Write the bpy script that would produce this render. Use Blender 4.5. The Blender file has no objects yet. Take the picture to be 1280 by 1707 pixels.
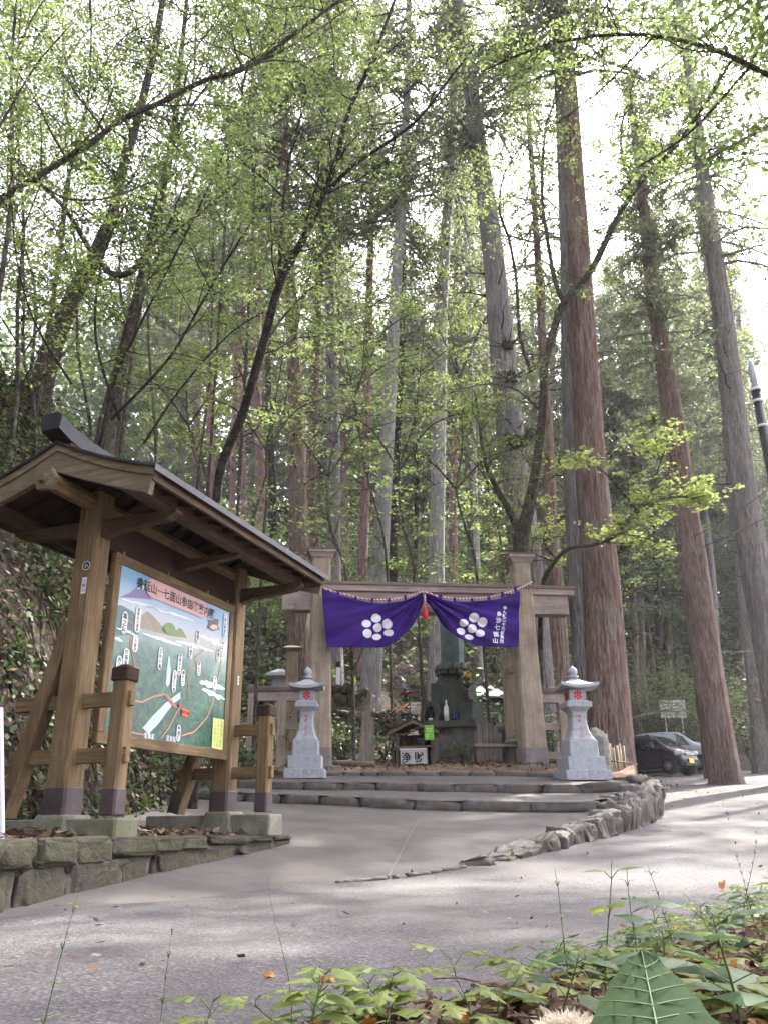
import bpy, math, random
import numpy as np
from mathutils import Vector, Matrix, noise
R = math.radians
SC = bpy.context.scene
COL = SC.collection
rng = np.random.default_rng(7)
random.seed(7)

# ------------------------------------------------------------------ camera
FPX, TH, ROLL = 1390.0, R(20.75), R(0.62)
fv = Vector((0, math.cos(TH), math.sin(TH)))
uv_ = Vector((0, -math.sin(TH), math.cos(TH)))
rv = Vector((1, 0, 0))
RV = rv*math.cos(ROLL) - uv_*math.sin(ROLL)
UV = uv_*math.cos(ROLL) + rv*math.sin(ROLL)
cd = bpy.data.cameras.new('camera'); cam = bpy.data.objects.new('camera', cd); COL.objects.link(cam)
cam.matrix_world = Matrix((( RV.x, UV.x, -fv.x, 0), (RV.y, UV.y, -fv.y, 0), (RV.z, UV.z, -fv.z, 0), (0, 0, 0, 1)))
cd.sensor_fit = 'VERTICAL'; cd.sensor_height = 24; cd.lens = FPX/1707*24
cd.clip_start = 0.05; cd.clip_end = 900
SC.camera = cam

def ray(px, py):
    d = fv*FPX + RV*(px-640) + UV*(853.5-py)
    return d/d.y
def P(px, py, D):
    """world point seen at photo pixel px, py at forward distance D"""
    return ray(px, py)*D
def on_ground(px, py, h, D0=3.0, D1=60):
    r = ray(px, py); D = D0
    while D < D1:
        p = r*D
        if p.z <= h(p.x, p.y): return p
        D += 0.02
    return r*D1

# ------------------------------------------------------------------ terrain
def softplus(t, k=1.2): return math.log1p(math.exp(min(t*k, 40)))/k
def smooth(a, b, t):
    t = min(1, max(0, (t-a)/(b-a))); return t*t*(3-2*t)
def z_road(x, y): return -0.42 + 0.082*softplus(y-7)
FOOT = [(-3.3,-20),(-3.3,0),(-3.25,6),(-2.95,9),(-2.7,13),(-3.6,17),(-2.6,20.0),(4,21.5),(6.8,23.5),(8.2,30),(10,36.5),(20,42),(34,46),(70,60),(200,120)]
def hill_dist(x, y):
    """distance behind the hill foot, negative in front of it"""
    best = 1e9; side = 1
    for (x0,y0),(x1,y1) in zip(FOOT[:-1], FOOT[1:]):
        dx, dy = x1-x0, y1-y0; L = dx*dx+dy*dy
        t = min(1, max(0, ((x-x0)*dx+(y-y0)*dy)/L))
        qx, qy = x0+t*dx, y0+t*dy
        d = math.hypot(x-qx, y-qy)
        if d < best-1e-9:
            best = d; side = 1 if (dx*(y-qy)-dy*(x-qx)) > 0 else -1
    return best*side
def z_base(x, y):
    z = z_road(x, y) - 0.05
    m = smooth(14.2, 16.2, y)*(1-smooth(3.6, 4.7, x-0.12*(y-16)))*smooth(-7, -4, x)
    zt = 0.97 + 0.11*(y-16)
    z = z + (zt-z)*m
    if y < 14.6 and y > 5 and x < 4.6: z -= 0.12*smooth(5,6,y)
    return z
def z_ground(x, y):
    d = hill_dist(x, y)
    z = z_base(x, y)
    if d > 0:
        left = 1-smooth(14, 22, y) if x < 0 else 0
        s1 = 0.50 + 1.55*left
        L1 = 3.4
        hh = s1*min(d, L1) + 0.52*max(0, d-L1)
        cap = 27
        if hh > cap: hh = cap + (hh-cap)*0.12
        n = noise.noise(Vector((x*.22, y*.22, 3)))*1.3 + noise.noise(Vector((x*.8, y*.8, 9)))*.35
        if left > 0: n += noise.noise(Vector((x*1.9, y*1.9, hh)))*.35*left
        z += hh + n*min(1, d/3)
    else:
        z += noise.noise(Vector((x*.9, y*.9, 1)))*.02
    return z

# ------------------------------------------------------------------ objects
def tag(o, label=None, cat=None, group=None, kind=None):
    if label: o['label'] = label
    if cat: o['category'] = cat
    if group: o['group'] = group
    if kind: o['kind'] = kind
    return o
def thing(name, label, cat, loc=(0,0,0), rotz=0, group=None):
    o = bpy.data.objects.new(name, None); COL.objects.link(o)
    o.location = loc; o.rotation_euler = (0,0,rotz); o.empty_display_size = .1
    return tag(o, label, cat, group)
def link(name, me, parent=None):
    o = bpy.data.objects.new(name, me); COL.objects.link(o)
    if parent is not None: o.parent = parent
    return o
def dup(root, loc=None, rotz=None, label=None, scale=None):
    r = root.copy(); COL.objects.link(r)
    if loc is not None: r.location = loc
    if rotz is not None: r.rotation_euler = (0,0,rotz)
    if scale is not None: r.scale = scale
    if label: r['label'] = label
    for ch in list(root.children):
        c = ch.copy(); COL.objects.link(c); c.parent = r
        for g in ch.children:
            e = g.copy(); COL.objects.link(e); e.parent = c
    return r

class MB:
    """collects shapes in one mesh"""
    def __init__(s): s.v=[]; s.f=[]; s.m=[]; s.sm=[]
    def add(s, vs, fs, mi=0, sm=False):
        b=len(s.v); s.v += [tuple(v) for v in vs]
        for f in fs: s.f.append([b+i for i in f]); s.m.append(mi); s.sm.append(sm)
    def box(s, c, size, mi=0, rot=None, taper=1.0, bev=0.0):
        """box centred at c; taper scales the top; bev chamfers the vertical edges"""
        hx,hy,hz = size[0]/2,size[1]/2,size[2]/2
        b = min(bev, hx*.9, hy*.9)
        def ring(z,k,sh=0):
            X,Y=hx*k-sh,hy*k-sh
            if b<=0: return [(-X,-Y,z),(X,-Y,z),(X,Y,z),(-X,Y,z)]
            return [(-X+b,-Y,z),(X-b,-Y,z),(X,-Y+b,z),(X,Y-b,z),(X-b,Y,z),(-X+b,Y,z),(-X,Y-b,z),(-X,-Y+b,z)]
        if b<=0:
            vs = ring(-hz,1)+ring(hz,taper); n=4
        else:
            e=min(b*.6,hz*.4)
            vs = ring(-hz,1,e*.8)+ring(-hz+e,1)+ring(hz-e,taper)+ring(hz,taper,e*.8); n=8
        nr=len(vs)//n
        fs=[list(range(n))[::-1], list(range((nr-1)*n,nr*n))]
        for r in range(nr-1):
            for i in range(n): fs.append([r*n+i, r*n+(i+1)%n, (r+1)*n+(i+1)%n, (r+1)*n+i])
        M = rot if rot is not None else Matrix.Identity(3)
        cc=Vector(c)
        s.add([cc+M@Vector(v) for v in vs], fs, mi)
    def beam(s, a, b, w, h, mi=0, up=(0,0,1), bev=.006):
        a=Vector(a); b=Vector(b); d=(b-a); L=d.length; z=d.normalized()
        x=z.cross(Vector(up))
        if x.length<1e-4: x=z.cross(Vector((1,0,0)))
        x.normalize(); y=x.cross(z).normalized()
        M=Matrix((x,y,z)).transposed()
        s.box((a+b)/2,(w,h,L),mi,M,bev=bev)
    def tube(s, pts, rad, n=8, mi=0, cap=True, sm=True, flute=None):
        pts=[Vector(p) for p in pts]; m=len(pts)
        if not hasattr(rad,'__len__'): rad=[rad]*m
        vs=[]; ref=Vector((0.13,1,0.07)).normalized()
        t0=(pts[1]-pts[0]).normalized()
        x=t0.cross(ref)
        if x.length<.1: x=t0.cross(Vector((1,0,0)))
        x.normalize()
        for i,p in enumerate(pts):
            t=(pts[min(i+1,m-1)]-pts[max(i-1,0)]).normalized()
            x=(x-t*x.dot(t)).normalized(); y=t.cross(x)
            for k in range(n):
                a=2*math.pi*k/n; r=rad[i]
                if flute: r*=flute(k,n,i,m)
                vs.append(p+(x*math.cos(a)+y*math.sin(a))*r)
        fs=[]
        for i in range(m-1):
            for k in range(n): fs.append([i*n+k,i*n+(k+1)%n,(i+1)*n+(k+1)%n,(i+1)*n+k])
        if cap: fs.append(list(range(n))[::-1]); fs.append(list(range((m-1)*n,m*n)))
        s.add(vs,fs,mi,sm)
    def lathe(s, prof, c=(0,0,0), n=20, mi=0, sm=True, sq=False):
        vs=[]; c=Vector(c)
        for r,z in prof:
            for k in range(n):
                a=2*math.pi*(k+.5)/n; vs.append(c+Vector((r*math.cos(a),r*math.sin(a),z)))
        fs=[]
        for i in range(len(prof)-1):
            for k in range(n): fs.append([i*n+k,i*n+(k+1)%n,(i+1)*n+(k+1)%n,(i+1)*n+k])
        fs.append(list(range(n))[::-1]); fs.append(list(range((len(prof)-1)*n,len(prof)*n)))
        s.add(vs,fs,mi,sm)
    def prism(s, poly, a, b, mi=0, axis='y'):
        """extrude the 2-D polygon between a and b along an axis"""
        n=len(poly)
        def V(p,t): return (p[0],t,p[1]) if axis=='y' else ((t,p[0],p[1]) if axis=='x' else (p[0],p[1],t))
        vs=[V(p,a) for p in poly]+[V(p,b) for p in poly]
        fs=[list(range(n)),list(range(n,2*n))[::-1]]+[[i,i+n,(i+1)%n+n,(i+1)%n] for i in range(n)]
        s.add(vs,fs,mi)
    def rock(s, c, size, seed=0, rot=0, n=2, mi=0, amp=.28, blk=.5):
        import bmesh
        bm=bmesh.new(); bmesh.ops.create_icosphere(bm, subdivisions=n, radius=1)
        M=Matrix.Rotation(rot,3,'Z'); c=Vector(c)
        vs=[]
        for v in bm.verts:
            p=v.co.copy()
            q=Vector([math.copysign(abs(t)**blk,t) for t in p])   # blocky
            q*=1+amp*noise.noise(p*1.1+Vector((seed*3.1,seed,0)))+amp*.6*noise.noise(p*2.9+Vector((seed,0,5)))+amp*.35*noise.cell(p*2.1+Vector((seed,3,5)))
            q=Vector((q.x*size[0]/2,q.y*size[1]/2,q.z*size[2]/2))
            vs.append(c+M@q)
        fs=[[v.index for v in f.verts] for f in bm.faces]; bm.free()
        s.add(vs,fs,mi,True)
    def shift(s, off):
        o=Vector(off); s.v=[tuple(Vector(v)-o) for v in s.v]; return s
    def mesh(s, name, mats):
        me=bpy.data.meshes.new(name); me.from_pydata(s.v,[],s.f)
        if not isinstance(mats,(list,tuple)): mats=[mats]
        for m in mats: me.materials.append(m)
        me.polygons.foreach_set('material_index', s.m); me.polygons.foreach_set('use_smooth', s.sm)
        me.update(); return me
    def build(s, name, mats, parent=None): return link(name, s.mesh(name, mats), parent)

def np_mesh(name, V, k, mat, smooth=False):
    """V: (N*k,3) verts, every k of them one face"""
    V=np.asarray(V,dtype=np.float32).reshape(-1,3); n=len(V)//k
    me=bpy.data.meshes.new(name)
    me.vertices.add(len(V)); me.vertices.foreach_set('co',V.ravel())
    me.loops.add(len(V)); me.loops.foreach_set('vertex_index',np.arange(len(V),dtype=np.int32))
    me.polygons.add(n); me.polygons.foreach_set('loop_start',np.arange(n,dtype=np.int32)*k)
    if mat is not None: me.materials.append(mat)
    me.update(calc_edges=True); return me
QUAD = np.array([(0,-.5,0),(.27,-.02,.0),(0,.5,0),(-.27,-.02,.0)])
OVAL = np.array([(0,-.5,0),(.2,-.22,.03),(.24,.08,.04),(0,.5,-.03),(-.24,.08,.04),(-.2,-.22,.03)])
_st=[]
for _i in range(12):
    _a=2*math.pi*_i/12+math.pi/2
    _r=.5 if _i%2==0 else .2
    if _i==6: _r=.15
    _st.append((_r*math.cos(_a),_r*math.sin(_a)+.05,-.06 if _i%2==0 else .02))
STAR=np.array(_st)
NEED = np.array([(0,-.5,0),(.09,-.1,0),(0,.5,0),(-.09,-.1,0)])
def leaves(C, N, S, tmpl=QUAD, T=None, g=rng):
    """leaf faces: centres C, normals N, sizes S"""
    C=np.asarray(C,float); n=len(C); N=np.asarray(N,float)
    N=N/np.linalg.norm(N,axis=1,keepdims=True)
    if T is None: T=g.normal(size=(n,3))
    X=np.cross(T,N); X/=np.linalg.norm(X,axis=1,keepdims=True)+1e-9
    Y=np.cross(N,X)
    S=np.broadcast_to(np.asarray(S,float),(n,))
    t=tmpl[None]
    V=(X[:,None]*t[...,0:1]+Y[:,None]*t[...,1:2]+N[:,None]*t[...,2:3])*S[:,None,None]+C[:,None]
    return V.reshape(-1,3)

# ------------------------------------------------------------------ materials
class NT:
    def __init__(s, name):
        s.m=bpy.data.materials.new(name); s.m.use_nodes=True; s.t=s.m.node_tree; s.t.nodes.clear()
        s.out=s.n('ShaderNodeOutputMaterial')
    def n(s, typ, **kw):
        x=s.t.nodes.new(typ)
        for k,v in kw.items():
            if k.startswith('i_'):
                key=k[2:]; key=int(key) if key.isdigit() else key.replace('_',' ')
                if hasattr(v,'is_output'): s.t.links.new(v, x.inputs[key])
                else: x.inputs[key].default_value=v
            else: setattr(x,k,v)
        return x
    def l(s,a,b): s.t.links.new(a,b)
    def coord(s, scale=(1,1,1), kind='Object'):
        c=s.n('ShaderNodeTexCoord'); mp=s.n('ShaderNodeMapping'); s.l(c.outputs[kind],mp.inputs[0]); mp.inputs['Scale'].default_value=scale
        return mp.outputs[0]
    def noise(s, vec, scale=5, detail=4, rough=.6, dist=0):
        x=s.n('ShaderNodeTexNoise'); s.l(vec,x.inputs['Vector']); x.inputs['Scale'].default_value=scale
        x.inputs['Detail'].default_value=detail; x.inputs['Roughness'].default_value=rough; x.inputs['Distortion'].default_value=dist
        return x.outputs['Fac']
    def ramp(s, fac, stops, interp='LINEAR'):
        x=s.n('ShaderNodeValToRGB'); x.color_ramp.interpolation=interp
        el=x.color_ramp.elements
        while len(el)<len(stops): el.new(.5)
        for e,(p,c) in zip(el,stops): e.position=p; e.color=(*c,1) if len(c)==3 else c
        s.l(fac,x.inputs[0]); return x.outputs[0]
    def mix(s, fac, a, b, mode='MIX'):
        x=s.n('ShaderNodeMix',data_type='RGBA',blend_type=mode)
        for k,v in ((0,fac),(6,a),(7,b)):
            if hasattr(v,'is_output'): s.l(v,x.inputs[k])
            elif k: x.inputs[k].default_value=(*v,1) if len(v)==3 else v
            else: x.inputs[k].default_value=v
        return x.outputs[2]
    def bump(s, h, strength=.5, dist=.02):
        x=s.n('ShaderNodeBump'); s.l(h,x.inputs['Height']); x.inputs['Strength'].default_value=strength; x.inputs['Distance'].default_value=dist
        return x.outputs[0]
    def pbr(s, col, rough=.8, normal=None, metal=0, spec=.3, **kw):
        b=s.n('ShaderNodeBsdfPrincipled')
        for k,v in (('Base Color',col),('Roughness',rough),('Metallic',metal),('Specular IOR Level',spec)):
            if hasattr(v,'is_output'): s.l(v,b.inputs[k])
            else: b.inputs[k].default_value=(*v,1) if k=='Base Color' else v
        if normal is not None: s.l(normal,b.inputs['Normal'])
        for k,v in kw.items(): b.inputs[k.replace('_',' ')].default_value=v
        s.l(b.outputs[0],s.out.inputs[0]); return s.m

def mat_plain(name, col, rough=.6, var=.12, scale=8, metal=0, spec=.3, bump=.0):
    t=NT(name); c=t.coord(); f=t.noise(c,scale,5)
    a=tuple(max(0,x*(1-var)) for x in col); b=tuple(min(1,x*(1+var)) for x in col)
    cc=t.ramp(f,[(.3,a),(.7,b)])
    nm=t.bump(t.noise(c,scale*6,3),bump,.01) if bump else None
    return t.pbr(cc,rough,nm,metal,spec)
def mat_wood(name, c1, c2, c3, grain=(26,26,1.6), rough=.85, moss=None):
    """grain runs along local z"""
    t=NT(name); c=t.coord(grain); f=t.noise(c,1.6,7,.65,.6)
    col=t.ramp(f,[(.28,c1),(.5,c2),(.74,c3)])
    w=t.coord((1,1,1)); st=t.noise(w,2.3,4)
    col=t.mix(t.ramp(st,[(.45,(0,0,0)),(.75,(1,1,1))]),col,tuple(x*.55 for x in c2),'MIX')
    if moss:
        col=t.mix(t.ramp(t.noise(w,5.0,5),[(.5,(0,0,0)),(.72,(.7,.7,.7))]),col,moss)
    nm=t.bump(f,.35,.008)
    return t.pbr(col,rough,nm)
def mat_bark(name, c1, c2, c3, sx=16, rough=.95, lichen=None, zs=1.1, bd=.05):
    t=NT(name); c=t.coord((sx,sx,zs)); f=t.noise(c,1.0,8,.68,1.2)
    c2n=t.coord((sx*3,sx*3,zs*2.2)); f2=t.noise(c2n,1.0,5,.7,.6)
    mx=t.n('ShaderNodeMath',operation='MULTIPLY_ADD'); t.l(f2,mx.inputs[0]); mx.inputs[1].default_value=.5; t.l(f,mx.inputs[2])
    hgt=mx.outputs[0]
    col=t.ramp(hgt,[(.58,c1),(.74,c2),(.92,c3)])
    w=t.coord((1,1,.35))
    big=t.noise(w,1.1,4)
    col=t.mix(t.ramp(big,[(.4,(0,0,0)),(.68,(1,1,1))]),col,(c2[0]*.75,c2[1]*.8,c2[2]*.85))
    if lichen: col=t.mix(t.ramp(t.noise(w,2.6,6),[(.5,(0,0,0)),(.66,(.8,.8,.8))]),col,lichen)
    fine=t.noise(t.coord((sx*5,sx*5,zs*3)),1.0,4,.7)
    col=t.mix(t.ramp(fine,[(.36,(.75,.75,.75)),(.55,(0,0,0))]),col,tuple(x*.45 for x in c1))
    return t.pbr(col,rough,t.bump(hgt,1.0,bd*1.6),spec=.15)
def mat_leaf(name, cols, trans=.45, rough=.5, spec=.3):
    t=NT(name); g=t.n('ShaderNodeNewGeometry')
    col=t.ramp(g.outputs['Random Per Island'],[(i/(len(cols)-1),c) for i,c in enumerate(cols)])
    b=t.n('ShaderNodeBsdfPrincipled'); t.l(col,b.inputs['Base Color']); b.inputs['Roughness'].default_value=rough; b.inputs['Specular IOR Level'].default_value=spec
    tr=t.n('ShaderNodeBsdfTranslucent')
    tc=t.mix(1.0,col,(1.42,1.5,1.0),'MULTIPLY'); t.l(tc,tr.inputs[0])
    mx=t.n('ShaderNodeMixShader'); mx.inputs[0].default_value=trans
    t.l(b.outputs[0],mx.inputs[1]); t.l(tr.outputs[0],mx.inputs[2]); t.l(mx.outputs[0],t.out.inputs[0])
    return t.m
def mat_stone(name, c1, c2, scale=9, moss=None, rough=.9, bump=.6, speck=False, bd=.03):
    t=NT(name); w=t.coord()
    f=t.noise(w,scale,8,.7)
    col=t.ramp(f,[(.3,c1),(.68,c2)])
    if moss: col=t.mix(t.ramp(t.noise(w,scale*.35,6,.65),[(.46,(0,0,0)),(.62,(.85,.85,.85))]),col,moss)
    if speck: col=t.mix(t.ramp(t.noise(w,scale*22,2),[(.5,(0,0,0)),(.62,(.4,.4,.4))]),col,tuple(x*.45 for x in c1))
    return t.pbr(col,rough,t.bump(f,bump,bd))

M={}
M['wood']   = mat_wood('weathered wood',(.07,.044,.021),(.175,.12,.060),(.29,.21,.115))
M['wood_moss'] = mat_wood('mossy wood',(.075,.055,.035),(.155,.12,.075),(.25,.205,.13),moss=(.10,.10,.045),grain=(1.6,26,26))
M['wood_under_shade'] = mat_wood('brown wood with painted shade',(.035,.022,.013),(.085,.056,.034),(.14,.10,.062),grain=(26,1.6,26))  # brown timber, colour darkened to carry the shade under the shelter roof
M['wood_y'] = mat_wood('weathered wood rails',(.07,.044,.021),(.175,.12,.060),(.29,.21,.115),grain=(26,1.6,26))
M['wood_x'] = mat_wood('weathered wood cross rails',(.07,.044,.021),(.175,.12,.060),(.29,.21,.115),grain=(1.6,26,26))
M['dark_wood'] = mat_wood('dark wood with painted roof shade',(.018,.010,.007),(.045,.024,.015),(.075,.042,.027),grain=(26,1.6,26))  # dark brown timber, its colour deepened further for shade under the shelter roof
M['gate_wood'] = mat_wood('grey gate timber',(.19,.145,.10),(.33,.27,.20),(.44,.37,.29),grain=(16,16,.8))
M['gate_wood_x'] = mat_wood('grey gate beam timber',(.21,.165,.14),(.33,.27,.235),(.44,.37,.33),grain=(.8,16,16))
M['gate_trim'] = mat_wood('brown gate trim',(.12,.085,.07),(.19,.145,.125),(.27,.215,.19),grain=(.8,16,16))
M['gate_shoe'] = mat_plain('weathered grey shoe',(.20,.165,.165),.6,.3,6)
M['shoe'] = mat_plain('weathered copper shoe',(.085,.064,.067),.55,.3,6,metal=.2)
M['roof_metal'] = mat_plain('dark roof sheet',(.035,.036,.042),.45,.3,5,metal=.3)
M['concrete'] = mat_stone('mossy concrete',(.16,.155,.12),(.30,.29,.25),7,moss=(.12,.125,.06),speck=True)
M['rubble'] = mat_stone('mossy rubble',(.035,.03,.024),(.15,.13,.105),6,moss=(.06,.062,.03),bump=1,bd=.06)
M['rock'] = mat_stone('grey field stone',(.075,.065,.058),(.25,.235,.215),7,moss=(.10,.085,.06),bump=.9)
M['rock_dark'] = mat_stone('dark step stone',(.06,.055,.05),(.19,.175,.165),7,moss=(.12,.105,.08),bump=.9)
M['granite'] = mat_stone('pale granite',(.33,.35,.375),(.44,.46,.485),24,moss=(.31,.325,.335),rough=.7,bump=.15,speck=True,bd=.01)
M['granite_rough'] = mat_stone('rough granite base',(.28,.29,.32),(.50,.52,.55),20,rough=.9,bump=.8,speck=True)
M['monument'] = mat_stone('dark memorial stone',(.035,.045,.04),(.095,.105,.092),6,moss=(.11,.12,.085),rough=.75,bump=.4)
M['tablet'] = mat_stone('blue green slab',(.06,.095,.09),(.12,.16,.15),4,rough=.6,bump=.2)
M['masonry'] = mat_stone('old masonry',(.09,.085,.075),(.20,.19,.165),6,moss=(.07,.075,.045),bump=.8)
M['red'] = mat_plain('red paint',(.62,.03,.045),.5,.05)
M['white'] = mat_plain('white paint',(.75,.75,.76),.5,.05)
M['black'] = mat_plain('black paint',(.012,.012,.014),.5,.1)
M['rust_board'] = mat_stone('rust stained board',(.74,.72,.70),(.82,.80,.78),1.5,moss=(.36,.29,.23),bump=.05)
M['mortar'] = mat_stone('mortar',(.15,.135,.11),(.24,.22,.19),9,bump=.6)
# ------------------------------------------------------------------ ground materials
def mat_litter(name, cols, green=None, scale=14, gscale=.8):
    t=NT(name); w=t.coord()
    v=t.n('ShaderNodeTexVoronoi'); t.l(w,v.inputs['Vector']); v.inputs['Scale'].default_value=scale; v.inputs['Randomness'].default_value=1
    f=t.noise(w,scale*.6,8,.72)
    sep=t.n('ShaderNodeSeparateColor'); t.l(v.outputs['Color'],sep.inputs[0])
    mx=t.n('ShaderNodeMath',operation='MULTIPLY_ADD'); t.l(sep.outputs[0],mx.inputs[0]); mx.inputs[1].default_value=.45
    m2=t.n('ShaderNodeMath',operation='MULTIPLY'); t.l(f,m2.inputs[0]); m2.inputs[1].default_value=.8; t.l(m2.outputs[0],mx.inputs[2])
    col=t.ramp(mx.outputs[0],[(.2+.6*i/(len(cols)-1),c) for i,c in enumerate(cols)])
    if green: col=t.mix(t.ramp(t.noise(w,gscale,6,.65),[(.52,(0,0,0)),(.62,(.8,.8,.8))]),col,green)
    return t.pbr(col,.95,t.bump(mx.outputs[0],1,.06),spec=.1)
M['hill']=mat_litter('hillside soil',[(.007,.005,.004),(.018,.012,.009),(.04,.028,.022),(.085,.065,.055)],green=(.012,.02,.006))
M['litter']=mat_litter('leaf litter',[(.05,.03,.02),(.11,.07,.045),(.19,.125,.08),(.30,.22,.16)],scale=26)
def mat_road():
    t=NT('pale worn asphalt'); w=t.coord()
    v=t.n('ShaderNodeTexVoronoi'); t.l(w,v.inputs['Vector']); v.inputs['Scale'].default_value=85
    sep=t.n('ShaderNodeSeparateColor'); t.l(v.outputs['Color'],sep.inputs[0])
    col=t.ramp(sep.outputs[0],[(0,(.045,.043,.045)),(.35,(.070,.067,.069)),(.75,(.088,.084,.086)),(1,(.145,.138,.141))])
    big=t.noise(w,.35,7,.6)
    col=t.mix(t.ramp(big,[(.42,(0,0,0)),(.62,(.65,.65,.65))]),col,(.105,.095,.088))
    mid=t.noise(w,2.1,6,.7)
    col=t.mix(t.ramp(mid,[(.55,(0,0,0)),(.8,(.5,.5,.5))]),col,(.075,.07,.068))
    st=t.noise(t.coord((.5,.16,1)),1.7,6,.65,.8)
    col=t.mix(t.ramp(st,[(.5,(0,0,0)),(.66,(.45,.45,.45))]),col,(.055,.05,.048))
    st2=t.noise(t.coord((.7,.3,1)),.9,5,.6)
    col=t.mix(t.ramp(st2,[(.55,(0,0,0)),(.7,(.4,.4,.4))]),col,(.14,.135,.132))
    return t.pbr(col,.9,t.bump(v.outputs['Distance'],.4,.009),spec=.2)
def mat_ramp():
    t=NT('smooth worn concrete'); w=t.coord()
    f=t.noise(w,1.2,8,.62)
    col=t.ramp(f,[(.3,(.078,.070,.064)),(.5,(.105,.096,.089)),(.72,(.138,.128,.12))])
    f2=t.noise(w,70,3,.7)
    st=t.noise(w,.9,7,.7,1.2)
    col=t.mix(t.ramp(st,[(.52,(0,0,0)),(.68,(.55,.55,.55))]),col,(.062,.055,.05))
    st3=t.noise(w,4.5,5,.7)
    col=t.mix(t.ramp(st3,[(.6,(0,0,0)),(.72,(.35,.35,.35))]),col,(.16,.15,.14))
    col=t.mix(t.ramp(f2,[(.45,(0,0,0)),(.7,(.28,.28,.28))]),col,(.10,.09,.085))
    return t.pbr(col,.88,t.bump(f2,.25,.006),spec=.2)
M['road']=mat_road(); M['ramp']=mat_ramp()

# ------------------------------------------------------------------ the ground, one sheet
def grid_sheet(name, xs, ys, h, mat, keep=None):
    V=[(x,y,h(x,y)) for y in ys for x in xs]; nx=len(xs); F=[]
    for j in range(len(ys)-1):
        for i in range(nx-1):
            if keep and not keep((xs[i]+xs[i+1])/2,(ys[j]+ys[j+1])/2): continue
            a=j*nx+i; F.append([a,a+1,a+nx+1,a+nx])
    me=bpy.data.meshes.new(name); me.from_pydata(V,[],F); me.materials.append(mat)
    me.polygons.foreach_set('use_smooth',[True]*len(F)); me.update()
    return link(name,me)
xs=list(np.concatenate([np.linspace(-300,-45,12),np.arange(-40,-12,1.6),np.arange(-12,14,.45),np.arange(14,44,1.6),np.linspace(46,300,12)]))
ys=list(np.concatenate([np.linspace(-120,-4,8),np.arange(-2,26,.45),np.arange(26,70,1.2),np.linspace(72,420,16)]))
gsheet=grid_sheet('ground',xs,ys,z_ground,M['hill']); tag(gsheet,kind='structure')
def road_keep(x,y): return hill_dist(x,y)<-.15
rd=grid_sheet('road',list(np.arange(-3.6,60,.3)),list(np.concatenate([np.arange(.6,20,.3),np.arange(20,66,.8)])),
              lambda x,y: z_road(x,y)+.014*noise.noise(Vector((x*1.2,y*1.2,0))), M['road'],
              lambda x,y: road_keep(x,y) and not(y>15.2 and x<4.7+.12*(y-16) and y<24))
tag(rd,kind='structure')

# ------------------------------------------------------------------ lofted paving
def resample(pl,n):
    pl=[Vector(p) for p in pl]; out=[]
    for i in range(n):
        t=i/(n-1)*(len(pl)-1); k=min(int(t),len(pl)-2); out.append(pl[k].lerp(pl[k+1],t-k))
    return out
def loft(name, curves, mat, n=60, rows=10, jit=.012):
    cs=[resample(c,n) for c in curves]; V=[];F=[]
    R_=[]
    for a,b in zip(cs[:-1],cs[1:]):
        for r in range(rows):
            R_.append([a[i].lerp(b[i],r/rows) for i in range(n)])
    R_.append(cs[-1])
    for row in R_:
        for p in row: V.append((p.x,p.y,p.z+jit*noise.noise(Vector((p.x*1.1,p.y*1.1,4)))))
    for j in range(len(R_)-1):
        for i in range(n-1):
            a=j*n+i; F.append([a,a+1,a+n+1,a+n])
    me=bpy.data.meshes.new(name); me.from_pydata(V,[],F); me.materials.append(mat); me.polygons.foreach_set('use_smooth',[True]*len(F)); me.update()
    return tag(link(name,me),kind='structure')
zr=lambda x,y:z_road(x,y)+.012
J=[on_ground(px,py,zr,2) for px,py in ((-150,1532),(0,1524),(215,1507),(430,1482),(560,1471),(640,1463),(720,1453),(790,1441))]
ROCKTOP=[P(820,1428,8.75),P(900,1400,9.7),P(965,1377,10.8),P(1010,1350,11.7),P(1030,1332,12.4)]
J=J+ROCKTOP[:4]
S1px=[(150,1322,13.6),(300,1331,13.2),(437,1338,12.8),(500,1340,12.65),(570,1342.5,12.5),(640,1347,12.3),(700,1350,12.1),(760,1352,12.0),(850,1354,11.85),(920,1354,11.75),(970,1354,11.7),(1004,1352,11.72)]
S1=[P(*a) for a in S1px]
loft('paved_ramp',[[p-Vector((0,0,.02)) for p in J[:8]]+J[8:],S1],M['ramp'],rows=22)
up=lambda c,h:[p+Vector((0,0,h)) for p in c]
S2px=[(150,1305,15.0),(300,1310,14.7),(436,1315,14.3),(500,1316,14.15),(570,1317,14.05),(640,1318,13.9),(739,1320,13.7),(800,1321,13.6),(870,1322,13.5),(940,1322,13.35),(993,1322,13.25),(1045,1318,13.2)]
S2=[P(*a) for a in S2px]
S1t=up(S1,.125); S1t[-1]=P(1034,1328,12.2)
loft('step_tread',[S1t,S2],M['ramp'],rows=6)
S3px=[(150,1290,17),(300,1291,16.6),(436,1292,16.1),(500,1293,15.9),(548,1294,15.8),(640,1293.5,15.6),(739,1293.5,15.5),(800,1293,15.4),(855,1294,15.3),(940,1297,15.1),(1010,1300,15.0),(1062,1303,14.9)]
S3=[P(*a) for a in S3px]
S2t=up(S2,.115); S2t[-1]=P(1058,1312,13.3)
loft('upper_landing',[S2t,S3],M['ramp'],rows=6)
S3t=up(S3,.05)
S4=[Vector((p.x*1.12,p.y+1.9,z_base(min(p.x*1.12,3.6),p.y+1.9)+.05)) for p in S3]
S5=[Vector((p.x*1.2,20.2,z_base(min(p.x*1.2,3.6),20.2)-.08)) for p in S3]
loft('shrine_ground',[S3t,S4,S5],M['litter'],rows=8,jit=.05)

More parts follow.
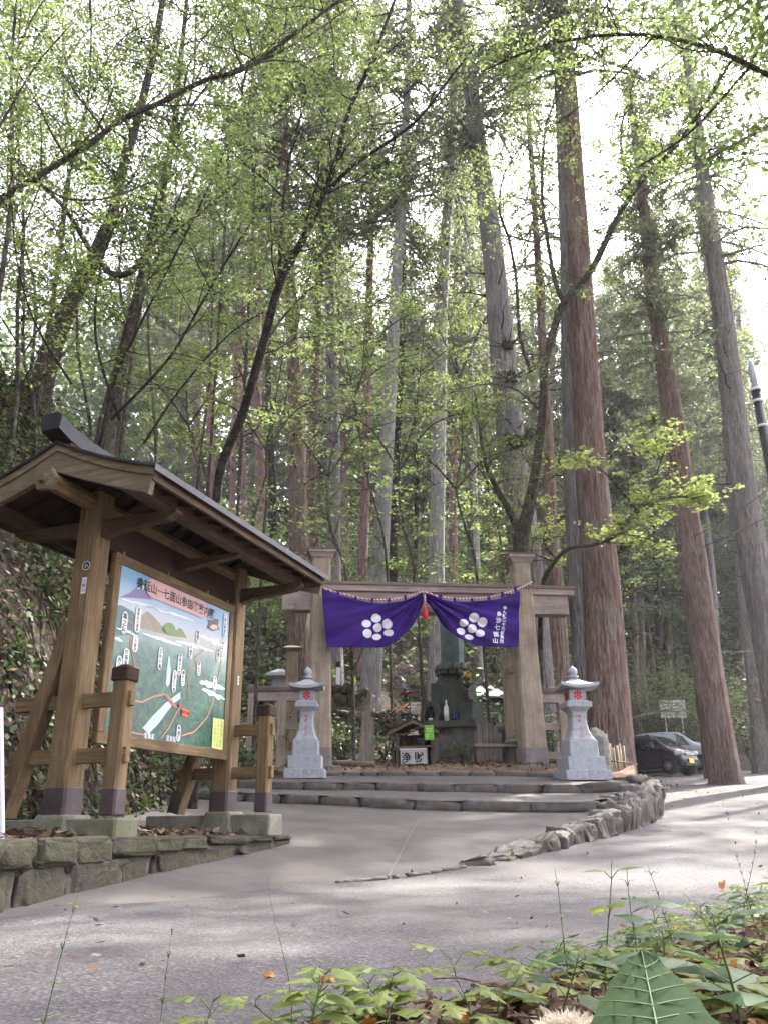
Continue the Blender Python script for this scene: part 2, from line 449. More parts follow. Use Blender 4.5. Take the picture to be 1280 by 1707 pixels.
# ------------------------------------------------------------------ stone step edges (each stone a part)
def stone_row(name,label,curve,h,depth,sizes,mat,cat='step',i0=0,i1=1,hv=.15,z0=-.03):
    root=thing(name,label,cat,curve[0])
    pts=resample(curve,200); seg=[0]
    for a,b in zip(pts[:-1],pts[1:]): seg.append(seg[-1]+(b-a).length)
    tot=seg[-1]*i1; s=seg[-1]*i0; k=0
    def at(d):
        for i in range(len(seg)-1):
            if seg[i+1]>=d: return pts[i].lerp(pts[i+1],(d-seg[i])/(seg[i+1]-seg[i]+1e-9))
        return pts[-1]
    while s<tot-.1:
        w=min(random.uniform(*sizes),tot-s)
        a,b=at(s),at(s+w); d=b-a; ang=math.atan2(d.y,d.x)
        hh=h*random.uniform(1-hv,1+hv)
        nrm=Vector((-d.y,d.x,0)).normalized()
        c=(a+b)/2+nrm*(depth*.5-.02)+Vector((0,0,hh/2+z0))
        mb=MB(); mb.rock((0,0,0),(w*1.03,depth,hh+.05),seed=k+i0*9,rot=0,n=3,amp=.16)
        o=mb.build('stone',mat,root)
        o.location=c-Vector(curve[0]); o.rotation_euler=(0,math.atan2(-d.z,math.hypot(d.x,d.y)),ang)
        s+=w+.012; k+=1
    return root
stone_row('stone_step','rough dark stone edging of the lower step up to the gate',S1,.14,.26,(.55,1.15),M['rock_dark'],z0=-.02)
stone_row('stone_step','cut stone edging of the upper step below the two lanterns',S2,.13,.24,(.5,.75),M['rock_dark'],z0=-.02)
stone_row('stone_step','thin low stone edging between landing and shrine yard',S3[2:10],.09,.18,(.28,.6),M['rock_dark'],z0=-.03)

# ------------------------------------------------------------------ rock retaining wall at the edge of the ramp
def rock_wall():
    base=P(830,1440,8.6); root=thing('retaining_wall','low retaining wall of rounded field stones curving round the ramp','wall',base)
    back=[P(1052,1316,13.3),P(1062,1304,14.6)]
    top=ROCKTOP+back
    bot=[Vector((p.x+.02,p.y,z_road(p.x,p.y))) for p in [P(790,1441,8.1)]]
    top=[P(790,1441,8.2)]+top
    outline=[Vector((p.x,p.y,0)) for p in top]
    outpx=[(790,1441),(835,1441),(905,1426),(985,1404),(1050,1393),(1084,1383)]
    bots=[on_ground(x,y,z_road,5) for x,y in outpx]+[Vector((4.35,13.6,z_road(4.35,13.6))),Vector((4.9,15.6,z_road(4.9,15.6)))]
    T=resample(top,60); B=resample(bots,60)
    # earth and mortar core behind the stones
    mb=MB(); vs=[];fs=[]
    for a,b in zip(T,B):
        inw=(a-b); inw.z=0
        vs+= [a+inw*.02-Vector((0,0,.02)), b+inw*.12-Vector((0,0,.06))]
    for i in range(59): fs.append([2*i,2*i+1,2*i+3,2*i+2])
    mb.add(vs,fs,0,True); mb.shift(base); mb.build('core',M['mortar'],root)
    k=0; s=0.0
    cum=[0]
    for i in range(59): cum.append(cum[-1]+(B[i+1]-B[i]).length)
    while s<cum[-1]-.05:
        i=max(0,min(58,next((q for q in range(59) if cum[q+1]>=s),58)))
        a,b=T[i],B[i]; h=max(.05,a.z-b.z)
        w=random.uniform(.20,.34)
        d=(B[min(59,i+1)]-B[i]); ang=math.atan2(d.y,d.x)
        rows=1 if h<.42 else 2
        for r in range(rows):
            hh=(h/rows)*1.12+.05
            f=(r+.5)/rows
            c=b.lerp(a,f*1.0)+Vector((0,0,.0))
            mb=MB(); mb.rock((0,0,0),(w*random.uniform(.85,1.05),.28,hh*random.uniform(.9,1.1)),seed=k+50,n=4,amp=.36,blk=.42)
            o=mb.build('stone',M['rock'],root); o.location=c-base
            o.rotation_euler=(random.uniform(-.2,.2),random.uniform(-.35,.1),ang+random.uniform(-.25,.25)); k+=1
        s+=w*1.02
    # a few capping stones lying along the top near the corner
    for px,py,D in ((1052,1318,12.9),(1040,1330,12.3),(1060,1300,14.2),(1025,1345,12.0),(1000,1360,11.5),(1014,1347,11.75),(1022,1336,12.2)):
        mb=MB(); mb.rock((0,0,0),(.30,.26,.15),seed=k,n=3,amp=.3); o=mb.build('stone',M['rock'],root); o.location=P(px,py,D)-base; o.rotation_euler=(0,0,random.uniform(0,3)); k+=1
rock_wall()

# flush curb stones along the crack between road and ramp
def joint():
    root=thing('curb_stones','thin row of small worn stones flush in the road joint','curb',J[3])
    cs=resample(J[4:8],50); k=0
    for i in range(2,48,2):
        if random.random()<.4: continue
        p=cs[i]; mb=MB(); w=random.uniform(.05,.2)
        mb.rock((0,0,0),(w,.05,.03),seed=k,n=1,amp=.3)
        d=cs[i+1]-cs[i-1]; o=mb.build('stone',M['rock'],root); o.location=p-J[3]+Vector((0,0,-.003)); o.rotation_euler=(0,0,math.atan2(d.y,d.x)); k+=1
joint()
# narrow pale expansion joint across the ramp
def seam():
    jj=resample(J,200); ss=resample(S1,200)
    a=J[5].lerp(J[6],.1); b=S1[6].lerp(S1[7],.1)
    ti=(5.1)/(len(J)-1); tj=(6.1)/(len(S1)-1)
    vs=[];fs=[]; n=60
    for i in range(n+1):
        f=i/n; p=a.lerp(b,f)
        z=p.z+.012+.012*noise.noise(Vector((p.x*1.1,p.y*1.1,4))); w=.007+.005*noise.noise(Vector((f*20,0,0)))
        vs+=[(p.x-w,p.y,z),(p.x+w,p.y,z)]
    for i in range(n): fs.append([2*i,2*i+1,2*i+3,2*i+2])
    mb=MB(); mb.add(vs,fs); tag(mb.build('paving_joint',mat_plain('pale joint filler',(.13,.12,.11),.9,.2,20)),kind='structure')
seam()

# ------------------------------------------------------------------ plinth under the map shelter
WL=[(-2.6,2.6),(-2.3,4.2),(-2.02,5.3),(-1.78,6.12),(-1.06,8.3),(-.93,8.72)]
def plinth():
    root=thing('stone_plinth','mossy rubble stone plinth carrying the roofed map board','wall',(-1.9,6,-.4))
    o0=Vector((-1.9,6,-.4))
    n=60; T=resample([(x,y,0) for x,y in WL],n)
    zt=lambda p:-.05-.02*smooth(7.8,8.7,p.y)
    zb=lambda p:(-.45 if p.y<6 else -.36+.105*(p.y-6.12))-.05
    # core sheet and top soil
    vs=[];fs=[]
    for p in T:
        vs+=[(p.x-.06,p.y,zb(p)-.15),(p.x-.06,p.y,zt(p)-.03)]
    for i in range(n-1): fs.append([2*i,2*i+2,2*i+3,2*i+1])
    mb=MB(); mb.add(vs,fs); mb.shift(o0); mb.build('core',M['mortar'],root)
    k=0
    def course(z0f,z1f,wr,mat,dep,nm,am,out=0):
        nonlocal k
        s=0; cum=[0]
        for i in range(n-1): cum.append(cum[-1]+(T[i+1]-T[i]).length)
        while s<cum[-1]-.08:
            w=min(random.uniform(*wr),cum[-1]-s+.03); m=s+w/2
            i=next((q for q in range(n-1) if cum[q+1]>=m),n-2)
            p=T[i]; d=(T[i+1]-T[i]).normalized(); hgt=zt(p)-zb(p)
            a=zb(p)+hgt*z0f; b=zb(p)+hgt*z1f
            mb=MB(); mb.rock((0,0,0),(w*1.06,dep,(b-a)*1.12),seed=k*1.7,n=4,amp=am,blk=.34)
            o=mb.build(nm,mat,root); nx,ny=d.y,-d.x
            o.location=Vector((p.x-nx*(dep/2-out),p.y-ny*(dep/2-out),(a+b)/2))-o0; o.rotation_euler=(random.uniform(-.05,.05),random.uniform(-.03,.03),math.atan2(d.y,d.x)); k+=1
            s+=w
    course(.0,.68,(.30,.75),M['rubble'],.22,'stone',.22)
    course(.68,1.0,(.25,.6),M['rubble'],.30,'cap_stone',.14,out=.03)
    # soil and leaves on top, up to the bank
    V=[];F=[];m=10
    for i,p in enumerate(T):
        for j in range(m):
            t=j/(m-1); x=(p.x-.12)*(1-t)+(-3.7-.0*p.y)*t
            V.append((x,p.y+.25*t,zt(p)-.015+.10*t+.03*noise.noise(Vector((x*3,p.y*3,0)))))
    for i in range(n-1):
        for j in range(m-1):
            a=i*m+j; F.append([a,a+1,a+m+1,a+m])
    mb=MB(); mb.add(V,F,0,True); mb.shift(o0); mb.build('soil',M['litter'],root)
plinth()
# ------------------------------------------------------------------ text
def text_mb(body, size, mb, M4, mi=0, vertical=False, pitch=1.08, sx=1.0, bold=.012, thick=.004):
    """flat lettering added to mb; M4 maps text space (x right, y up, z out) to the mesh; centred"""
    items=[(ch,0,-i*pitch) for i,ch in enumerate(body)] if vertical else [(body,0,0)]
    n=len(body); off=(n-1)*pitch/2 if vertical else 0
    for ch,x,y in items:
        if ch==' ': continue
        c=bpy.data.curves.new('glyph','FONT'); c.body=ch; c.size=1; c.align_x='CENTER'; c.offset=bold; c.resolution_u=2
        o=bpy.data.objects.new('glyph',c); COL.objects.link(o); bpy.context.view_layer.update()
        dg=bpy.context.evaluated_depsgraph_get(); me=bpy.data.meshes.new_from_object(o.evaluated_get(dg))
        vs=[M4@Vector(((v.co.x+x)*size*sx,(v.co.y-.38+y+off)*size,thick)) for v in me.vertices]
        mb.add(vs,[list(p.vertices) for p in me.polygons],mi)
        bpy.data.objects.remove(o); bpy.data.curves.remove(c); bpy.data.meshes.remove(me)
def frame4(o,x,y,z=None):
    x=Vector(x).normalized(); y=Vector(y).normalized(); z=x.cross(y)
    return Matrix(((x.x,y.x,z.x,o[0]),(x.y,y.y,z.y,o[1]),(x.z,y.z,z.z,o[2]),(0,0,0,1)))

# ------------------------------------------------------------------ map shelter (local x = towards the path, y = along the board)
SH=Vector((-2.33,6.34,-.05)); SHR=-math.atan2(.338,.941)
sh=thing('map_shelter','roofed weathered timber shelter holding the painted map, on the stone plinth','shelter',SH,SHR)
def shelter():
    for i,y in enumerate((0,2.25)):
        z0=.155+.05*i
        mb=MB(); mb.box((0,y,(z0+2.62)/2),(.19,.20,2.62-z0),bev=.018); 
        post=mb.build('post',M['wood'],sh)
        mb=MB(); mb.box((0,y,z0+.095),(.202,.212,.20),bev=.018); mb.build('metal_shoe',M['shoe'],post)
        mb=MB(); mb.box((.43,y,(z0+1.13)/2),(.125,.125,1.13-z0),bev=.014)
        sp=mb.build('short_post',M['wood'],sh)
        mb=MB(); mb.box((.43,y,z0+.085),(.135,.135,.18),bev=.014); mb.build('metal_shoe',M['shoe'],sp)
        mb=MB(); mb.box((.43,y,1.13),(.15,.15,.10),bev=.012); mb.box((.43,y,1.19),(.13,.13,.03),taper=.3); mb.build('post_cap',M['dark_wood'],sp)
        mb=MB(); mb.beam((-.50,y-.01,z0),(-.09,y-.01,1.56),.13,.11)
        br=mb.build('brace',M['wood'],sh)
        mb=MB(); mb.beam((-.515,y-.01,z0),(-.462,y-.01,z0+.2),.14,.12); mb.build('metal_shoe',M['shoe'],br)
        for z in (.56,.955):
            mb=MB(); mb.box((-.005,y,z),(1.05,.055,.105),bev=.006); mb.build('rail',M['wood_x'],sh)
            for x in (.52,):
                pass
        # footing blocks
        mb=MB(); mb.box((.02,y,z0/2+.01),(.34,.36,z0-.012),taper=.8,bev=.02); mb.build('footing',M['concrete'],sh)
        mb=MB(); mb.box((-.1,y+.0,z0/2-.015),(1.34,.27,z0-.02),bev=.015); mb.build('footing_slab',M['concrete'],sh)
        # cross arms carrying the purlins
        mb=MB()
        mb.prism([(-.78,2.36),(-.70,2.315),(-.22,2.27),(-.12,2.24),(.12,2.24),(.22,2.27),(.70,2.315),(.78,2.36),(.78,2.385),(-.78,2.385)],y-.045,y+.045)
        mb.build('bracket_arm',M['wood_under_shade'],sh)
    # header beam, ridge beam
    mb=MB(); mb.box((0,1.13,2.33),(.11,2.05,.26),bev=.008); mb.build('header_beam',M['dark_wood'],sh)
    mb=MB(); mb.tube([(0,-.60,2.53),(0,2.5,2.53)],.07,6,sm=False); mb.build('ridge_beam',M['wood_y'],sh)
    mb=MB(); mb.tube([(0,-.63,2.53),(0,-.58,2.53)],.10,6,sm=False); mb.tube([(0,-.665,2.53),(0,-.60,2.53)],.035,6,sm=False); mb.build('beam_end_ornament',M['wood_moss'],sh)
    mb=MB(); mb.prism([(-.06,2.27),(.2,2.30),(.40,2.33),(.66,2.355),(.70,2.385),(-.06,2.385)],1.11,1.19); mb.build('bracket_arm',M['wood_under_shade'],sh)
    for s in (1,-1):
        mb=MB(); mb.box((s*.66,.99,2.44),(.10,2.95,.11),bev=.01); mb.build('purlin',M['wood_under_shade'],sh)
    # roof slopes
    prof=lambda t: 2.79-.325*(1-(1-min(t,1))**1.0)*.62-.325*.38*(t**.62)      # outer profile height at t (0 ridge, 1 eave)
    prof=lambda t: 2.80-.36*t+.10*(t*(1-t))*-1.0+ .02*t**3
    Y0,Y1=-.52,2.52; W=.90
    N=10
    for s in (1,-1):
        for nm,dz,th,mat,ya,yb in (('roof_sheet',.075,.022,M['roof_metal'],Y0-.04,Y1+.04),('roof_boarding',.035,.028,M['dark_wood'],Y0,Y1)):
            vs=[];fs=[]
            ex=.03 if nm=='roof_sheet' else 0
            for i in range(N+1):
                t=i/N
                for y in (ya,yb):
                    vs.append((s*t*(W+ex),y,prof(t)+dz)); vs.append((s*t*(W+ex),y,prof(t)+dz-th))
            for i in range(N):
                a=4*i; b=a+4
                fs+=[[a,a+2,b+2,b],[a+1,b+1,b+3,a+3],[a,b,b+1,a+1],[a+2,a+3,b+3,b+2]]
            fs+=[[4*N,4*N+2,4*N+3,4*N+1]]
            mb=MB(); mb.add(vs,fs); mb.build(nm,mat,sh)
            if nm=='roof_sheet':   # standing lip along the eave
                mb=MB(); mb.box((s*(W+.028),(ya+yb)/2,prof(1)+dz-.03),(.012,yb-ya,.05)); mb.build('eave_drip',M['roof_metal'],sh)
        # eave fascia with rafter ends
        mb=MB(); mb.box((s*(W-.02),(Y0+Y1)/2,prof(1)-.01),(.03,Y1-Y0,.055)); mb.build('fascia',M['wood_under_shade'],sh)
        k=0
        y=Y0+.16
        while y<Y1-.05:
            mb=MB(); vs=[];fs=[]
            for i in range(N+1):
                t=.04+.90*i/N; z=prof(t)+.006
                for dy in (-.026,.026):
                    vs+= [(s*t*W,y+dy,z),(s*t*W,y+dy,z-.055)]
            for i in range(N):
                a=4*i;b=a+4; fs+=[[a,a+2,b+2,b],[a+1,b+1,b+3,a+3],[a,b,b+1,a+1],[a+2,a+3,b+3,b+2]]
            fs+=[[0,1,3,2],[4*N,4*N+2,4*N+3,4*N+1]]
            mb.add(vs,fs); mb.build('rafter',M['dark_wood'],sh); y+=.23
    # barge boards at both gable ends: curved, with a moulded face
    for yb in (Y0-.005,Y1-.045):
        mb=MB()
        for s in (1,-1):
            up=[];lo=[]
            for i in range(N+1):
                t=i/N
                up.append((s*t*(W+.0),prof(t)+.048)); lo.append((s*t*(W-.035 if i==N else W),prof(t)+.048-.19-.03*(1-t)+.018*math.sin(t*math.pi)))
            mb.prism(up+lo[::-1],yb,yb+.05)
            up2=[(x,z+.014) for x,z in up]; lo2=[(x,z-.05) for x,z in up]
            mb.prism(up2+lo2[::-1],yb-.014,yb+.052)
        mb.build('barge_board',M['wood_moss'],sh)
    # ridge capping with a raised end
    mb=MB(); vs=[];fs=[]
    n=24
    for i in range(n+1):
        y=Y0-.12+(Y1-Y0+.24)*i/n
        e=min(i,n-i)/n; lift=.085*math.exp(-e*16)
        for x,z in ((-.085,2.845),(-.10,2.955),(-.06,2.985),(.06,2.985),(.10,2.955),(.085,2.845)): vs.append((x,y,z+lift))
    for i in range(n):
        for k in range(6): fs.append([i*6+k,i*6+(k+1)%6,(i+1)*6+(k+1)%6,(i+1)*6+k])
    fs+=[list(range(6))[::-1],list(range(n*6,n*6+6))]
    mb.add(vs,fs); mb.build('ridge_cap',M['roof_metal'],sh)
    mb=MB(); mb.box((0,(Y0+Y1)/2,2.83),(.24,Y1-Y0+.02,.03)); mb.build('ridge_board',M['dark_wood'],sh)
    for y in (.30,.95,1.62,2.0):
        mb=MB(); mb.tube([(.075,y,2.22),(.075,y,2.19),(.085,y+.008,2.175),(.075,y-.008,2.155),(.07,y,2.14)],.005,5); mb.build('hook',M['white'],sh)
shelter()

# stickers pasted on the posts: things of their own
def sticker(name,label,y,x,z,w,h,txt,roundish=False,flip=False,ny=False):
    # on the -y face (facing camera) or the +x face
    if ny: o=Vector((x,y-.1005,z)); fx=(1,0,0)
    else: o=Vector((x,y,z)); fx=(0,1,0)
    root=thing(name,label,'sticker',(0,0,0))
    Ms=Matrix.Translation(SH)@Matrix.Rotation(SHR,4,'Z')
    c=Ms@o; root.location=c; root.rotation_euler=(0,0,SHR if ny else SHR+math.pi/2)
    mb=MB(); F=frame4((0,-.002,0),(1,0,0),(0,0,1))
    if roundish:
        pts=[F@Vector((w/2*math.cos(a*math.pi/10),w/2*math.sin(a*math.pi/10),0)) for a in range(20)]; mb.add(pts,[list(range(20))],0)
        pts=[F@Vector((w*.42*math.cos(a*math.pi/10),w*.42*math.sin(a*math.pi/10),.001)) for a in range(20)]; mb.add(pts,[list(range(20))],1)
        text_mb(txt,w*.5,mb,F,0,bold=.02,thick=.002)
    else:
        mb.add([F@Vector(p) for p in ((-w/2,-h/2,0),(w/2,-h/2,0),(w/2,h/2,0),(-w/2,h/2,0))],[[0,1,2,3]],0)
        text_mb(txt,w*.72,mb,F,1,vertical=True,bold=.015,thick=.0012)
    mb.build('face',[M['white'],M['black']],root)
sticker('round_sticker','small round black and white sticker high on the near shelter post',-.0,.0+.04,1.99,.075,.075,'小',True,ny=True)
sticker('paper_sticker','narrow white paper charm pasted below the round sticker',0,.04,1.83,.045,.13,'小室山',ny=True)
sticker('paper_sticker','narrow paper charm at the top of the far shelter post, beside its twin',2.25,-.035,2.1,.05,.2,'身延山講',ny=True)
sticker('paper_sticker','framed paper charm on the far shelter post, under the eave bracket',2.25,.035,2.12,.05,.2,'七面大明神',ny=True)
sticker('paper_sticker','tiny white slip halfway down the far shelter post',2.25,.097,1.45,.03,.09,'奉納')

# ------------------------------------------------------------------ the painted map
def homog(src,dst):
    A=[]
    for (x,y),(u,v) in zip(src,dst):
        A.append([x,y,1,0,0,0,-u*x,-u*y]); A.append([0,0,0,x,y,1,-v*x,-v*y])
    h=np.linalg.solve(np.array(A,float),np.array([c for d in dst for c in d],float)); return np.append(h,1).reshape(3,3)
HM=homog([(208,165),(1018,525),(948,1555),(70,1420)],[(0,1),(1,1),(1,0),(0,0)])
def uv(x,y):
    q=HM@np.array([x,y,1.0]); return q[0]/q[2],q[1]/q[2]
def map_board():
    y0,y1,z0,z1=.17,2.10,.67,2.18; fr=.085
    root=thing('map_board','large framed painted pilgrimage map of green mountains and white clouds','map board',SH,SHR)
    X=.075
    for nm,c,s,mat in (('frame_rail',(X,(y0+y1)/2,z0+fr/2),(.06,y1-y0,fr),M['wood_y']),('frame_rail',(X,(y0+y1)/2,z1-fr/2),(.06,y1-y0,fr),M['wood_y']),
                   ('frame_stile',(X,y0+fr/2,(z0+z1)/2),(.056,fr,z1-z0-2*fr-.004),M['wood']),('frame_stile',(X,y1-fr/2,(z0+z1)/2),(.056,fr,z1-z0-2*fr-.004),M['wood'])):
        mb=MB(); mb.box(c,s,bev=.006); mb.build(nm,mat,root)
    a,b=y0+fr+.002,y1-fr-.002; c,d=z0+fr+.002,z1-fr-.002; Wd,Hd=b-a,d-c
    # picture: paint on a flat panel; colours follow the painted scene
    t=NT('painted landscape'); g=t.coord((1,1,1),'Generated'); sp=t.n('ShaderNodeSeparateXYZ'); t.l(g,sp.inputs[0])
    w=t.coord((1,1,1)); n1=t.noise(w,3.2,6,.6,.5); n2=t.noise(w,16,5,.7)
    def addn(base,n,k):
        m=t.n('ShaderNodeMath',operation='MULTIPLY_ADD'); t.l(n,m.inputs[0]); m.inputs[1].default_value=k; t.l(base,m.inputs[2]); return m.outputs[0]
    vv=addn(sp.outputs[2],n1,.14)
    sky=t.ramp(vv,[(.0,(.02,.075,.05)),(.25,(.018,.085,.06)),(.42,(.03,.13,.08)),(.56,(.07,.18,.14)),(.68,(.20,.30,.26)),(.76,(.42,.42,.36)),(.84,(.40,.46,.50)),(.97,(.16,.36,.50)),(1,(.12,.32,.48))])
    dark=t.ramp(n2,[(.42,(0,0,0)),(.60,(1,1,1))])
    low=t.ramp(vv,[(.50,(1,1,1)),(.70,(0,0,0))])
    mm=t.mix(1.0,dark,low,'MULTIPLY')
    hf=t.n('ShaderNodeMath',operation='MULTIPLY'); t.l(mm,hf.inputs[0]); hf.inputs[1].default_value=.9
    col=t.mix(hf.outputs[0],sky,(.012,.05,.05))
    lt=t.ramp(t.noise(w,9,7,.8,2.0),[(.48,(0,0,0)),(.66,(.75,.75,.75))])
    col=t.mix(t.mix(1.0,lt,low,'MULTIPLY'),col,(.13,.24,.10))
    col=t.mix(t.mix(1.0,t.ramp(t.noise(w,4.2,5,.6,1),[(.60,(0,0,0)),(.75,(.5,.5,.5))]),low,'MULTIPLY'),col,(.12,.10,.05))
    pm=t.pbr(col,.35,spec=.4)
    mb=MB(); mb.box((X+.004,(a+b)/2,(c+d)/2),(.03,Wd,Hd)); pic=mb.build('picture',pm,root)
    def W3(u,v,k): return (X+.0195+.0009*k,a+u*Wd,c+v*Hd)
    def pt(x,y,k): return W3(*uv(x,y),k)
    def paint(name,col,rough=.4): return mat_plain('paint '+name,col,rough,.10,14)
    cloud=NT('paint cloud'); cc=cloud.ramp(cloud.noise(cloud.coord((1,1,3)),5,5),[(.3,(.50,.55,.62)),(.62,(.80,.82,.86))]); cloud=cloud.pbr(cc,.4)
    def poly(nm,pts,mat,k):
        mb=MB(); mb.add([pt(x,y,k) for x,y in pts],[list(range(len(pts)))]); mb.build(nm,mat,pic)
    def ribbon(nm,pts,w,mat,k):
        q=[Vector(pt(x,y,k)) for x,y in pts]; n=40; q=resample(q,n); 
        vs=[];fs=[]
        for i in range(n):
            d=(q[min(i+1,n-1)]-q[max(i-1,0)]).normalized(); s=Vector((0,-d.z,d.y))*w*.5; vs+=[q[i]+s,q[i]-s]
        for i in range(n-1): fs.append([2*i,2*i+1,2*i+3,2*i+2])
        mb=MB(); mb.add(vs,fs); mb.build(nm,mat,pic)
    def blob(nm,x0,y0_,x1,y1_,h,mat,k,seed):
        # long wavy cloud bank from one end to the other
        n=26; top=[];bot=[]
        for i in range(n):
            t_=i/(n-1); x=x0+(x1-x0)*t_; y=y0_+(y1_-y0_)*t_; e=math.sin(math.pi*t_)**.5
            top.append((x,y-h*e*(.6+.5*noise.noise(Vector((t_*6,seed,0)))))); bot.append((x,y+h*e*(.5+.6*noise.noise(Vector((t_*7,seed,5))))))
        poly(nm,top+bot[::-1][1:-1],mat,k)
    poly('painted_peak',[(188,412),(260,378),(320,335),(352,318),(368,320),(395,372),(430,430),(330,418)],paint('violet peak',(.17,.15,.30)),1)
    poly('painted_snow_cap',[(318,338),(352,318),(368,320),(385,352),(372,345),(362,360),(350,340),(335,356)],paint('snow',(.70,.72,.78)),2)
    poly('painted_hill',[(500,655),(520,620),(550,600),(575,602),(600,625),(612,660),(640,640),(660,655),(695,718),(560,700)],paint('green hill',(.16,.26,.08)),1)
    poly('painted_hill',[(330,560),(400,515),(450,560),(520,640),(560,700),(330,640)],paint('ochre hill',(.28,.26,.17)),1)
    poly('painted_hill',[(130,480),(200,470),(290,520),(340,600),(330,690),(140,700)],paint('blue hill',(.07,.17,.17)),1)
    for i,(x0,y0_,x1,y1_,h) in enumerate([(190,420,560,520,16),(380,470,750,590,20),(160,640,300,690,26),(350,680,660,780,24),(150,720,210,740,24),(780,700,980,780,34),(600,740,900,820,26),(780,1045,975,1100,44),(800,1100,975,1180,36)]):
        blob('painted_cloud',x0,y0_,x1,y1_,h,cloud,3,i*3.3)
    wat=NT('paint water'); wc=wat.ramp(wat.noise(wat.coord((1,9,1.5)),6,4),[(.3,(.30,.45,.52)),(.7,(.62,.72,.76))]); wat=wat.pbr(wc,.4)
    poly('painted_waterfall',[(552,860),(562,850),(570,960),(560,1060),(545,1085),(530,1060),(540,950)],wat,3)
    poly('painted_river',[(640,1120),(600,1150),(520,1210),(430,1300),(355,1390),(400,1435),(480,1350),(580,1215),(640,1170)],wat,3)
    path=paint('salmon path',(.46,.22,.14))
    ribbon('painted_path',[(300,1188),(350,1198),(440,1155),(520,1138),(560,1170),(612,1240)],.016,path,4)
    ribbon('painted_path',[(270,1420),(320,1432),(370,1440)],.014,path,4)
    ribbon('painted_path',[(490,1468),(550,1390),(600,1290),(632,1235)],.014,path,4)
    ribbon('painted_path',[(640,1450),(740,1420),(840,1310),(888,1175),(910,1080),(935,980),(950,890)],.013,path,4)
    ribbon('painted_path',[(688,1150),(705,1090),(690,1010),(710,950),(760,935),(765,900),(745,870),(790,835),(815,800)],.012,path,4)
    ribbon('painted_path',[(250,580),(285,610),(270,700),(268,780),(290,880),(300,940),(330,945)],.011,path,4)
    redm=paint('orange marker',(.80,.13,.03)); 
    poly('painted_bridge',[(525,1140),(612,1240),(600,1250),(520,1160)],paint('brown bridge',(.25,.13,.09)),5)
    # pavilion drawn at the top corner
    poly('painted_pavilion',[(842,640),(860,600),(845,575),(880,585),(905,570),(935,580),(925,625),(940,650),(890,665)],paint('brown pavilion',(.10,.07,.07)),5)
    poly('painted_pavilion_wall',[(865,640),(880,615),(915,618),(925,645),(890,655)],paint('cream wall',(.62,.52,.40)),6)
    # title plate
    def pill(cx,cy,hw,hh,txt,size,col,tcol,vertical=True,k=7,nm='name_plate',sx=1.0,rr=None):
        u,v=uv(cx,cy); Cx,Cz=a+u*Wd,c+v*Hd
        r=min(hw,hh) if rr is None else rr; pts=[]
        for (sx_,sz_,a0) in ((1,1,0),(-1,1,90),(-1,-1,180),(1,-1,270)):
            for q in range(5):
                an=R(a0+q*22.5); pts.append((X+.0195+.0009*k,Cx+sx_*(hw-r)+r*math.cos(an),Cz+sz_*(hh-r)+r*math.sin(an)))
        mb=MB(); mb.add(pts,[list(range(20))],0)
        F=frame4((X+.0195+.0009*k,Cx,Cz),(0,1,0),(0,0,1))
        text_mb(txt,size,mb,F,1,vertical=vertical,bold=.02,thick=.0009,sx=sx,pitch=1.0)
        mb.build(nm,[col,tcol],pic)
    wh=paint('plate white',(.78,.78,.76)); bk=M['black']
    u0,v0=uv(390,340); u1,v1=uv(843,500); um,vm=(u0+u1)/2,(v0+v1)/2
    def px_of(u,v):
        q=np.linalg.inv(HM)@np.array([u,v,1.0]); return q[0]/q[2],q[1]/q[2]
    cx,cy=px_of(um,(uv(615,420)[1]))
    pill(cx,cy,(u1-u0)*Wd/2+.01,.082,'身延山─七面山参詣路案内図',.098,paint('title pink',(.60,.36,.33)),bk,False,8,'title_plate',sx=.98)
    def vp(x,ya,yb,txt,w=.034):
        _,va=uv(x,ya); _,vb=uv(x,yb); hh=abs(va-vb)*Hd/2; cy_=(ya+yb)/2
        pill(x,cy_,w,hh,txt,min(.058,2*hh/(len(txt)+.3)),wh,bk)
    for x,ya,yb,tx in ((222,515,690,'無之院'),(322,478,680,'身延山久遠寺'),(302,690,825,'十万部寺'),(232,793,930,'妙福寺'),(180,848,962,'赤沢'),(488,785,958,'白糸の滝'),
                       (634,828,1000,'雄滝弁天堂'),(592,955,1128,'お萬様の滝'),(658,952,1080,'神力坊'),(718,765,875,'中適坊'),(772,655,760,'晴雲坊'),(978,530,715,'七面山敬慎院'),
                       (955,735,880,'奥之院'),(925,790,900,'影嚮石'),(778,885,1003,'肝心坊'),(897,1000,1110,'安住坊'),(621,1365,1492,'神通坊')):
        vp(x,ya,yb,tx,.036 if x<400 else .03)
    pill(672,1277,.055,.032,'現在地',.036,redm,bk,False,8,'marker_plate',rr=.006)
    u,v=uv(632,1220)
    mb=MB(); F=(X+.0195+.008,a+u*Wd,c+v*Hd); mb.add([(F[0],F[1]+.02*math.cos(i*math.pi/6),F[2]+.02*math.sin(i*math.pi/6)) for i in range(12)],[list(range(12))]); mb.build('marker_dot',M['red'],pic)
    mb=MB(); mb.add([pt(x,y,7) for x,y in ((882,1315),(962,1330),(948,1555),(868,1538))],[[0,1,2,3]],0)
    for i,x in enumerate((893,914,935)):
        u,v=uv(x,1430); text_mb('至本堂約五十丁目迄'[i:i+7],.034,mb,frame4(W3(u,v,7),(0,1,0),(0,0,1)),1,True,bold=.0,thick=.0009)
    u,v=uv(950,1440); text_mb('至奥之院二十丁',.034,mb,frame4(W3(u-.01,v,7),(0,1,0),(0,0,1)),1,True,bold=.0,thick=.0009)
    mb.build('distance_table',[paint('pale yellow',(.60,.66,.22)),paint('olive letters',(.16,.2,.06))],pic)
    mb=MB()
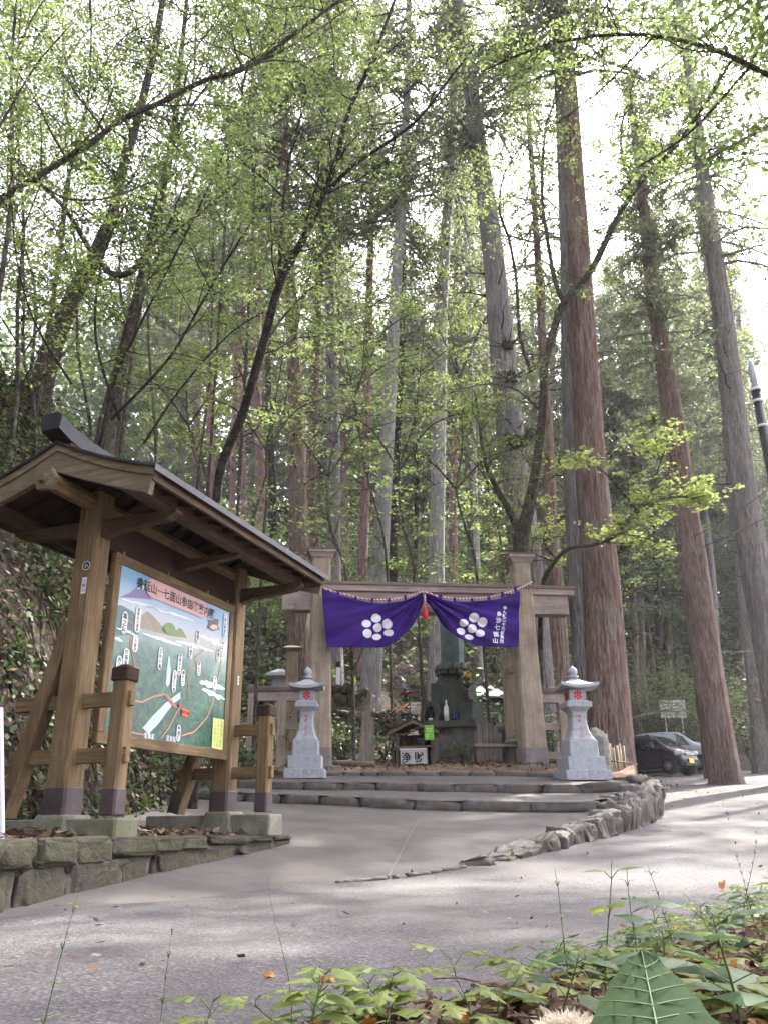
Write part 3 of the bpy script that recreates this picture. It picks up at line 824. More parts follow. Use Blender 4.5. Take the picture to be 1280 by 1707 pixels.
    for x,y,tx in ((402,1450,'至角瀬'),(565,1470,'至身延')):
        u,v=uv(x,y); text_mb(tx,.05,mb,frame4(W3(u,v,6),(0,1,0),(0,0,1)),0,False,thick=.0009)
    mb.build('painted_caption',[M['white']],pic)
map_board()

# ------------------------------------------------------------------ gate
GL=P(530,1284,16.5); GR=P(889,1286,17.0)
gd=(GR-GL); gd.z=0; GW=gd.length; GA=math.atan2(gd.y,gd.x)
GZ=.97
gate=thing('shrine_gate','tall grey timber gate with capped posts and a heavy crossbeam behind the purple banner','gate',(GL.x,GL.y,GZ),GA)
def square_post(mb,x,y,z0,z1,w0,w1,ch=.05):
    vs=[]
    for z,w in ((z0,w0),(z1,w1)):
        h=w/2; c=ch*w/w0
        vs+=[(x-h+c,y-h,z),(x+h-c,y-h,z),(x+h,y-h+c,z),(x+h,y+h-c,z),(x+h-c,y+h,z),(x-h+c,y+h,z),(x-h,y+h-c,z),(x-h,y-h+c,z)]
    mb.add(vs,[list(range(8))[::-1],list(range(8,16))]+[[i,(i+1)%8,(i+1)%8+8,i+8] for i in range(8)])
def gate_build():
    H=4.50
    for x in (0,GW):
        mb=MB(); square_post(mb,x,0,.10,H-.26,.50,.37); post=mb.build('post',M['gate_wood'],gate)
        mb=MB(); square_post(mb,x,0,.11,.46,.515,.508); mb.build('metal_shoe',M['gate_shoe'],post)
        mb=MB(); mb.box((x,0,.05),(.86,.80,.16),taper=.94,bev=.02); mb.build('plinth_stone',M['concrete'],post)
        mb=MB(); mb.box((x,0,H-.22),(.40,.40,.10),taper=1.28); mb.box((x,0,H-.13),(.56,.56,.075)); mb.build('cap_block',M['gate_wood_x'],post)
        mb=MB(); mb.box((x,0,H-.055),(.60,.60,.07),taper=.12); mb.box((x,0,H-.095),(.61,.61,.016)); mb.build('cap_roof',M['gate_trim'],post)
    zb=3.17
    mb=MB(); mb.box((GW/2+.09,.02,zb+.17),(GW+2*.87,.30,.40),bev=.01); mb.build('crossbeam',M['gate_wood_x'],gate)
    mb=MB(); mb.box((GW/2+.09,.02,zb+.435),(GW+2*1.0,.42,.125),bev=.01); mb.build('beam_rail',M['gate_wood_x'],gate)
    mb=MB(); mb.box((GW/2+.09,.02,zb+.53),(GW+2*1.03,.47,.065),bev=.008); mb.build('beam_cap',M['gate_trim'],gate)
    # rear supports and their rails
    for x in (0,GW):
        mb=MB(); square_post(mb,x-.02,1.35,.05,2.6,.26,.22,.02); mb.build('rear_post',M['gate_wood'],gate)
        for z in (.75,2.2):
            mb=MB(); mb.box((x-.01,.62,z),(.07,1.5,.15)); mb.build('rear_rail',M['gate_wood'],gate)
gate_build()
# side fences abutting the gate
def side_fence(label,side,L,loc):
    root=thing('side_fence',label,'fence',loc,GA)
    s=side
    mb=MB(); mb.box((s*(L/2),0,1.60),(L+.1,.24,.05)); mb.box((s*L/2,0,1.64),(L+.14,.28,.03),taper=.9); mb.build('cap_rail',M['gate_trim'],root)
    mb=MB(); mb.box((s*(L/2),0,1.48),(L,.13,.19)); mb.build('top_rail',M['gate_wood_x'],root)
    for z in (.92,.36):
        mb=MB(); mb.box((s*(L/2),0,z),(L,.06,.14)); mb.build('rail',M['gate_wood_x'],root)
    for f in ((.42,.93) if L>.9 else (.6,)):
        mb=MB(); mb.box((s*L*f,0,.70),(.17,.17,1.38),bev=.01); mb.build('post',M['gate_wood'],root)
    return root
fl=side_fence('short timber fence with capped rail behind the lantern nearest the map shelter',-1,1.12,Matrix.Translation((GL.x,GL.y+.0,GZ-.02))@Matrix.Rotation(GA,4,'Z')@Vector((-.24,.12,0)))
side_fence('short timber fence with capped rail between gate post and big cedar',1,.78,Matrix.Translation((GR.x,GR.y,GZ-.02))@Matrix.Rotation(GA,4,'Z')@Vector((.24,.12,0)))
# taller capped post with slanted brace behind the first fence
tp=P(482,1290,17.6)
root=thing('capped_post','grey timber post with brown cap and slanting dark brace behind the fence','post',(tp.x,tp.y,.95),GA)
mb=MB(); square_post(mb,0,0,0,2.56,.30,.26,.02); mb.build('shaft',M['gate_wood'],root)
mb=MB(); mb.box((0,0,2.58),(.30,.30,.07),taper=1.2); mb.box((0,0,2.65),(.42,.42,.06),taper=.5); mb.build('post_cap',M['gate_trim'],root)
mb=MB(); mb.beam((.08,-.12,1.6),(.50,-.22,2.15),.16,.12); mb.beam((.02,0,.2),(.10,-.05,1.7),.1,.1); mb.build('brace',M['dark_wood'],root)

# ------------------------------------------------------------------ purple banner, its rope and tassel
def gate_pt(x,y,z): return Matrix.Translation((GL.x,GL.y,GZ))@Matrix.Rotation(GA,4,'Z')@Vector((x,y,z))
cloth=NT('purple cloth'); w_=cloth.coord((1,1,1)); cf=cloth.noise(w_,2.2,5); 
cm=cloth.ramp(cf,[(.3,(.026,.006,.115)),(.7,(.048,.012,.19))]); cloth.wv=cloth.noise(cloth.coord((1,1,1)),240,2)
M['cloth']=cloth.pbr(cm,.75,cloth.bump(cloth.wv,.25,.002),spec=.2)
def local_of(px,py,yl):
    """gate-local x,z of a photo pixel on the plane y=yl of the gate"""
    Mi=(Matrix.Translation((GL.x,GL.y,GZ))@Matrix.Rotation(GA,4,'Z')).inverted()
    o=Mi@Vector((0,0,0)); d=(Mi.to_3x3()@ray(px,py)); t=(yl-o.y)/d.y; q=o+d*t; return q.x,q.z
YB=-.42
banner=thing('purple_banner','long purple cloth banner with two white seven-disc crests, gathered in the middle','banner',(GL.x,GL.y,GZ),GA)
def cat(pts,n):  # smooth resample of 2-D points
    pts=[Vector((p[0],p[1])) for p in pts]; out=[]
    for i in range(n):
        t=i/(n-1)*(len(pts)-1); k=min(int(t),len(pts)-2); f=t-k
        p0=pts[max(k-1,0)];p1=pts[k];p2=pts[k+1];p3=pts[min(k+2,len(pts)-1)]
        out.append(.5*((2*p1)+(-p0+p2)*f+(2*p0-5*p1+4*p2-p3)*f*f+(-p0+3*p1-3*p2+p3)*f**3))
    return out
def swag(name,toppx,botpx,gx,seed,label=None):
    n,m=90,46
    top=cat([local_of(x,y,YB) for x,y in toppx],n); bot=cat([local_of(x,y,YB) for x,y in botpx],n)
    gxl,gzl=local_of(*gx,YB)
    def depth(x,z):
        # folds fan out from the gather point and from the outer top corner
        d=math.hypot(x-gxl,z-gzl)+.12; a=math.atan2(z-gzl,x-gxl)
        k=min(1,.9/d)
        f=.045*math.sin(a*22+seed)*k*min(1,d*2)+.012*math.sin(a*55+seed*2)*k
        f+=.016*math.sin(x*9+seed)*max(0,1-abs(z-gzl+.5)*1.3)
        f+=.045*noise.noise(Vector((x*1.8,z*2.4,seed)))
        return YB-.03-f
    V=[];F=[]
    for j in range(m):
        t=j/(m-1)
        for i in range(n):
            p=top[i].lerp(bot[i],t)
            V.append((p.x,depth(p.x,p.y),p.y))
    for j in range(m-1):
        for i in range(n-1):
            a=j*n+i; F.append([a,a+1,a+n+1,a+n])
    mb=MB(); mb.add(V,F,0,True); o=mb.build(name,M['cloth'],banner)
    sol=o.modifiers.new('thick','SOLIDIFY'); sol.thickness=.004
    return o,depth
topL=[(536,981),(570,993),(600,1001),(640,1006),(670,1003),(690,995),(704,989)]
botL=[(545,1079),(575,1080),(610,1080),(640,1078),(668,1062),(692,1036),(705,1004)]
sl,dL=swag('cloth_swag',topL,botL,(705,992),1.0)
topR=[(708,989),(725,995),(755,1002),(785,1003),(820,1001),(845,994),(865,985)]
botR=[(710,1004),(728,1028),(752,1056),(780,1072),(810,1078),(840,1079),(863,1078)]
sr,dR=swag('cloth_swag',topR,botR,(707,992),2.6)
def disc_on(mb,cx,cz,rx,rz,dep,rot=0):
    vs=[(cx,dep(cx,cz)-.016,cz)]; K=22; F=[]
    for r in range(1,5):
        for k in range(K):
            a=2*math.pi*k/K; X=rx*r/4*math.cos(a); Z=rz*r/4*math.sin(a)
            x=cx+X*math.cos(rot)-Z*math.sin(rot); z=cz+X*math.sin(rot)+Z*math.cos(rot); vs.append((x,dep(x,z)-.016,z))
    for k in range(K): F.append([0,1+k,1+(k+1)%K])
    for r in range(3):
        for k in range(K): F.append([1+r*K+k,1+(r+1)*K+k,1+(r+1)*K+(k+1)%K,1+r*K+(k+1)%K])
    mb.add(vs,F,0,True)
M['crest']=mat_plain('white dyed cloth',(.74,.72,.76),.8,.04)
for sw,dep,ctr,ds in ((sl,dL,(629,1049),[(627,1031,17,16),(611,1040,16,14),(645,1041,17,16),(612,1057,16,15),(647,1056,16,12),(628,1062,16,11),(629,1047,15.5,14)]),
                  (sr,dR,(786,1046),[(789,1030,17,15),(772,1039,16,12),(803,1038,16,16),(767,1053,16,13),(799,1056,16,13),(781,1062,16,9),(786,1048,15.5,15)])):
    for x,y,w,h in ds:
        mb=MB(); cx,cz=local_of(x,y,YB); s=16.6/1400*.5
        disc_on(mb,cx,cz,w*s*.97,h*s*1.0,dep,random.uniform(-.2,.2)); mb.build('crest_disc',M['crest'],sw)
for (x,y,tx,vs_) in ((839,1044,'維時二十三年満月',.083),(826,1050,'奉身七面山',.10)):
    for i,ch in enumerate(tx):
        pass
mb=MB()
def col_text(tx,pts,size):
    n=len(tx)
    for i,ch in enumerate(tx):
        t=i/(n-1); x=pts[0][0]+(pts[1][0]-pts[0][0])*t; y=pts[0][1]+(pts[1][1]-pts[0][1])*t
        cx,cz=local_of(x,y,YB)
        F=frame4((cx,dR(cx,cz)-.006,cz),(1,0,0),(0,0,1)); k0=len(mb.v)
        text_mb(ch,size,mb,F,0,bold=.03,thick=.0)
        for q in range(k0,len(mb.v)): v=mb.v[q]; mb.v[q]=(v[0],dR(v[0],v[2])-.012,v[2])
col_text('ゆん延二十三部落同',((841,1013),(834.5,1070)),.082)
col_text('身沙七面山',((831,1024),(823.5,1069)),.115)
mb.build('lettering',M['crest'],sr)
# rope, loops, tassel
ropem=NT('red and white twisted rope'); c_=ropem.coord((1,1,1)); sp_=ropem.n('ShaderNodeSeparateXYZ'); ropem.l(c_,sp_.inputs[0])
m1=ropem.n('ShaderNodeMath',operation='MULTIPLY_ADD'); ropem.l(sp_.outputs[2],m1.inputs[0]); m1.inputs[1].default_value=.9; ropem.l(sp_.outputs[0],m1.inputs[2])
m2=ropem.n('ShaderNodeMath',operation='MULTIPLY'); ropem.l(m1.outputs[0],m2.inputs[0]); m2.inputs[1].default_value=14
m3=ropem.n('ShaderNodeMath',operation='FRACT'); ropem.l(m2.outputs[0],m3.inputs[0])
rc=ropem.ramp(m3.outputs[0],[(.0,(.72,.68,.68)),(.55,(.45,.02,.04))],'CONSTANT'); ropem.pbr(rc,.8)
rope=thing('twisted_rope','thin red and white twisted rope the purple banner hangs from','rope',(GL.x,GL.y,GZ),GA)
mb=MB()
rp=[(530,978),(552,985),(580,992),(610,999),(645,1000),(675,996),(704,987),(730,994),(765,998),(800,997),(830,992),(860,983),(886,970)]
pts=[local_of(x,y,YB+.02) for x,y in rp]; q=cat(pts,60)
mb.tube([(p.x,YB+.02,p.y) for p in q],.017,8); mb.build('cord',ropem.m,rope)
for x,y in [(564,995),(592,1003),(620,1006),(648,1006),(675,1001),(733,1000),(757,1005),(786,1006),(814,1003),(836,995),(858,986)]:
    cx,cz=local_of(x,y,YB); mb=MB(); mb.box((cx,YB-.035,cz+.035),(.055,.02,.13),rot=Matrix.Rotation(random.uniform(-.2,.2),3,'Y')); mb.build('hanging_loop',M['cloth'],banner)
cx,cz=local_of(705,994,YB)
tas=thing('red_tassel','red tassel and knotted cord hanging where the banner is gathered','tassel',gate_pt(cx+.02,YB-.09,cz),GA)
mb=MB(); mb.tube([(0,0,.02),(.0,-.01,-.15),(.012,0,-.34)],.014,6); mb.build('cord',ropem.m,tas)
mb=MB(); mb.lathe([(.02,-.30),(.045,-.33),(.05,-.37),(.035,-.40),(.06,-.43),(.072,-.52),(.066,-.66),(.0,-.66)],n=14); mb.build('tassel_skirt',M['red'],tas)
mb=MB()
for s in (1,-1): mb.tube([(0,0,-.33),(s*.07,0,-.29),(s*.09,0,-.34),(s*.03,0,-.36)],.009,6)
mb.build('bow',M['red'],tas)
tas.scale=(.75,.75,.75)

# ------------------------------------------------------------------ stone lanterns
def lantern(name,label,loc,rz,s=1.0):
    root=thing(name,label,'stone lantern',loc,rz,'pale granite lanterns beside the gate')
    mb=MB(); mb.box((0,0,.065),(.92,.86,.17),bev=.008); mb.build('base_slab',M['granite_rough'],root)
    mb=MB(); mb.box((0,0,.265),(.76,.72,.235),bev=.008); mb.build('lower_block',M['granite'],root)
    mb=MB(); mb.box((0,0,.53),(.60,.56,.295),taper=.97,bev=.015); mb.build('upper_block',M['granite'],root)
    mb=MB(); vs=[];fs=[]
    prof=[(.66,.27),(.70,.262),(.75,.225),(.85,.185),(.97,.16),(1.08,.152),(1.17,.165),(1.20,.18),(1.205,.13)]
    n=len(prof)
    for z,h in prof:
        c=h*.16
        vs+=[(-h+c,-h,z),(h-c,-h,z),(h,-h+c,z),(h,h-c,z),(h-c,h,z),(-h+c,h,z),(-h,h-c,z),(-h,-h+c,z)]
    for i in range(n-1):
        for k in range(8): fs.append([i*8+k,i*8+(k+1)%8,(i+1)*8+(k+1)%8,(i+1)*8+k])
    fs+=[list(range(8))[::-1],list(range((n-1)*8,n*8))]
    mb.add(vs,fs); sh_=mb.build('shaft',M['granite'],root)
    mb=MB()
    for i,ch in enumerate('奉献 元丁目'):
        z=1.10-i*.072
        if ch==' ': continue
        # depth of the shaft face at z
        zz=[p[0] for p in prof]; hh=[p[1] for p in prof]; h=float(np.interp(z,zz,hh)); sl_=(np.interp(z+.03,zz,hh)-np.interp(z-.03,zz,hh))/.06
        F=frame4((0,-h-.004,z),(1,0,0),Vector((0,-sl_,1)))
        text_mb(ch,.058,mb,F,0,bold=.02,thick=.003)
    mb.build('inscription',M['red'],sh_)
    mb=MB(); mb.box((0,0,1.235),(.34,.34,.07),taper=1.42); mb.box((0,0,1.315),(.52,.52,.09),bev=.008); mb.box((0,0,1.375),(.50,.50,.03),taper=.8); mb.build('platform',M['granite'],root)
    mb=MB(); mb.box((0,0,1.49),(.345,.345,.205),bev=.006); fb=mb.build('fire_box',M['granite'],root)
    for ax in (0,1):
        mb=MB()
        F=frame4((0,-.176,1.49),(1,0,0),(0,0,1)) if ax==0 else frame4((-.176,0,1.49),(0,-1,0),(0,0,1))
        for k in range(7):
            r=.062 if k<6 else 0; cx,cy=r*math.cos(k*math.pi/3+math.pi/6),r*math.sin(k*math.pi/3+math.pi/6)
            mb.add([F@Vector((cx+.027*math.cos(j*math.pi/7),cy+.027*math.sin(j*math.pi/7),.001)) for j in range(14)],[list(range(14))])
        mb.build('crest',M['red'],fb)
    # roof: square, upturned corners
    n=17; V=[];F=[]; hw=.385
    for top in (1,0):
        for j in range(n):
            for i in range(n):
                u=2*i/(n-1)-1; v=2*j/(n-1)-1; e=max(abs(u),abs(v)); c=abs(u*v)
                x=u*hw*(1+.04*c); y=v*hw*(1+.04*c)
                if top: z=1.66+.17*(1-e)**1.35+.055*c**2.2*1.0+.02*(1-e)
                else: z=1.605+.055*c**2.2
                V.append((x,y,z))
    for b in (0,n*n):
        for j in range(n-1):
            for i in range(n-1):
                a=b+j*n+i; F.append([a,a+1,a+n+1,a+n] if b==0 else [a,a+n,a+n+1,a+1])
    def edge(idx):
        for a,b in zip(idx[:-1],idx[1:]): F.append([a,a+n*n,b+n*n,b])
    edge(list(range(n))); edge([n-1+k*n for k in range(n)]); edge([n*n-1-k for k in range(n)]); edge([n*(n-1)-k*n for k in range(n)])
    mb=MB(); mb.add(V,F,0,False); mb.build('roof',M['granite'],root)
    mb=MB(); mb.lathe([(.11,1.83),(.115,1.86),(.07,1.875),(.06,1.885),(.088,1.91),(.098,1.95),(.085,1.99),(.045,2.02),(.012,2.05),(.004,2.07)],n=20); mb.build('finial',M['granite'],root)
    return root
pL=P(509.5,1297,15.4); pR=P(970,1300,14.85)
L1=lantern('stone_lantern','pale granite lantern by the map shelter, in front of the gate post nearer it',pL,R(0))
L2=dup(L1,pR,R(7),'pale granite lantern beside the big twin cedar, in front of the other gate post')
L1.scale=(.76,.76,.955); L2.scale=(.85,.85,.94)
# distant little stone lantern on the bank
q=P(467,1138,19.5)
m=thing('small_stone_lantern','small grey stone lantern half hidden behind the fence post on the bank','stone lantern',(q.x,q.y,q.z-.9))
mb=MB(); mb.lathe([(.2,0),(.2,.15),(.11,.2),(.10,.65),(.2,.72),(.2,.78)],n=8,sm=False); mb.build('shaft',M['granite_rough'],m)
mb=MB(); mb.box((0,0,.9),(.3,.3,.25)); mb.build('fire_box',M['granite_rough'],m)
mb=MB(); mb.box((0,0,1.06),(.62,.62,.07),taper=.9); mb.box((0,0,1.15),(.52,.52,.12),taper=.2); mb.build('roof',M['granite_rough'],m)
# ------------------------------------------------------------------ shrine yard
YD=19.0
def zy(x,y): return z_base(min(x,3.6),y)
MX=P(762,1285,YD).x; MR=R(-24)
MO=Vector((MX-.10,YD+.4,1.17))
mon=thing('memorial_stone','dark stone memorial tablet on a lotus seat and stacked blocks behind the banner','monument',MO,MR)
def monument():
    def zz(py): return P(745,py,YD).z-MO.z
    lv=lambda a,b:(zz(a)+zz(b))/2
    def blk(nm,y1,y0,w,d,mat,off=(0,0),bev=.01,parent=mon,taper=1):
        z1,z0=zz(y1),zz(y0); mb=MB(); mb.box((off[0],off[1],(z0+z1)/2),(w,d,z1-z0),bev=bev,taper=taper); return mb.build(nm,mat,parent)
    blk('base_masonry',1213,1262,1.30,1.35,M['masonry'],(.05,.25))
    blk('plinth_course',1262,1290,1.55,1.7,M['masonry'],(-.05,.15))
    blk('table_slab',1203,1213.5,1.46,1.5,M['monument'],(.05,.2))
    blk('stone_block',1165,1203,1.12,.85,M['monument'],(-.03,.45))
    blk('stone_block',1131,1165,.88,.72,M['monument'],(-.03,.45))
    blk('step_course',1126,1131,.66,.60,M['monument'],(-.03,.45)); blk('step_course',1120,1126,.60,.54,M['monument'],(-.03,.45)); blk('step_course',1114,1120,.54,.5,M['monument'],(-.03,.45))
    # lotus seat
    z0,z1=zz(1117),zz(1099)
    mb=MB(); mb.lathe([(.22,z0),(.36,z0+.05),(.42,z0+.13),(.38,z1-.02),(.2,z1)],(-.03,.45,0),24); lo=mb.build('lotus_seat',M['monument'],mon)
    for k in range(12):
        a=2*math.pi*k/12; mb=MB(); mb.rock((0,0,0),(.17,.10,.2),seed=k,n=2,amp=.08); o=mb.build('petal',M['monument'],lo); o.location=(-.03+.38*math.cos(a),.45+.38*math.sin(a),(z0+z1)/2+.05); o.rotation_euler=(R(-18),0,a+math.pi/2)
        mb=MB(); mb.rock((0,0,0),(.17,.10,.2),seed=k+20,n=2,amp=.08); a+=.26; o=mb.build('petal',M['monument'],lo); o.location=(-.03+.34*math.cos(a),.45+.34*math.sin(a),(z0+z1)/2-.04); o.rotation_euler=(R(-30),0,a+math.pi/2)
    zt=zz(1000)
    mb=MB(); mb.box((-.03,.45,(z1+zt)/2),(.46,.36,zt-z1),bev=.012); tb=mb.build('tablet',M['tablet'],mon)
    mb=MB(); text_mb('南無妙法蓮華経',.24,mb,frame4((-.03,.45-.181,z1+1.05),(1,0,0),(0,0,1)),0,True,bold=.01,thick=.002,pitch=1.15); mb.build('inscription',M['monument'],tb)
    # joints of the masonry
monument()
Mm=Matrix.Translation(MO)@Matrix.Rotation(MR,4,'Z')
ztab=P(745,1203,YD).z-MO.z
def on_table(x,y): return Mm@Vector((x,y,ztab))
# little stone lamp house
r=thing('stone_lamp_house','small arched stone lamp house standing on the memorial table','lamp house',on_table(-.34,-.22),MR)
mb=MB(); mb.box((0,0,.03),(.44,.34,.06),bev=.02); mb.build('foot',M['monument'],r)
mb=MB()
arch=[(-.20,.06),(-.22,.22),(-.17,.36),(-.08,.45),(0,.49),(.08,.45),(.17,.36),(.22,.22),(.20,.06),(.11,.06),(.12,.24),(.06,.34),(0,.37),(-.06,.34),(-.12,.24),(-.11,.06)]
mb.prism(arch,-.14,.14); mb.build('arch',M['monument'],r)
mb=MB(); mb.lathe([(.05,.06),(.06,.10),(.03,.13),(.055,.2),(.045,.28),(.01,.3)],n=12); mb.build('oil_cup',M['monument'],r)
mb=MB(); mb.lathe([(.05,.062),(.055,.085),(.05,.11)],(0,-.09,0),n=12); mb.build('white_dish',M['white'],r)
# bottles
def bottle(label,x,y,h,rr,mat,col):
    b=thing('bottle',label,'bottle',on_table(x,y),MR)
    mb=MB(); mb.lathe([(rr,0),(rr,h*.6),(rr*.8,h*.7),(rr*.35,h*.8),(rr*.33,h*.93),(rr*.4,h*.94),(rr*.4,h)],n=14); mb.build('glass',mat,b)
    mb=MB(); mb.lathe([(rr*1.03,h*.15),(rr*1.03,h*.5)],n=14); mb.build('label_band',col,b)
bottle('tall white sake bottle standing on the memorial table',.06,-.36,.48,.055,M['white'],M['white'])
M['blue_glass']=mat_plain('blue glass',(.03,.03,.22),.15,.05)
bottle('small blue bottle beside the tall white bottle',.20,-.33,.20,.025,M['blue_glass'],M['blue_glass'])
bottle('dark slim bottle next to the flower vase',.27,-.30,.30,.03,M['black'],M['blue_glass'])
bottle('small pale bottle between the lamp house and the flower stand',-.62,-.3,.22,.03,M['white'],M['white'])
# vases of flowers
M['yellow']=mat_plain('yellow petals',(.75,.55,.03),.6,.15); M['maroon']=mat_plain('maroon petals',(.25,.02,.04),.6,.2); M['violet']=mat_plain('blue violet petals',(.10,.12,.55),.6,.2)
M['leaf_dark']=mat_leaf('dark leaf',[(.02,.05,.015),(.035,.085,.025)],.2)
def flowers(label,loc,base_h,seed,cols):
    g=np.random.default_rng(seed)
    f=thing('flower_vase',label,'flower vase',loc,MR)
    mb=MB(); mb.box((0,0,base_h/2),(.30,.30,base_h),bev=.01); mb.box((0,0,base_h+.02),(.34,.34,.05),bev=.01); mb.build('stone_stand',M['monument'],f)
    mb=MB(); mb.lathe([(.055,base_h+.04),(.06,base_h+.12),(.05,base_h+.25),(.062,base_h+.32),(.05,base_h+.32)],n=14); mb.build('vase',M['shoe'],f)
    hb=base_h+.32
    stems=MB(); 
    tips=[]
    for k in range(16):
        a=g.uniform(0,6.28); rr=g.uniform(0,.13); h=g.uniform(.12,.42); tips.append((rr*math.cos(a),rr*math.sin(a),hb+h)); stems.tube([(0,0,hb-.1),(rr*.6*math.cos(a),rr*.6*math.sin(a),hb+h*.6),tips[-1]],.004,4)
    stems.build('stem',M['leaf_dark'],f)
    C=g.normal(size=(60,3))*(.075,.075,.10)+(0,0,hb+.15); link('leaf_spray',np_mesh('leaf_spray',leaves(C,g.normal(size=(60,3)),.09,g=g),4,M['leaf_dark']),f)
    for i,tp_ in enumerate(tips):
        C=np.array(tp_)+g.normal(size=(26,3))*.022; link('blossom',np_mesh('blossom',leaves(C,g.normal(size=(26,3)),.045,g=g),4,cols[i%len(cols)] if tp_[2]>hb+.22 else cols[-1]),f)
flowers('vase of yellow and maroon flowers on the stone stand by the bottles',on_table(.50,-.15),.42,3,[M['yellow'],M['yellow'],M['crest'],M['maroon']])
flowers('vase of blue and yellow flowers behind the offering shed roof',on_table(-1.02,-.05)-Vector((0,0,.12)),.36,5,[M['violet'],M['yellow'],M['violet'],M['maroon']])

# offering shed with its white box
SO=P(695,1278,17.9); SO.z=zy(SO.x,SO.y)+.02; SR=R(-12)
shed=thing('offering_shed','small open wooden offering shed with a gabled roof in front of the memorial','shed',SO,SR)
M['old_wood']=mat_wood('old grey brown wood',(.05,.038,.03),(.11,.085,.068),(.20,.165,.135))
hz=.74
for x in (-.42,.42):
    for y in (-.25,.35):
        mb=MB(); mb.box((x,y,hz/2),(.075,.075,hz)); mb.build('post',M['old_wood'],shed)
mb=MB(); mb.box((0,.38,hz/2),(.9,.02,hz)); mb.build('back_panel',M['old_wood'],shed)
for s in (-1,1):
    mb=MB(); mb.box((s*.46,.05,hz/2),(.02,.62,hz)); mb.build('side_panel',M['old_wood'],shed)
for s in (1,-1):
    mb=MB(); mb.prism([(0,1.03),(s*.62,.76),(s*.62,.72),(0,.99)],-.48,.52); mb.build('roof_slope',M['old_wood'],shed)
    mb=MB(); mb.prism([(0,1.055),(s*.65,.785),(s*.65,.76),(0,1.03)],-.51,.55); mb.build('roof_sheet',M['roof_metal'],shed)
    mb=MB(); mb.prism([(0,.99),(s*.62,.72),(s*.58,.68),(0,.93)],-.50,-.47); mb.build('barge_board',M['wood'],shed)
mb=MB(); mb.box((0,-.05,.40),(.86,.62,.04)); mb.build('shelf',M['wood'],shed)
mb=MB(); mb.prism([(-.5,.45),(-.62,0),(-.5,0)],-.2,.3); mb.build('buttress',M['old_wood'],shed)
bx=thing('offering_box','pale offering box lettered in black below the shed shelf','offering box',Matrix.Translation(SO)@Vector((0,0,0)),SR)
mb=MB(); mb.box((-.02,-.24,.17),(.62,.30,.33),bev=.006); b1=mb.build('box',mat_stone('pale painted box',(.40,.40,.38),(.58,.57,.55),8,bump=.1),bx)
mb=MB(); F=frame4((-.02,-.392,.16),(1,0,0),(0,0,1)); text_mb('浄',.24,mb,Matrix.Translation(Vector((-.17,0,0)))@F,0,bold=.02,thick=.003); text_mb('財',.24,mb,Matrix.Translation(Vector((.14,0,0)))@F,0,bold=.02,thick=.003); mb.build('lettering',M['black'],b1)
mb=MB(); mb.box((-.02,-.24,.345),(.66,.34,.025)); mb.build('lid',M['white'],bx)
bl=thing('incense_pot','round dark incense pot on the shed shelf','pot',Matrix.Translation(SO)@Matrix.Rotation(SR,4,'Z')@Vector((.12,-.09,.363)))
mb=MB(); mb.lathe([(.05,0),(.09,.03),(.11,.10),(.09,.16),(.075,.15)],n=16); mb.build('bowl',M['shoe'],bl)
shed.scale=(.86,.86,.86); bx.scale=(.86,.86,.86)
gm=NT('green and yellow card'); gc=gm.coord((1,1,1)); gcol=gm.ramp(gm.noise(gc,9,4),[(.35,(.05,.28,.05)),(.55,(.12,.42,.06)),(.75,(.65,.62,.08))]); gm.pbr(gcol,.4)
cd_=thing('green_card','green and yellow laminated card hanging from the shed eave','card',P(715,1221,17.25),R(6))
mb=MB(); mb.box((0,0,0),(.185,.006,.29)); mb.build('card',gm.m,cd_)
mb=MB(); mb.box((0,-.0045,.075),(.13,.002,.02)); mb.box((0,-.0045,.03),(.13,.002,.014)); mb.build('printed_band',M['yellow'],cd_)
# white notice behind
nt=thing('notice_plate','small white notice plate on the brown slope behind the flowers','notice',P(694,1180,20.5))
mb=MB(); mb.box((0,0,0),(.28,.01,.28)); mb.build('plate',M['rust_board'],nt); mb=MB(); mb.box((0,0,.155),(.44,.02,.03)); mb.box((.12,.01,-.35),(.03,.03,1.0)); mb.build('stand',M['old_wood'],nt)
mb=MB(); text_mb('火気厳禁',.06,mb,frame4((0,-.0065,.07),(1,0,0),(0,0,1)),0,thick=.001); mb.build('printed_text',M['black'],nt)
# orange bamboo pole
ob=thing('orange_pole','short orange pole slanting beside the flowers','pole',P(670,1183,18.8)); mb=MB(); mb.tube([(-.12,0,-.08),(.14,0,.14)],.022,8); mb.build('pole',mat_plain('orange plastic',(.62,.26,.06),.5),ob)

# kiosk with pyramid roof
KP=P(812,1268,22.5); KP.z=1.35
ki=thing('small_kiosk','small square wooden kiosk with a pale pyramid roof and pointed finial','kiosk',KP,R(12))
zt=P(812,1168,22.5).z-KP.z
for x in (-.40,.40):
    for y in (-.4,.4):
        mb=MB(); mb.box((x,y,zt/2),(.12,.12,zt)); mb.build('post',M['wood'],ki)
mb=MB(); mb.box((0,.30,zt/2),(.72,.04,zt)); mb.build('back_panel',M['dark_wood'],ki)
mb=MB(); mb.box((0,-.38,.40),(.70,.04,.9)); mb.build('front_panel',M['old_wood'],ki)
mb=MB(); mb.box((0,-.36,zt-.24),(.70,.03,.28)); fr_=mb.build('window_frame',M['white'],ki)
mb=MB(); mb.box((0,-.38,zt-.24),(.60,.012,.22)); mb.build('pane',mat_plain('dim glass',(.10,.14,.16),.15),fr_)
mb=MB(); mb.box((0,0,zt-.04),(1.0,1.0,.12)); mb.build('eave_beam',M['dark_wood'],ki)
M['pale_roof']=mat_plain('pale roof sheet',(.12,.118,.122),.5,.2,4)
n=11;V=[];F=[];hw=.72
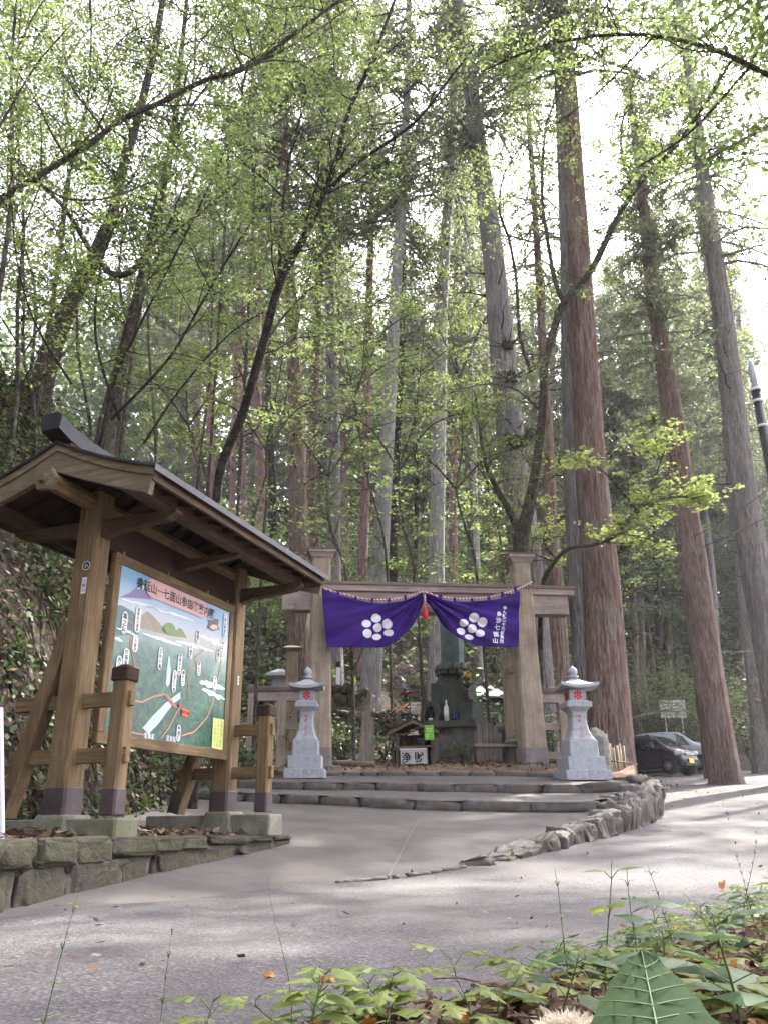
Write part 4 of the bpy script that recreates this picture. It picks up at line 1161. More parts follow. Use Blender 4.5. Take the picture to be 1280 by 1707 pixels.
for j in range(n):
    for i in range(n):
        u=2*i/(n-1)-1;v=2*j/(n-1)-1;e=max(abs(u),abs(v)); V.append((u*hw,v*hw,zt+.02+.46*(1-e)**1.15))
for j in range(n-1):
    for i in range(n-1): a=j*n+i; F.append([a,a+1,a+n+1,a+n])
b=len(V); V+=[(-hw,-hw,zt-.03),(hw,-hw,zt-.03),(hw,hw,zt-.03),(-hw,hw,zt-.03)]; F+=[[b,b+3,b+2,b+1],[0,n-1,b+1,b],[n-1,n*n-1,b+2,b+1],[n*n-1,n*(n-1),b+3,b+2],[n*(n-1),0,b,b+3]]
mb=MB(); mb.add(V,F); mb.build('roof',M['pale_roof'],ki)
mb=MB(); mb.lathe([(.20,zt+.42),(.10,zt+.50),(.04,zt+.62),(.012,zt+.80),(.004,zt+.86)],n=12); mb.build('finial',M['pale_roof'],ki)
# weathered stakes, dark slab, bench
def stakes(name,label,specs,D,zg,mat,w=.11):
    o0=P(specs[0][0],1260,D); o0.z=zg
    r=thing(name,label,'stakes',o0)
    for (px,pt_,pw,lean) in specs:
        b=P(px,1260,D); t=P(px+lean,pt_,D); ww=pw/1400*D
        mb=MB(); a=Vector((b.x,b.y,zg)); mb.beam(a-o0,Vector((t.x,t.y+random.uniform(-.05,.05),t.z))-o0,ww,.06,up=(0,1,0),bev=.01); mb.build('stake',mat,r)
    return r
M['grey_stake']=mat_wood('bleached stake wood',(.10,.085,.07),(.21,.185,.16),(.33,.30,.27))
stakes('stake_fence','row of bleached weathered stakes beside the memorial base',[(799,1198,8,-1),(808,1200,8,0),(816,1206,7,2),(824,1212,8,0),(833,1222,7,-2)],18.4,1.15,M['grey_stake'])
r=stakes('stump_stakes','cluster of rotten upright stakes at the foot of the pale trunk',[(604,1186,7,2),(609,1200,6,-1),(614,1178,9,0),(621,1196,6,-1),(599,1208,4,6)],17.6,1.1,M['grey_stake'])
ds=thing('dark_slab','upright dark stone slab beside the kiosk','stone slab',P(836,1262,19.2)); ds.location.z=1.25
mb=MB(); mb.rock((0,0,.42),(.32,.14,.95),seed=3,n=3,amp=.12); mb.build('slab',M['monument'],ds)
bn=thing('low_bench','low weathered plank bench behind the gate post','bench',(P(824,1285,17.4).x,17.4,zy(2.3,17.4)+.02),R(8))
mb=MB(); mb.box((.05,0,.38),(.95,.30,.06),bev=.01); mb.build('seat',M['grey_stake'],bn)
for x in (-.3,.35):
    mb=MB(); mb.box((x,0,.17),(.16,.24,.36)); mb.build('leg',M['old_wood'],bn)
bk=thing('bucket_lid','green tin lid lying at the end of the bench','lid',(P(852,1250,17.5).x,17.5,zy(2.3,17.5)+.44)); mb=MB(); mb.lathe([(.17,0),(.17,.02),(.1,.07),(.01,.09)],n=14); mb.build('lid',mat_plain('green tin',(.12,.14,.08),.5),bk)
lg=thing('fallen_log','thin dark log lying on the yard litter behind the lantern','log',(P(585,1275,16.6).x,16.6,zy(0,16.6)+.12)); mb=MB(); mb.tube([(-.5,0,.02),(0,.02,0),(.45,.05,-.02)],[.05,.06,.05],10); mb.build('log',M['old_wood'],lg)
wm=thing('marker_stake','white marker stake with black top on the slope','marker',P(564,1140,20.5)); mb=MB(); mb.box((0,0,-.25),(.10,.05,1.3)); mb.build('stake',M['white'],wm); mb=MB(); mb.box((0,0,.47),(.11,.06,.14)); mb.build('black_top',M['black'],wm)
# mossy dry stone walls on the yard slope
def drywall(label,px0,px1,pyt,pyb,D,seed):
    a=P(px0,pyt,D); b=P(px1,pyt,D); zb=P(px0,pyb,D).z; r=thing('dry_stone_wall',label,'stone wall',(a.x,D,zb)); g=random.Random(seed)
    nx=max(3,int((b.x-a.x)/.19)); nz=max(1,int((a.z-zb)/.14))
    mb=MB(); mb.box(((b.x-a.x)/2,.22,(a.z-zb)/2-.1),(b.x-a.x+.2,.3,a.z-zb+.1)); mb.build('core',M['mortar'],r)
    for j in range(nz):
        for i in range(nx):
            w=(b.x-a.x)/nx; h=(a.z-zb)/nz
            mb=MB(); mb.rock((0,0,0),(w*g.uniform(.7,1.5),.3,h*g.uniform(.7,1.6)),seed=seed+i+j*9,n=2,amp=.3)
            o=mb.build('stone',M['rubble'],r); o.location=((i+.5+g.uniform(-.4,.4))*w,g.uniform(-.07,.07)+j*.06,(j+.5+g.uniform(-.3,.3))*h); o.rotation_euler=(g.uniform(-.2,.2),g.uniform(-.2,.2),g.uniform(-.3,.3))
drywall('mossy dry stone wall on the slope seen through the gate, the upper one',552,612,1146,1172,20.2,11)
drywall('mossy dry stone wall on the slope seen through the gate, the lower one',555,660,1184,1222,19.4,23)

# standing lichen stone, bamboo screen round the cedar foot, left white panel
ls=thing('lichen_stone','tall mottled lichen covered stone standing beside the lantern','stone',P(1000,1292,15.5)); mb=MB(); mb.rock((0,0,.33),(.34,.3,.88),seed=8,n=3,amp=.25)
mb.build('stone',mat_stone('lichen stone',(.09,.085,.075),(.25,.24,.21),5,moss=(.45,.46,.40),bump=.8),ls)
bs=thing('bamboo_screen','screen of short upright bamboo canes bound round the big cedar foot','screen',P(1035,1300,15.9)); o0=bs.location.copy()
M['bamboo']=mat_wood('dry bamboo',(.12,.09,.06),(.27,.22,.15),(.40,.34,.25))
for k in range(19):
    t=k/18; px=1014+46*t; D=15.7+1.6*t*t; top=1226+38*t+random.uniform(-8,12)
    a=P(px,1299,D); b=P(px-6+random.uniform(-3,3),top,D+random.uniform(-.05,.08)); mb=MB(); mb.tube([a-o0-Vector((0,0,.1)),b-o0],.026,7); mb.build('cane',M['bamboo'],bs)
mb=MB(); mb.tube([P(1012,1268,15.64)-o0,P(1036,1270,16.02)-o0,P(1062,1274,17.2)-o0],.012,5); mb.build('binding',M['black'],bs)
wp=thing('white_panel','plain white metal panel sign at the edge of the view beside the plinth','panel',P(6,1489,5.35)); o0=wp.location.copy()
a=P(6,1489,5.35)-o0-Vector((0,0,.02)); b=P(1,1180,5.42)-o0
mb=MB(); mb.beam(a,b,.03,.03,up=(0,1,0)); mb.build('edge_tube',M['white'],wp)
mb=MB(); c=b-(b-a)*.42; mb.add([c+Vector((-.012,.004,0)),b+Vector((-.012,.004,0)),b+Vector((-.6,.004,.0)),c+Vector((-.6,.004,0)),c+Vector((-.012,.02,0)),b+Vector((-.012,.02,0)),b+Vector((-.6,.02,.0)),c+Vector((-.6,.02,0))],[[0,1,2,3],[4,7,6,5],[0,3,7,4],[1,5,6,2],[2,6,7,3],[0,4,5,1]]); mb.build('sheet',M['white'],wp)

# notice board up by the cars
nb=thing('notice_board','rust stained white notice board on two thin legs behind the cars','notice board',P(1126,1225,39))
zt=P(1126,1168,39).z-nb.location.z; zb=P(1126,1196,39).z-nb.location.z
mb=MB(); mb.box((0,0,(zt+zb)/2),(1.10,.04,zt-zb)); mb.build('board',M['rust_board'],nb)
mb=MB()
for z in (zt,zb): mb.box((0,-.03,z),(1.14,.03,.04))
for x in (-.56,.56): mb.box((x,-.03,(zt+zb)/2),(.04,.03,zt-zb))
mb.build('rim',M['white'],nb)
mb=MB()
for i in range(5): mb.box((0,-.024,zb+.12+i*.13),(.82,.004,.035))
mb.build('faded_lines',mat_plain('faded brown print',(.30,.24,.20),.8),nb)
for x in (-.38,.38):
    mb=MB(); mb.tube([(x,.03,-1.2),(x,.03,zt)],.025,8); mb.build('leg',M['white'],nb)
st=thing('wooden_prop','pale plank leaning on the slope between the far trunks','plank',P(1222,1225,40)); mb=MB(); mb.beam((-.15,0,-.4),(.35,0,.75),.10,.05); mb.build('plank',M['bamboo'],st)
st=thing('fallen_pole','long pale fallen pole lying across the slope above the dark car','pole',P(1075,1192,38)); mb=MB(); mb.tube([(-1.2,0,-.22),(1.0,.1,.22)],.05,8); mb.build('pole',M['bamboo'],st)

# ------------------------------------------------------------------ cars
def car_paint(name,col,fl):
    t=NT(name); b=t.n('ShaderNodeBsdfPrincipled'); b.inputs['Base Color'].default_value=(*col,1); b.inputs['Metallic'].default_value=fl; b.inputs['Roughness'].default_value=.3; b.inputs['Specular IOR Level'].default_value=.3
    b.inputs['Coat Weight'].default_value=.45; b.inputs['Coat Roughness'].default_value=.04; t.l(b.outputs[0],t.out.inputs[0]); return t.m
M['glass']=mat_plain('dark car glass',(.015,.017,.02),.05,.0,spec=.9)
M['tyre']=mat_plain('tyre rubber',(.02,.02,.021),.85,.1); M['alloy']=mat_plain('alloy wheel',(.45,.46,.48),.3,.05,metal=.8)
M['lens']=mat_plain('clear headlamp lens',(.55,.57,.6),.08,.05,spec=.8); M['plate']=mat_plain('yellow plate',(.78,.62,.04),.4,.03)
M['trim']=mat_plain('black plastic trim',(.02,.02,.022),.5,.1); M['chrome']=mat_plain('chrome strip',(.6,.6,.62),.12,.02,metal=1)
def car(label,loc,rz,L,W,H,paint,prof,beltz,hoodx,wx,kind):
    """local +x is forward. prof: list of (x, zbelt-ish outline of side) closed from rear bottom over the top to the front bottom"""
    root=thing('parked_car',label,'car',loc,rz,'cars parked at the forest edge')
    # body: stations along x; each station has a cross section
    st=prof  # (x, z_low, z_sh, z_top, half_w, half_top)
    n=len(st); K=9; V=[];F=[]
    for (x,zl,zs,zt,hw,ht) in st:
        sec=[(-hw*.90,zl),(-hw*.985,zl+.10),(-hw,zl+(zs-zl)*.55),(-hw*.97,zs),(-ht,zt-.035),(-ht*.80,zt),(0,zt+.012)]
        sec=sec+[(-a,b) for a,b in sec[-2::-1]]
        V+=[(x,a,b) for a,b in sec]
    K=13
    for i in range(n-1):
        for k in range(K-1): F.append([i*K+k,i*K+k+1,(i+1)*K+k+1,(i+1)*K+k])
        F.append([i*K,(i+1)*K,(i+1)*K+K-1,i*K+K-1])
    F.append(list(range(K))); F.append(list(range((n-1)*K,n*K))[::-1])
    mb=MB(); mb.add(V,F,0,True); body=mb.build('body',paint,root)
    me=body.data
    import bmesh
    bm=bmesh.new(); bm.from_mesh(me); bmesh.ops.recalc_face_normals(bm,faces=bm.faces)
    cl=bm.edges.layers.float.get('crease_edge') or bm.edges.layers.float.new('crease_edge')
    for e in bm.edges:
        if len(e.link_faces)==2 and e.calc_face_angle(0)>.55: e[cl]=.55
    bm.to_mesh(me); bm.free()
    sb=body.modifiers.new('sub','SUBSURF'); sb.levels=2; sb.render_levels=2
    def interp(x,i): xs_=[s[0] for s in st]; return float(np.interp(x,xs_,[s[i] for s in st]))
    # side windows and pillars, slightly proud panels that follow the cabin slope
    def side_panel(nm,x0,x1,f0,f1,mat,out,inset0=0,inset1=0,N=8):
        for s in (-1,1):
            vs=[];fs=[]
            for i in range(N+1):
                for f in (f0,f1):
                    x=x0+(x1-x0)*i/N + (inset0*(1-i/N)+inset1*i/N)*(f-f0)/(f1-f0)
                    zs=interp(x,2);zt=interp(x,3)-.035;hw=interp(x,4)*.97;ht=interp(x,5)
                    z=zs+(zt-zs)*f; y=hw+(ht-hw)*f+out; vs.append((x,s*y,z))
            for i in range(N): fs.append([2*i,2*i+2,2*i+3,2*i+1])
            mb=MB(); mb.add(vs,fs,0,True); mb.build(nm,mat,body)
    for (x0,x1,i0,i1) in kind['windows']: side_panel('side_window',x0,x1,.06,.90,M['glass'],-.004,i0,i1)
    # windscreen & rear screen panels
    def screen(nm,xa,xb,mat,ka=.93,out=.014):
        za,zb=interp(xa,3),interp(xb,3); vs=[];fs=[]; N=6
        for j in range(N+1):
            t=j/N; x=xa+(xb-xa)*t; z=interp(x,3)+out; w=interp(x,5)*ka
            for i in range(N+1):
                u=2*i/N-1; vs.append((x,w*u,z+.010*(1-u*u)-.03*max(0,abs(u)-.8)*2))
        for j in range(N):
            for i in range(N): a=j*(N+1)+i; fs.append([a,a+1,a+N+2,a+N+1])
        mb=MB(); mb.add(vs,fs,0,True); mb.build(nm,mat,body)
    screen('windscreen',kind['ws'][0],kind['ws'][1],M['glass'])
    xf=st[-1][0]; zf=st[-1]
    # face: lamps, grille, bumper opening, plate, badge strip
    for s in (-1,1):
        mb=MB(); mb.rock((0,0,0),(.36,.26,.17),seed=4,n=3,amp=.05); o=mb.build('headlight',M['lens'],body); o.location=(xf-.14,s*(W/2-.20),kind['lz']); o.rotation_euler=(0,R(-10),s*R(-38))
        mb=MB(); mb.box((0,0,0),(.10,.18,.11),bev=.03); o=mb.build('door_mirror',paint,body); o.location=(kind['ws'][0]-.10,s*(W/2+.06),kind['mz'])
        for x in kind['handles']:
            mb=MB(); mb.box((x,s*(interp(x,4)+.006),interp(x,2)-.10),(.16,.025,.028),bev=.005); mb.build('door_handle',M['chrome'],body)
        for x in kind['seams']:
            mb=MB(); mb.box((x,s*(interp(x,4)-.002),(interp(x,1)+interp(x,2))/2+.05),(.008,.02,interp(x,2)-interp(x,1)-.22)); mb.build('door_seam',M['black'],body)
    mb=MB(); mb.box((xf+.003,0,kind['lz']-.04),(.04,W*.42,.09),bev=.01); mb.build('grille',M['trim'],body)
    for dz in (.03,-.02):
        mb=MB(); mb.box((xf+.022,0,kind['lz']-.03+dz),(.018,W*.40,.014)); mb.build('grille_bar',M['chrome'],body)
    mb=MB(); mb.box((xf+.005,0,.33),(.05,W*.52,.13),bev=.02); mb.build('bumper_opening',M['trim'],body)
    mb=MB(); mb.box((xf+.045,.0,.44),(.012,.33,.165)); pl=mb.build('number_plate',M['plate'],body)
    mb=MB(); mb.box((xf+.02,.0,.44),(.05,.2,.1)); mb.build('plate_bracket',M['trim'],body)
    for x in (-wx[0],wx[1]):
        for s in (-1,1):
            # arch and wheel
            mb=MB(); mb.tube([(x,s*(W/2-.28),.29),(x,s*(W/2+.004),.29)],.335,26,cap=True); mb.build('wheel_arch',M['black'],root)
            mb=MB(); r0=.27; prof_=[(.17,-.08),(.24,-.085),(.268,-.06),(.275,0),(.268,.06),(.24,.085),(.17,.08)]
            vs=[];fs=[];Kk=28
            for (rr,yy) in prof_:
                for k in range(Kk): a=2*math.pi*k/Kk; vs.append((rr*math.cos(a),yy,rr*math.sin(a)))
            for i in range(len(prof_)-1):
                for k in range(Kk): fs.append([i*Kk+k,i*Kk+(k+1)%Kk,(i+1)*Kk+(k+1)%Kk,(i+1)*Kk+k])
            mb.add(vs,fs,0,True); ty=mb.build('wheel',M['tyre'],root); ty.location=(x,s*(W/2-.065),.275)
            mb=MB(); mb.tube([(0,s*.02,0),(0,s*.03,0)],.165,24); mb.tube([(0,s*.02,0),(0,s*.088,0)],.035,12)
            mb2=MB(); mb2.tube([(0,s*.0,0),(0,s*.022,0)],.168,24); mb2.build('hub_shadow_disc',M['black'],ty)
            mb3=MB()
            for k in range(10):
                a=2*math.pi*k/10; mb3.beam((.02*math.cos(a),s*.07,.02*math.sin(a)),(.17*math.cos(a),s*.066,.17*math.sin(a)),.028,.02,up=(0,1,0),bev=.004)
            vs=[];fs=[]
            for rr,yy in ((.158,.05),(.185,.088),(.172,.05)):
                for k in range(28): a=2*math.pi*k/28; vs.append((rr*math.cos(a),s*yy,rr*math.sin(a)))
            for i in range(2):
                for k in range(28): fs.append([i*28+k,i*28+(k+1)%28,(i+1)*28+(k+1)%28,(i+1)*28+k])
            mb3.add(vs,fs,0,True); mb3.tube([(0,s*.05,0),(0,s*.085,0)],.032,12); mb3.build('rim',M['alloy'],ty)
    return root
blackp=[(-1.68,.42,.80,1.0,.66,.52),(-1.62,.24,.92,1.34,.70,.55),(-1.45,.20,.95,1.46,.725,.57),(-.9,.19,.95,1.50,.735,.60),(-.2,.19,.94,1.51,.735,.60),(.35,.19,.93,1.46,.735,.59),(.62,.19,.92,1.36,.735,.59),(1.05,.20,.88,1.05,.73,.62),(1.18,.21,.86,.985,.725,.62),(1.48,.23,.78,.90,.70,.58),(1.62,.27,.68,.78,.64,.52),(1.68,.34,.56,.62,.56,.46)]
c1=P(1091,1297,34.2); c1z=z_road(c1.x,34.2)+.01
car('dark plum black hatchback parked with its yellow plate towards the road',(c1.x-.05,34.2,c1z),R(-50),3.39,1.475,1.5,car_paint('plum black paint',(.006,.004,.007),.0),blackp,.95,1.1,(1.12,1.18),
    dict(windows=[(-1.35,-.62,.12,0),(-.55,.12,0,0),(.18,.98,0,-.36)],ws=(.52,1.10),lz=.72,mz=.98,handles=(-.78,.02),seams=(-.58,.15,.95)))
silp=[(-1.68,.42,.85,1.05,.66,.54),(-1.62,.24,.98,1.44,.70,.58),(-1.45,.22,1.0,1.58,.725,.60),(-.9,.21,1.0,1.62,.735,.62),(-.2,.21,.99,1.62,.735,.62),(.40,.21,.98,1.56,.735,.61),(.62,.21,.97,1.46,.735,.60),(1.0,.22,.95,1.14,.73,.62),(1.14,.22,.93,1.06,.725,.63),(1.48,.24,.86,.99,.70,.60),(1.62,.28,.74,.86,.64,.54),(1.68,.34,.58,.66,.56,.46)]
c2=P(1133,1290,37.0); c2z=z_road(c2.x,37.0)+.01
car('steel blue hatchback parked beyond the dark one, nose behind a cedar trunk',(c2.x-.15,36.8,c2z+.05),R(-40),3.39,1.475,1.62,car_paint('steel blue paint',(.40,.44,.49),.3),silp,1,1.1,(1.12,1.18),
    dict(windows=[(-1.35,-.62,.12,0),(-.55,.12,0,0),(.18,.94,0,-.34)],ws=(.50,1.06),lz=.80,mz=1.04,handles=(-.78,.02),seams=(-.58,.15,.95)))

# ------------------------------------------------------------------ pole, cables, lamp on the cedar
up_=thing('utility_pole','slim grey topped utility pole with black lower sleeve standing beyond the road','utility pole',(P(1262,700,20).x,20.0,z_road(10,20)-.1))
xx=0; ztop=P(1255,598,20).z-up_.location.z; zs=P(1263,650,20).z-up_.location.z
mb=MB(); mb.tube([(0,0,zs-.1),(0,0,ztop-.25),(0,0,ztop)],[.10,.085,.035],12); mb.build('pole_top',mat_plain('zinc grey',(.42,.44,.50),.4,.1),up_)
mb=MB(); mb.tube([(0,0,0),(0,0,zs)],[.16,.115],12); mb.build('pole_shaft',M['black'],up_)
for dz in (0,-.35,-1.1):
    mb=MB(); mb.tube([(0,0,zs+dz-.03),(0,0,zs+dz+.03)],.15,12); mb.build('band',M['white'],up_)
up_.location.x=P(1257,640,20).x
def cable(label,a,b,sag,r=.012):
    a=Vector(a);b=Vector(b); t=thing('cable',label,'cable',a); mb=MB(); mb.tube([a.lerp(b,i/16)-a-Vector((0,0,sag*4*(i/16)*(1-i/16))) for i in range(17)],r,5); mb.build('wire',M['black'],t)
cable('thin black cable crossing the dark trunks towards the utility pole, the lower one',P(940,972,22),P(1300,850,20),.3)
cable('thin black cable crossing the dark trunks towards the utility pole, the upper one',P(940,960,22),P(1300,800,20),.5)
cable('thin cable stretched over the slope above the parked cars',P(1060,1052,30),P(1250,1085,34),.3)
lp=thing('tube_lamp','black tube lamp with a pale band fixed to the big cedar trunk','lamp',P(1018,892,16.6)); o0=lp.location.copy()
mb=MB(); mb.tube([(0,0,0),P(1050,862,16.2)-o0],.055,12); mb.build('tube',M['trim'],lp)
a=P(1024,886,16.52)-o0; b=P(1027,883.5,16.49)-o0
mb=MB(); mb.tube([a,b],.058,12); mb.build('band',M['white'],lp)
# ------------------------------------------------------------------ foliage materials
M['bark_red']=mat_bark('red cedar bark',(.075,.040,.030),(.27,.175,.14),(.50,.41,.36),16,lichen=(.30,.27,.24))
M['bark_grey']=mat_bark('grey cedar bark',(.10,.085,.078),(.29,.255,.24),(.50,.47,.455),16,lichen=(.33,.32,.28))
M['bark_pale']=mat_bark('pale flaking bark',(.20,.175,.17),(.44,.41,.40),(.66,.63,.62),14)
M['bark_pink']=mat_bark('pinkish young cedar bark',(.15,.075,.075),(.34,.20,.20),(.50,.37,.365),14)
M['bark_dark']=mat_bark('dark deciduous bark',(.018,.014,.011),(.055,.042,.034),(.115,.10,.085),9,zs=5)
M['bark_moss']=mat_bark('mottled maple bark',(.035,.028,.022),(.12,.10,.08),(.23,.21,.18),9,lichen=(.14,.15,.08),zs=5)
M['leaf_maple']=mat_leaf('fresh maple leaf',[(.09,.12,.055),(.13,.165,.072),(.17,.21,.095),(.225,.265,.13)],.55)
M['leaf_bright']=mat_leaf('sunny yellow green leaf',[(.165,.20,.075),(.22,.26,.095),(.29,.33,.13)],.6)
M['leaf_mid']=mat_leaf('mid green leaf',[(.055,.085,.035),(.09,.13,.05),(.135,.18,.075)],.5)
M['leaf_cedar']=mat_leaf('cedar spray',[(.065,.08,.055),(.10,.12,.08),(.145,.16,.115),(.20,.21,.16)],.45)
M['leaf_deep']=mat_leaf('deep shade leaf',[(.03,.045,.02),(.05,.075,.03),(.08,.11,.05),(.12,.16,.08)],.4)
M['leaf_shrub']=mat_leaf('glossy shrub leaf',[(.045,.07,.03),(.08,.12,.05),(.12,.165,.08),(.24,.28,.20)],.3,rough=.35,spec=.6)
M['leaf_bank']=mat_leaf('dark bank leaf',[(.02,.035,.012),(.04,.065,.02),(.07,.11,.035),(.10,.15,.06)],.3,rough=.55,spec=.25)
M['leaf_brown']=mat_leaf('dead leaf',[(.035,.02,.014),(.08,.048,.032),(.15,.10,.07),(.26,.19,.14)],.15,rough=.8)
M['leaf_orange']=mat_leaf('orange fallen leaf',[(.30,.10,.02),(.42,.18,.05),(.5,.28,.12)],.3)

# ------------------------------------------------------------------ trunks
def trunk_mb(pts,rad,n=18,rings=40,seed=0,fl=.07,flare=1.35,nf=9,fl_h=.06):
    """pts world points, rad at each; buttressed, fluted"""
    c=[Vector(p) for p in pts]
    q=[];rr=[]
    for i in range(rings):
        t=(i/(rings-1))**1.25
        s=t*(len(c)-1); k=min(int(s),len(c)-2); f=s-k
        p0=c[max(k-1,0)];p1=c[k];p2=c[k+1];p3=c[min(k+2,len(c)-1)]
        q.append(.5*((2*p1)+(-p0+p2)*f+(2*p0-5*p1+4*p2-p3)*f*f+(-p0+3*p1-3*p2+p3)*f**3))
        rr.append((rad[k]*(1-f)+rad[k+1]*f)*(1+(flare-1)*math.exp(-t/fl_h)))
    def fu(k,n_,i,m):
        a=2*math.pi*k/n_; t=i/m
        g=1+fl*(noise.noise(Vector((math.cos(a)*2.2,math.sin(a)*2.2,t*3+seed)))*1.2+noise.noise(Vector((math.cos(a)*nf,math.sin(a)*nf,t*5+seed)))*.6)
        g+=.18*math.exp(-t/fl_h)*math.sin(a*5+seed)
        return g
    mb=MB(); mb.tube(q,rr,n,cap=True,flute=fu); return mb,q,rr
def down_to_ground(p,extra=.25):
    return Vector((p.x,p.y,z_ground(p.x,p.y)-extra))

# ------------------------------------------------------------------ cedar crowns: four shapes, shared between trees
def cedar_crown(seed,h,rw,nb,leafn,size,sparse=0.0,droop=.5):
    g=np.random.default_rng(seed); C=[];Nn=[];S=[]; br=MB()
    for b in range(nb):
        t=g.random()**.85; z=h*t; L=rw*(1-.72*t)*g.uniform(.55,1.15)
        a=g.uniform(0,2*math.pi); up0=g.uniform(-.05,.35)
        pts=[]
        for i in range(6):
            s=i/5; pts.append(Vector((math.cos(a+.25*s)*L*s,math.sin(a+.25*s)*L*s,z+L*(up0*s-droop*s*s)+.15*math.sin(s*5+b))))
        br.tube(pts,[.045*(1-.8*i/5)*(1-.5*t)+.006 for i in range(6)],5,cap=False)
        n=int(leafn*L/rw*g.uniform(.5,1.3))
        s=.25+.78*g.random(n)**.75; k=np.minimum((s*5).astype(int),4); f=np.clip(s*5-k,0,1.2)
        pa=np.array([tuple(p) for p in pts]); c=pa[k]*(1-f)[:,None]+pa[np.minimum(k+1,5)]*f[:,None]
        # tufts hang in clusters round short side twigs
        tw=max(3,n//14); cid=g.integers(0,tw,n); off=g.normal(size=(tw,3))*np.array([.30,.30,.14])*(L/2.6+.25)
        ss=.2+.8*g.random(tw); kk=np.minimum((ss*5).astype(int),4); ff=ss*5-kk
        base=pa[kk]*(1-ff)[:,None]+pa[np.minimum(kk+1,5)]*ff[:,None]
        c=base[cid]+off[cid]+g.normal(size=(n,3))*np.array([.10,.10,.08])
        c[:,2]-=.12*g.random(n)
        C.append(c); Nn.append(g.normal(size=(n,3))*np.array([1,1,.8])); S.append(g.uniform(.6,1.3,n)*size)
    C=np.concatenate(C);Nn=np.concatenate(Nn);S=np.concatenate(S)
    V=leaves(C,Nn,S,NEED*np.array([1.5,1,1]),g=g)
    return np_mesh('cedar_foliage',V,4,M['leaf_cedar']), br.mesh('cedar_branches',M['bark_grey'])
CROWNS=[cedar_crown(1,14,3.2,120,270,.21),cedar_crown(2,17,2.7,130,250,.20,droop=.65),cedar_crown(3,12,3.6,110,300,.22,droop=.4),cedar_crown(4,19,2.4,120,210,.19,droop=.8)]
# dead snag branches on the bare part of a trunk
def snags(seed,h,n,L):
    g=random.Random(seed); mb=MB()
    for i in range(n):
        z=g.uniform(0,h); a=g.uniform(0,6.28); l=L*g.uniform(.3,1); d=Vector((math.cos(a),math.sin(a),0)); p=Vector((0,0,z)); pts=[p]
        for k in range(4): p=p+d*l/4+Vector((g.uniform(-.1,.1),g.uniform(-.1,.1),g.uniform(-.05,.14)))*l*.6; pts.append(p.copy())
        mb.tube(pts,[.035,.025,.018,.012,.005],4,cap=False)
        if l>L*.5:
            q=pts[2]; mb.tube([q,q+Vector((g.uniform(-.4,.4),g.uniform(-.4,.4),g.uniform(-.1,.3)))*l*.5],[.014,.004],4,cap=False)
    return mb.mesh('dead_branches',M['bark_dark'])
SNAGS=[snags(5,12,26,1.6),snags(6,12,34,1.1),snags(7,12,18,2.2)]
def cedar(label,pxs,D,widths,bark,H=None,crown=0,crown_from=.45,crown_s=1.0,detail=22,seed=1,group=None,snag=None,flare=1.3,base=None,name='cedar_tree',nf=9,fl=.08,rings=46):
    """pxs: photo pixels (px,py) up the trunk, the first at the foot; widths in photo pixels"""
    pts=[P(x,y,D) for x,y in pxs]
    rad=[w*.5*D/1400/ (ray(x,y).normalized().dot(fv)**0) for (x,y),w in zip(pxs,widths)]
    b=pts[0] if base is None else base
    foot=down_to_ground(b) 
    if foot.z<b.z-.02:
        slope=(pts[1]-pts[0]); slope=slope/max(.1,slope.z)
        foot=Vector((b.x,b.y,0))+slope*(foot.z-b.z)*.5; foot.z=z_ground(foot.x,foot.y)-.2
        pts=[foot]+pts; rad=[rad[0]*1.12]+rad
    top=pts[-1]; dirn=(pts[-1]-pts[-2]).normalized(); H=H or 26
    while top.z-foot.z<H:
        top=top+dirn.lerp(Vector((0,0,1)),.4)*3.0; pts.append(top); rad.append(max(.06,rad[-1]*.86))
    root=thing(name,label,'tree',foot,0,group)
    mb,q,rr=trunk_mb(pts,rad,detail,rings,seed,fl=fl,flare=flare,nf=nf); mb.shift(foot); mb.build('trunk',bark,root)
    zt=pts[-1].z-foot.z; z0=zt*crown_from
    # attach crown along the axis
    i0=min(range(len(q)),key=lambda i:abs(q[i].z-foot.z-z0)); a=q[i0]-foot; e=q[-1]-foot
    ch,(cm,bm)=[14,17,12,19][crown],CROWNS[crown]
    sc=(e.z-a.z+1.0)/ch
    ax=(e-a).normalized()
    o=link('crown',cm,root); o.location=a; o.rotation_euler=(ax.to_track_quat('Z','Y').to_euler()); o.scale=(crown_s,crown_s,sc)
    o2=link('branches',bm,root); o2.location=a; o2.rotation_euler=o.rotation_euler; o2.scale=(crown_s,crown_s,sc)
    if snag is not None:
        lo=q[min(range(len(q)),key=lambda i:abs(q[i].z-foot.z-z0*.35))]-foot
        axs=(a-lo).normalized(); s=link('dead_branches',SNAGS[snag],root); s.location=lo; s.rotation_euler=axs.to_track_quat('Z','Y').to_euler(); s.scale=(1,1,(a-lo).length/12)
    return root

BR,BG,BP,BK,BD=M['bark_red'],M['bark_grey'],M['bark_pale'],M['bark_pink'],M['bark_dark']
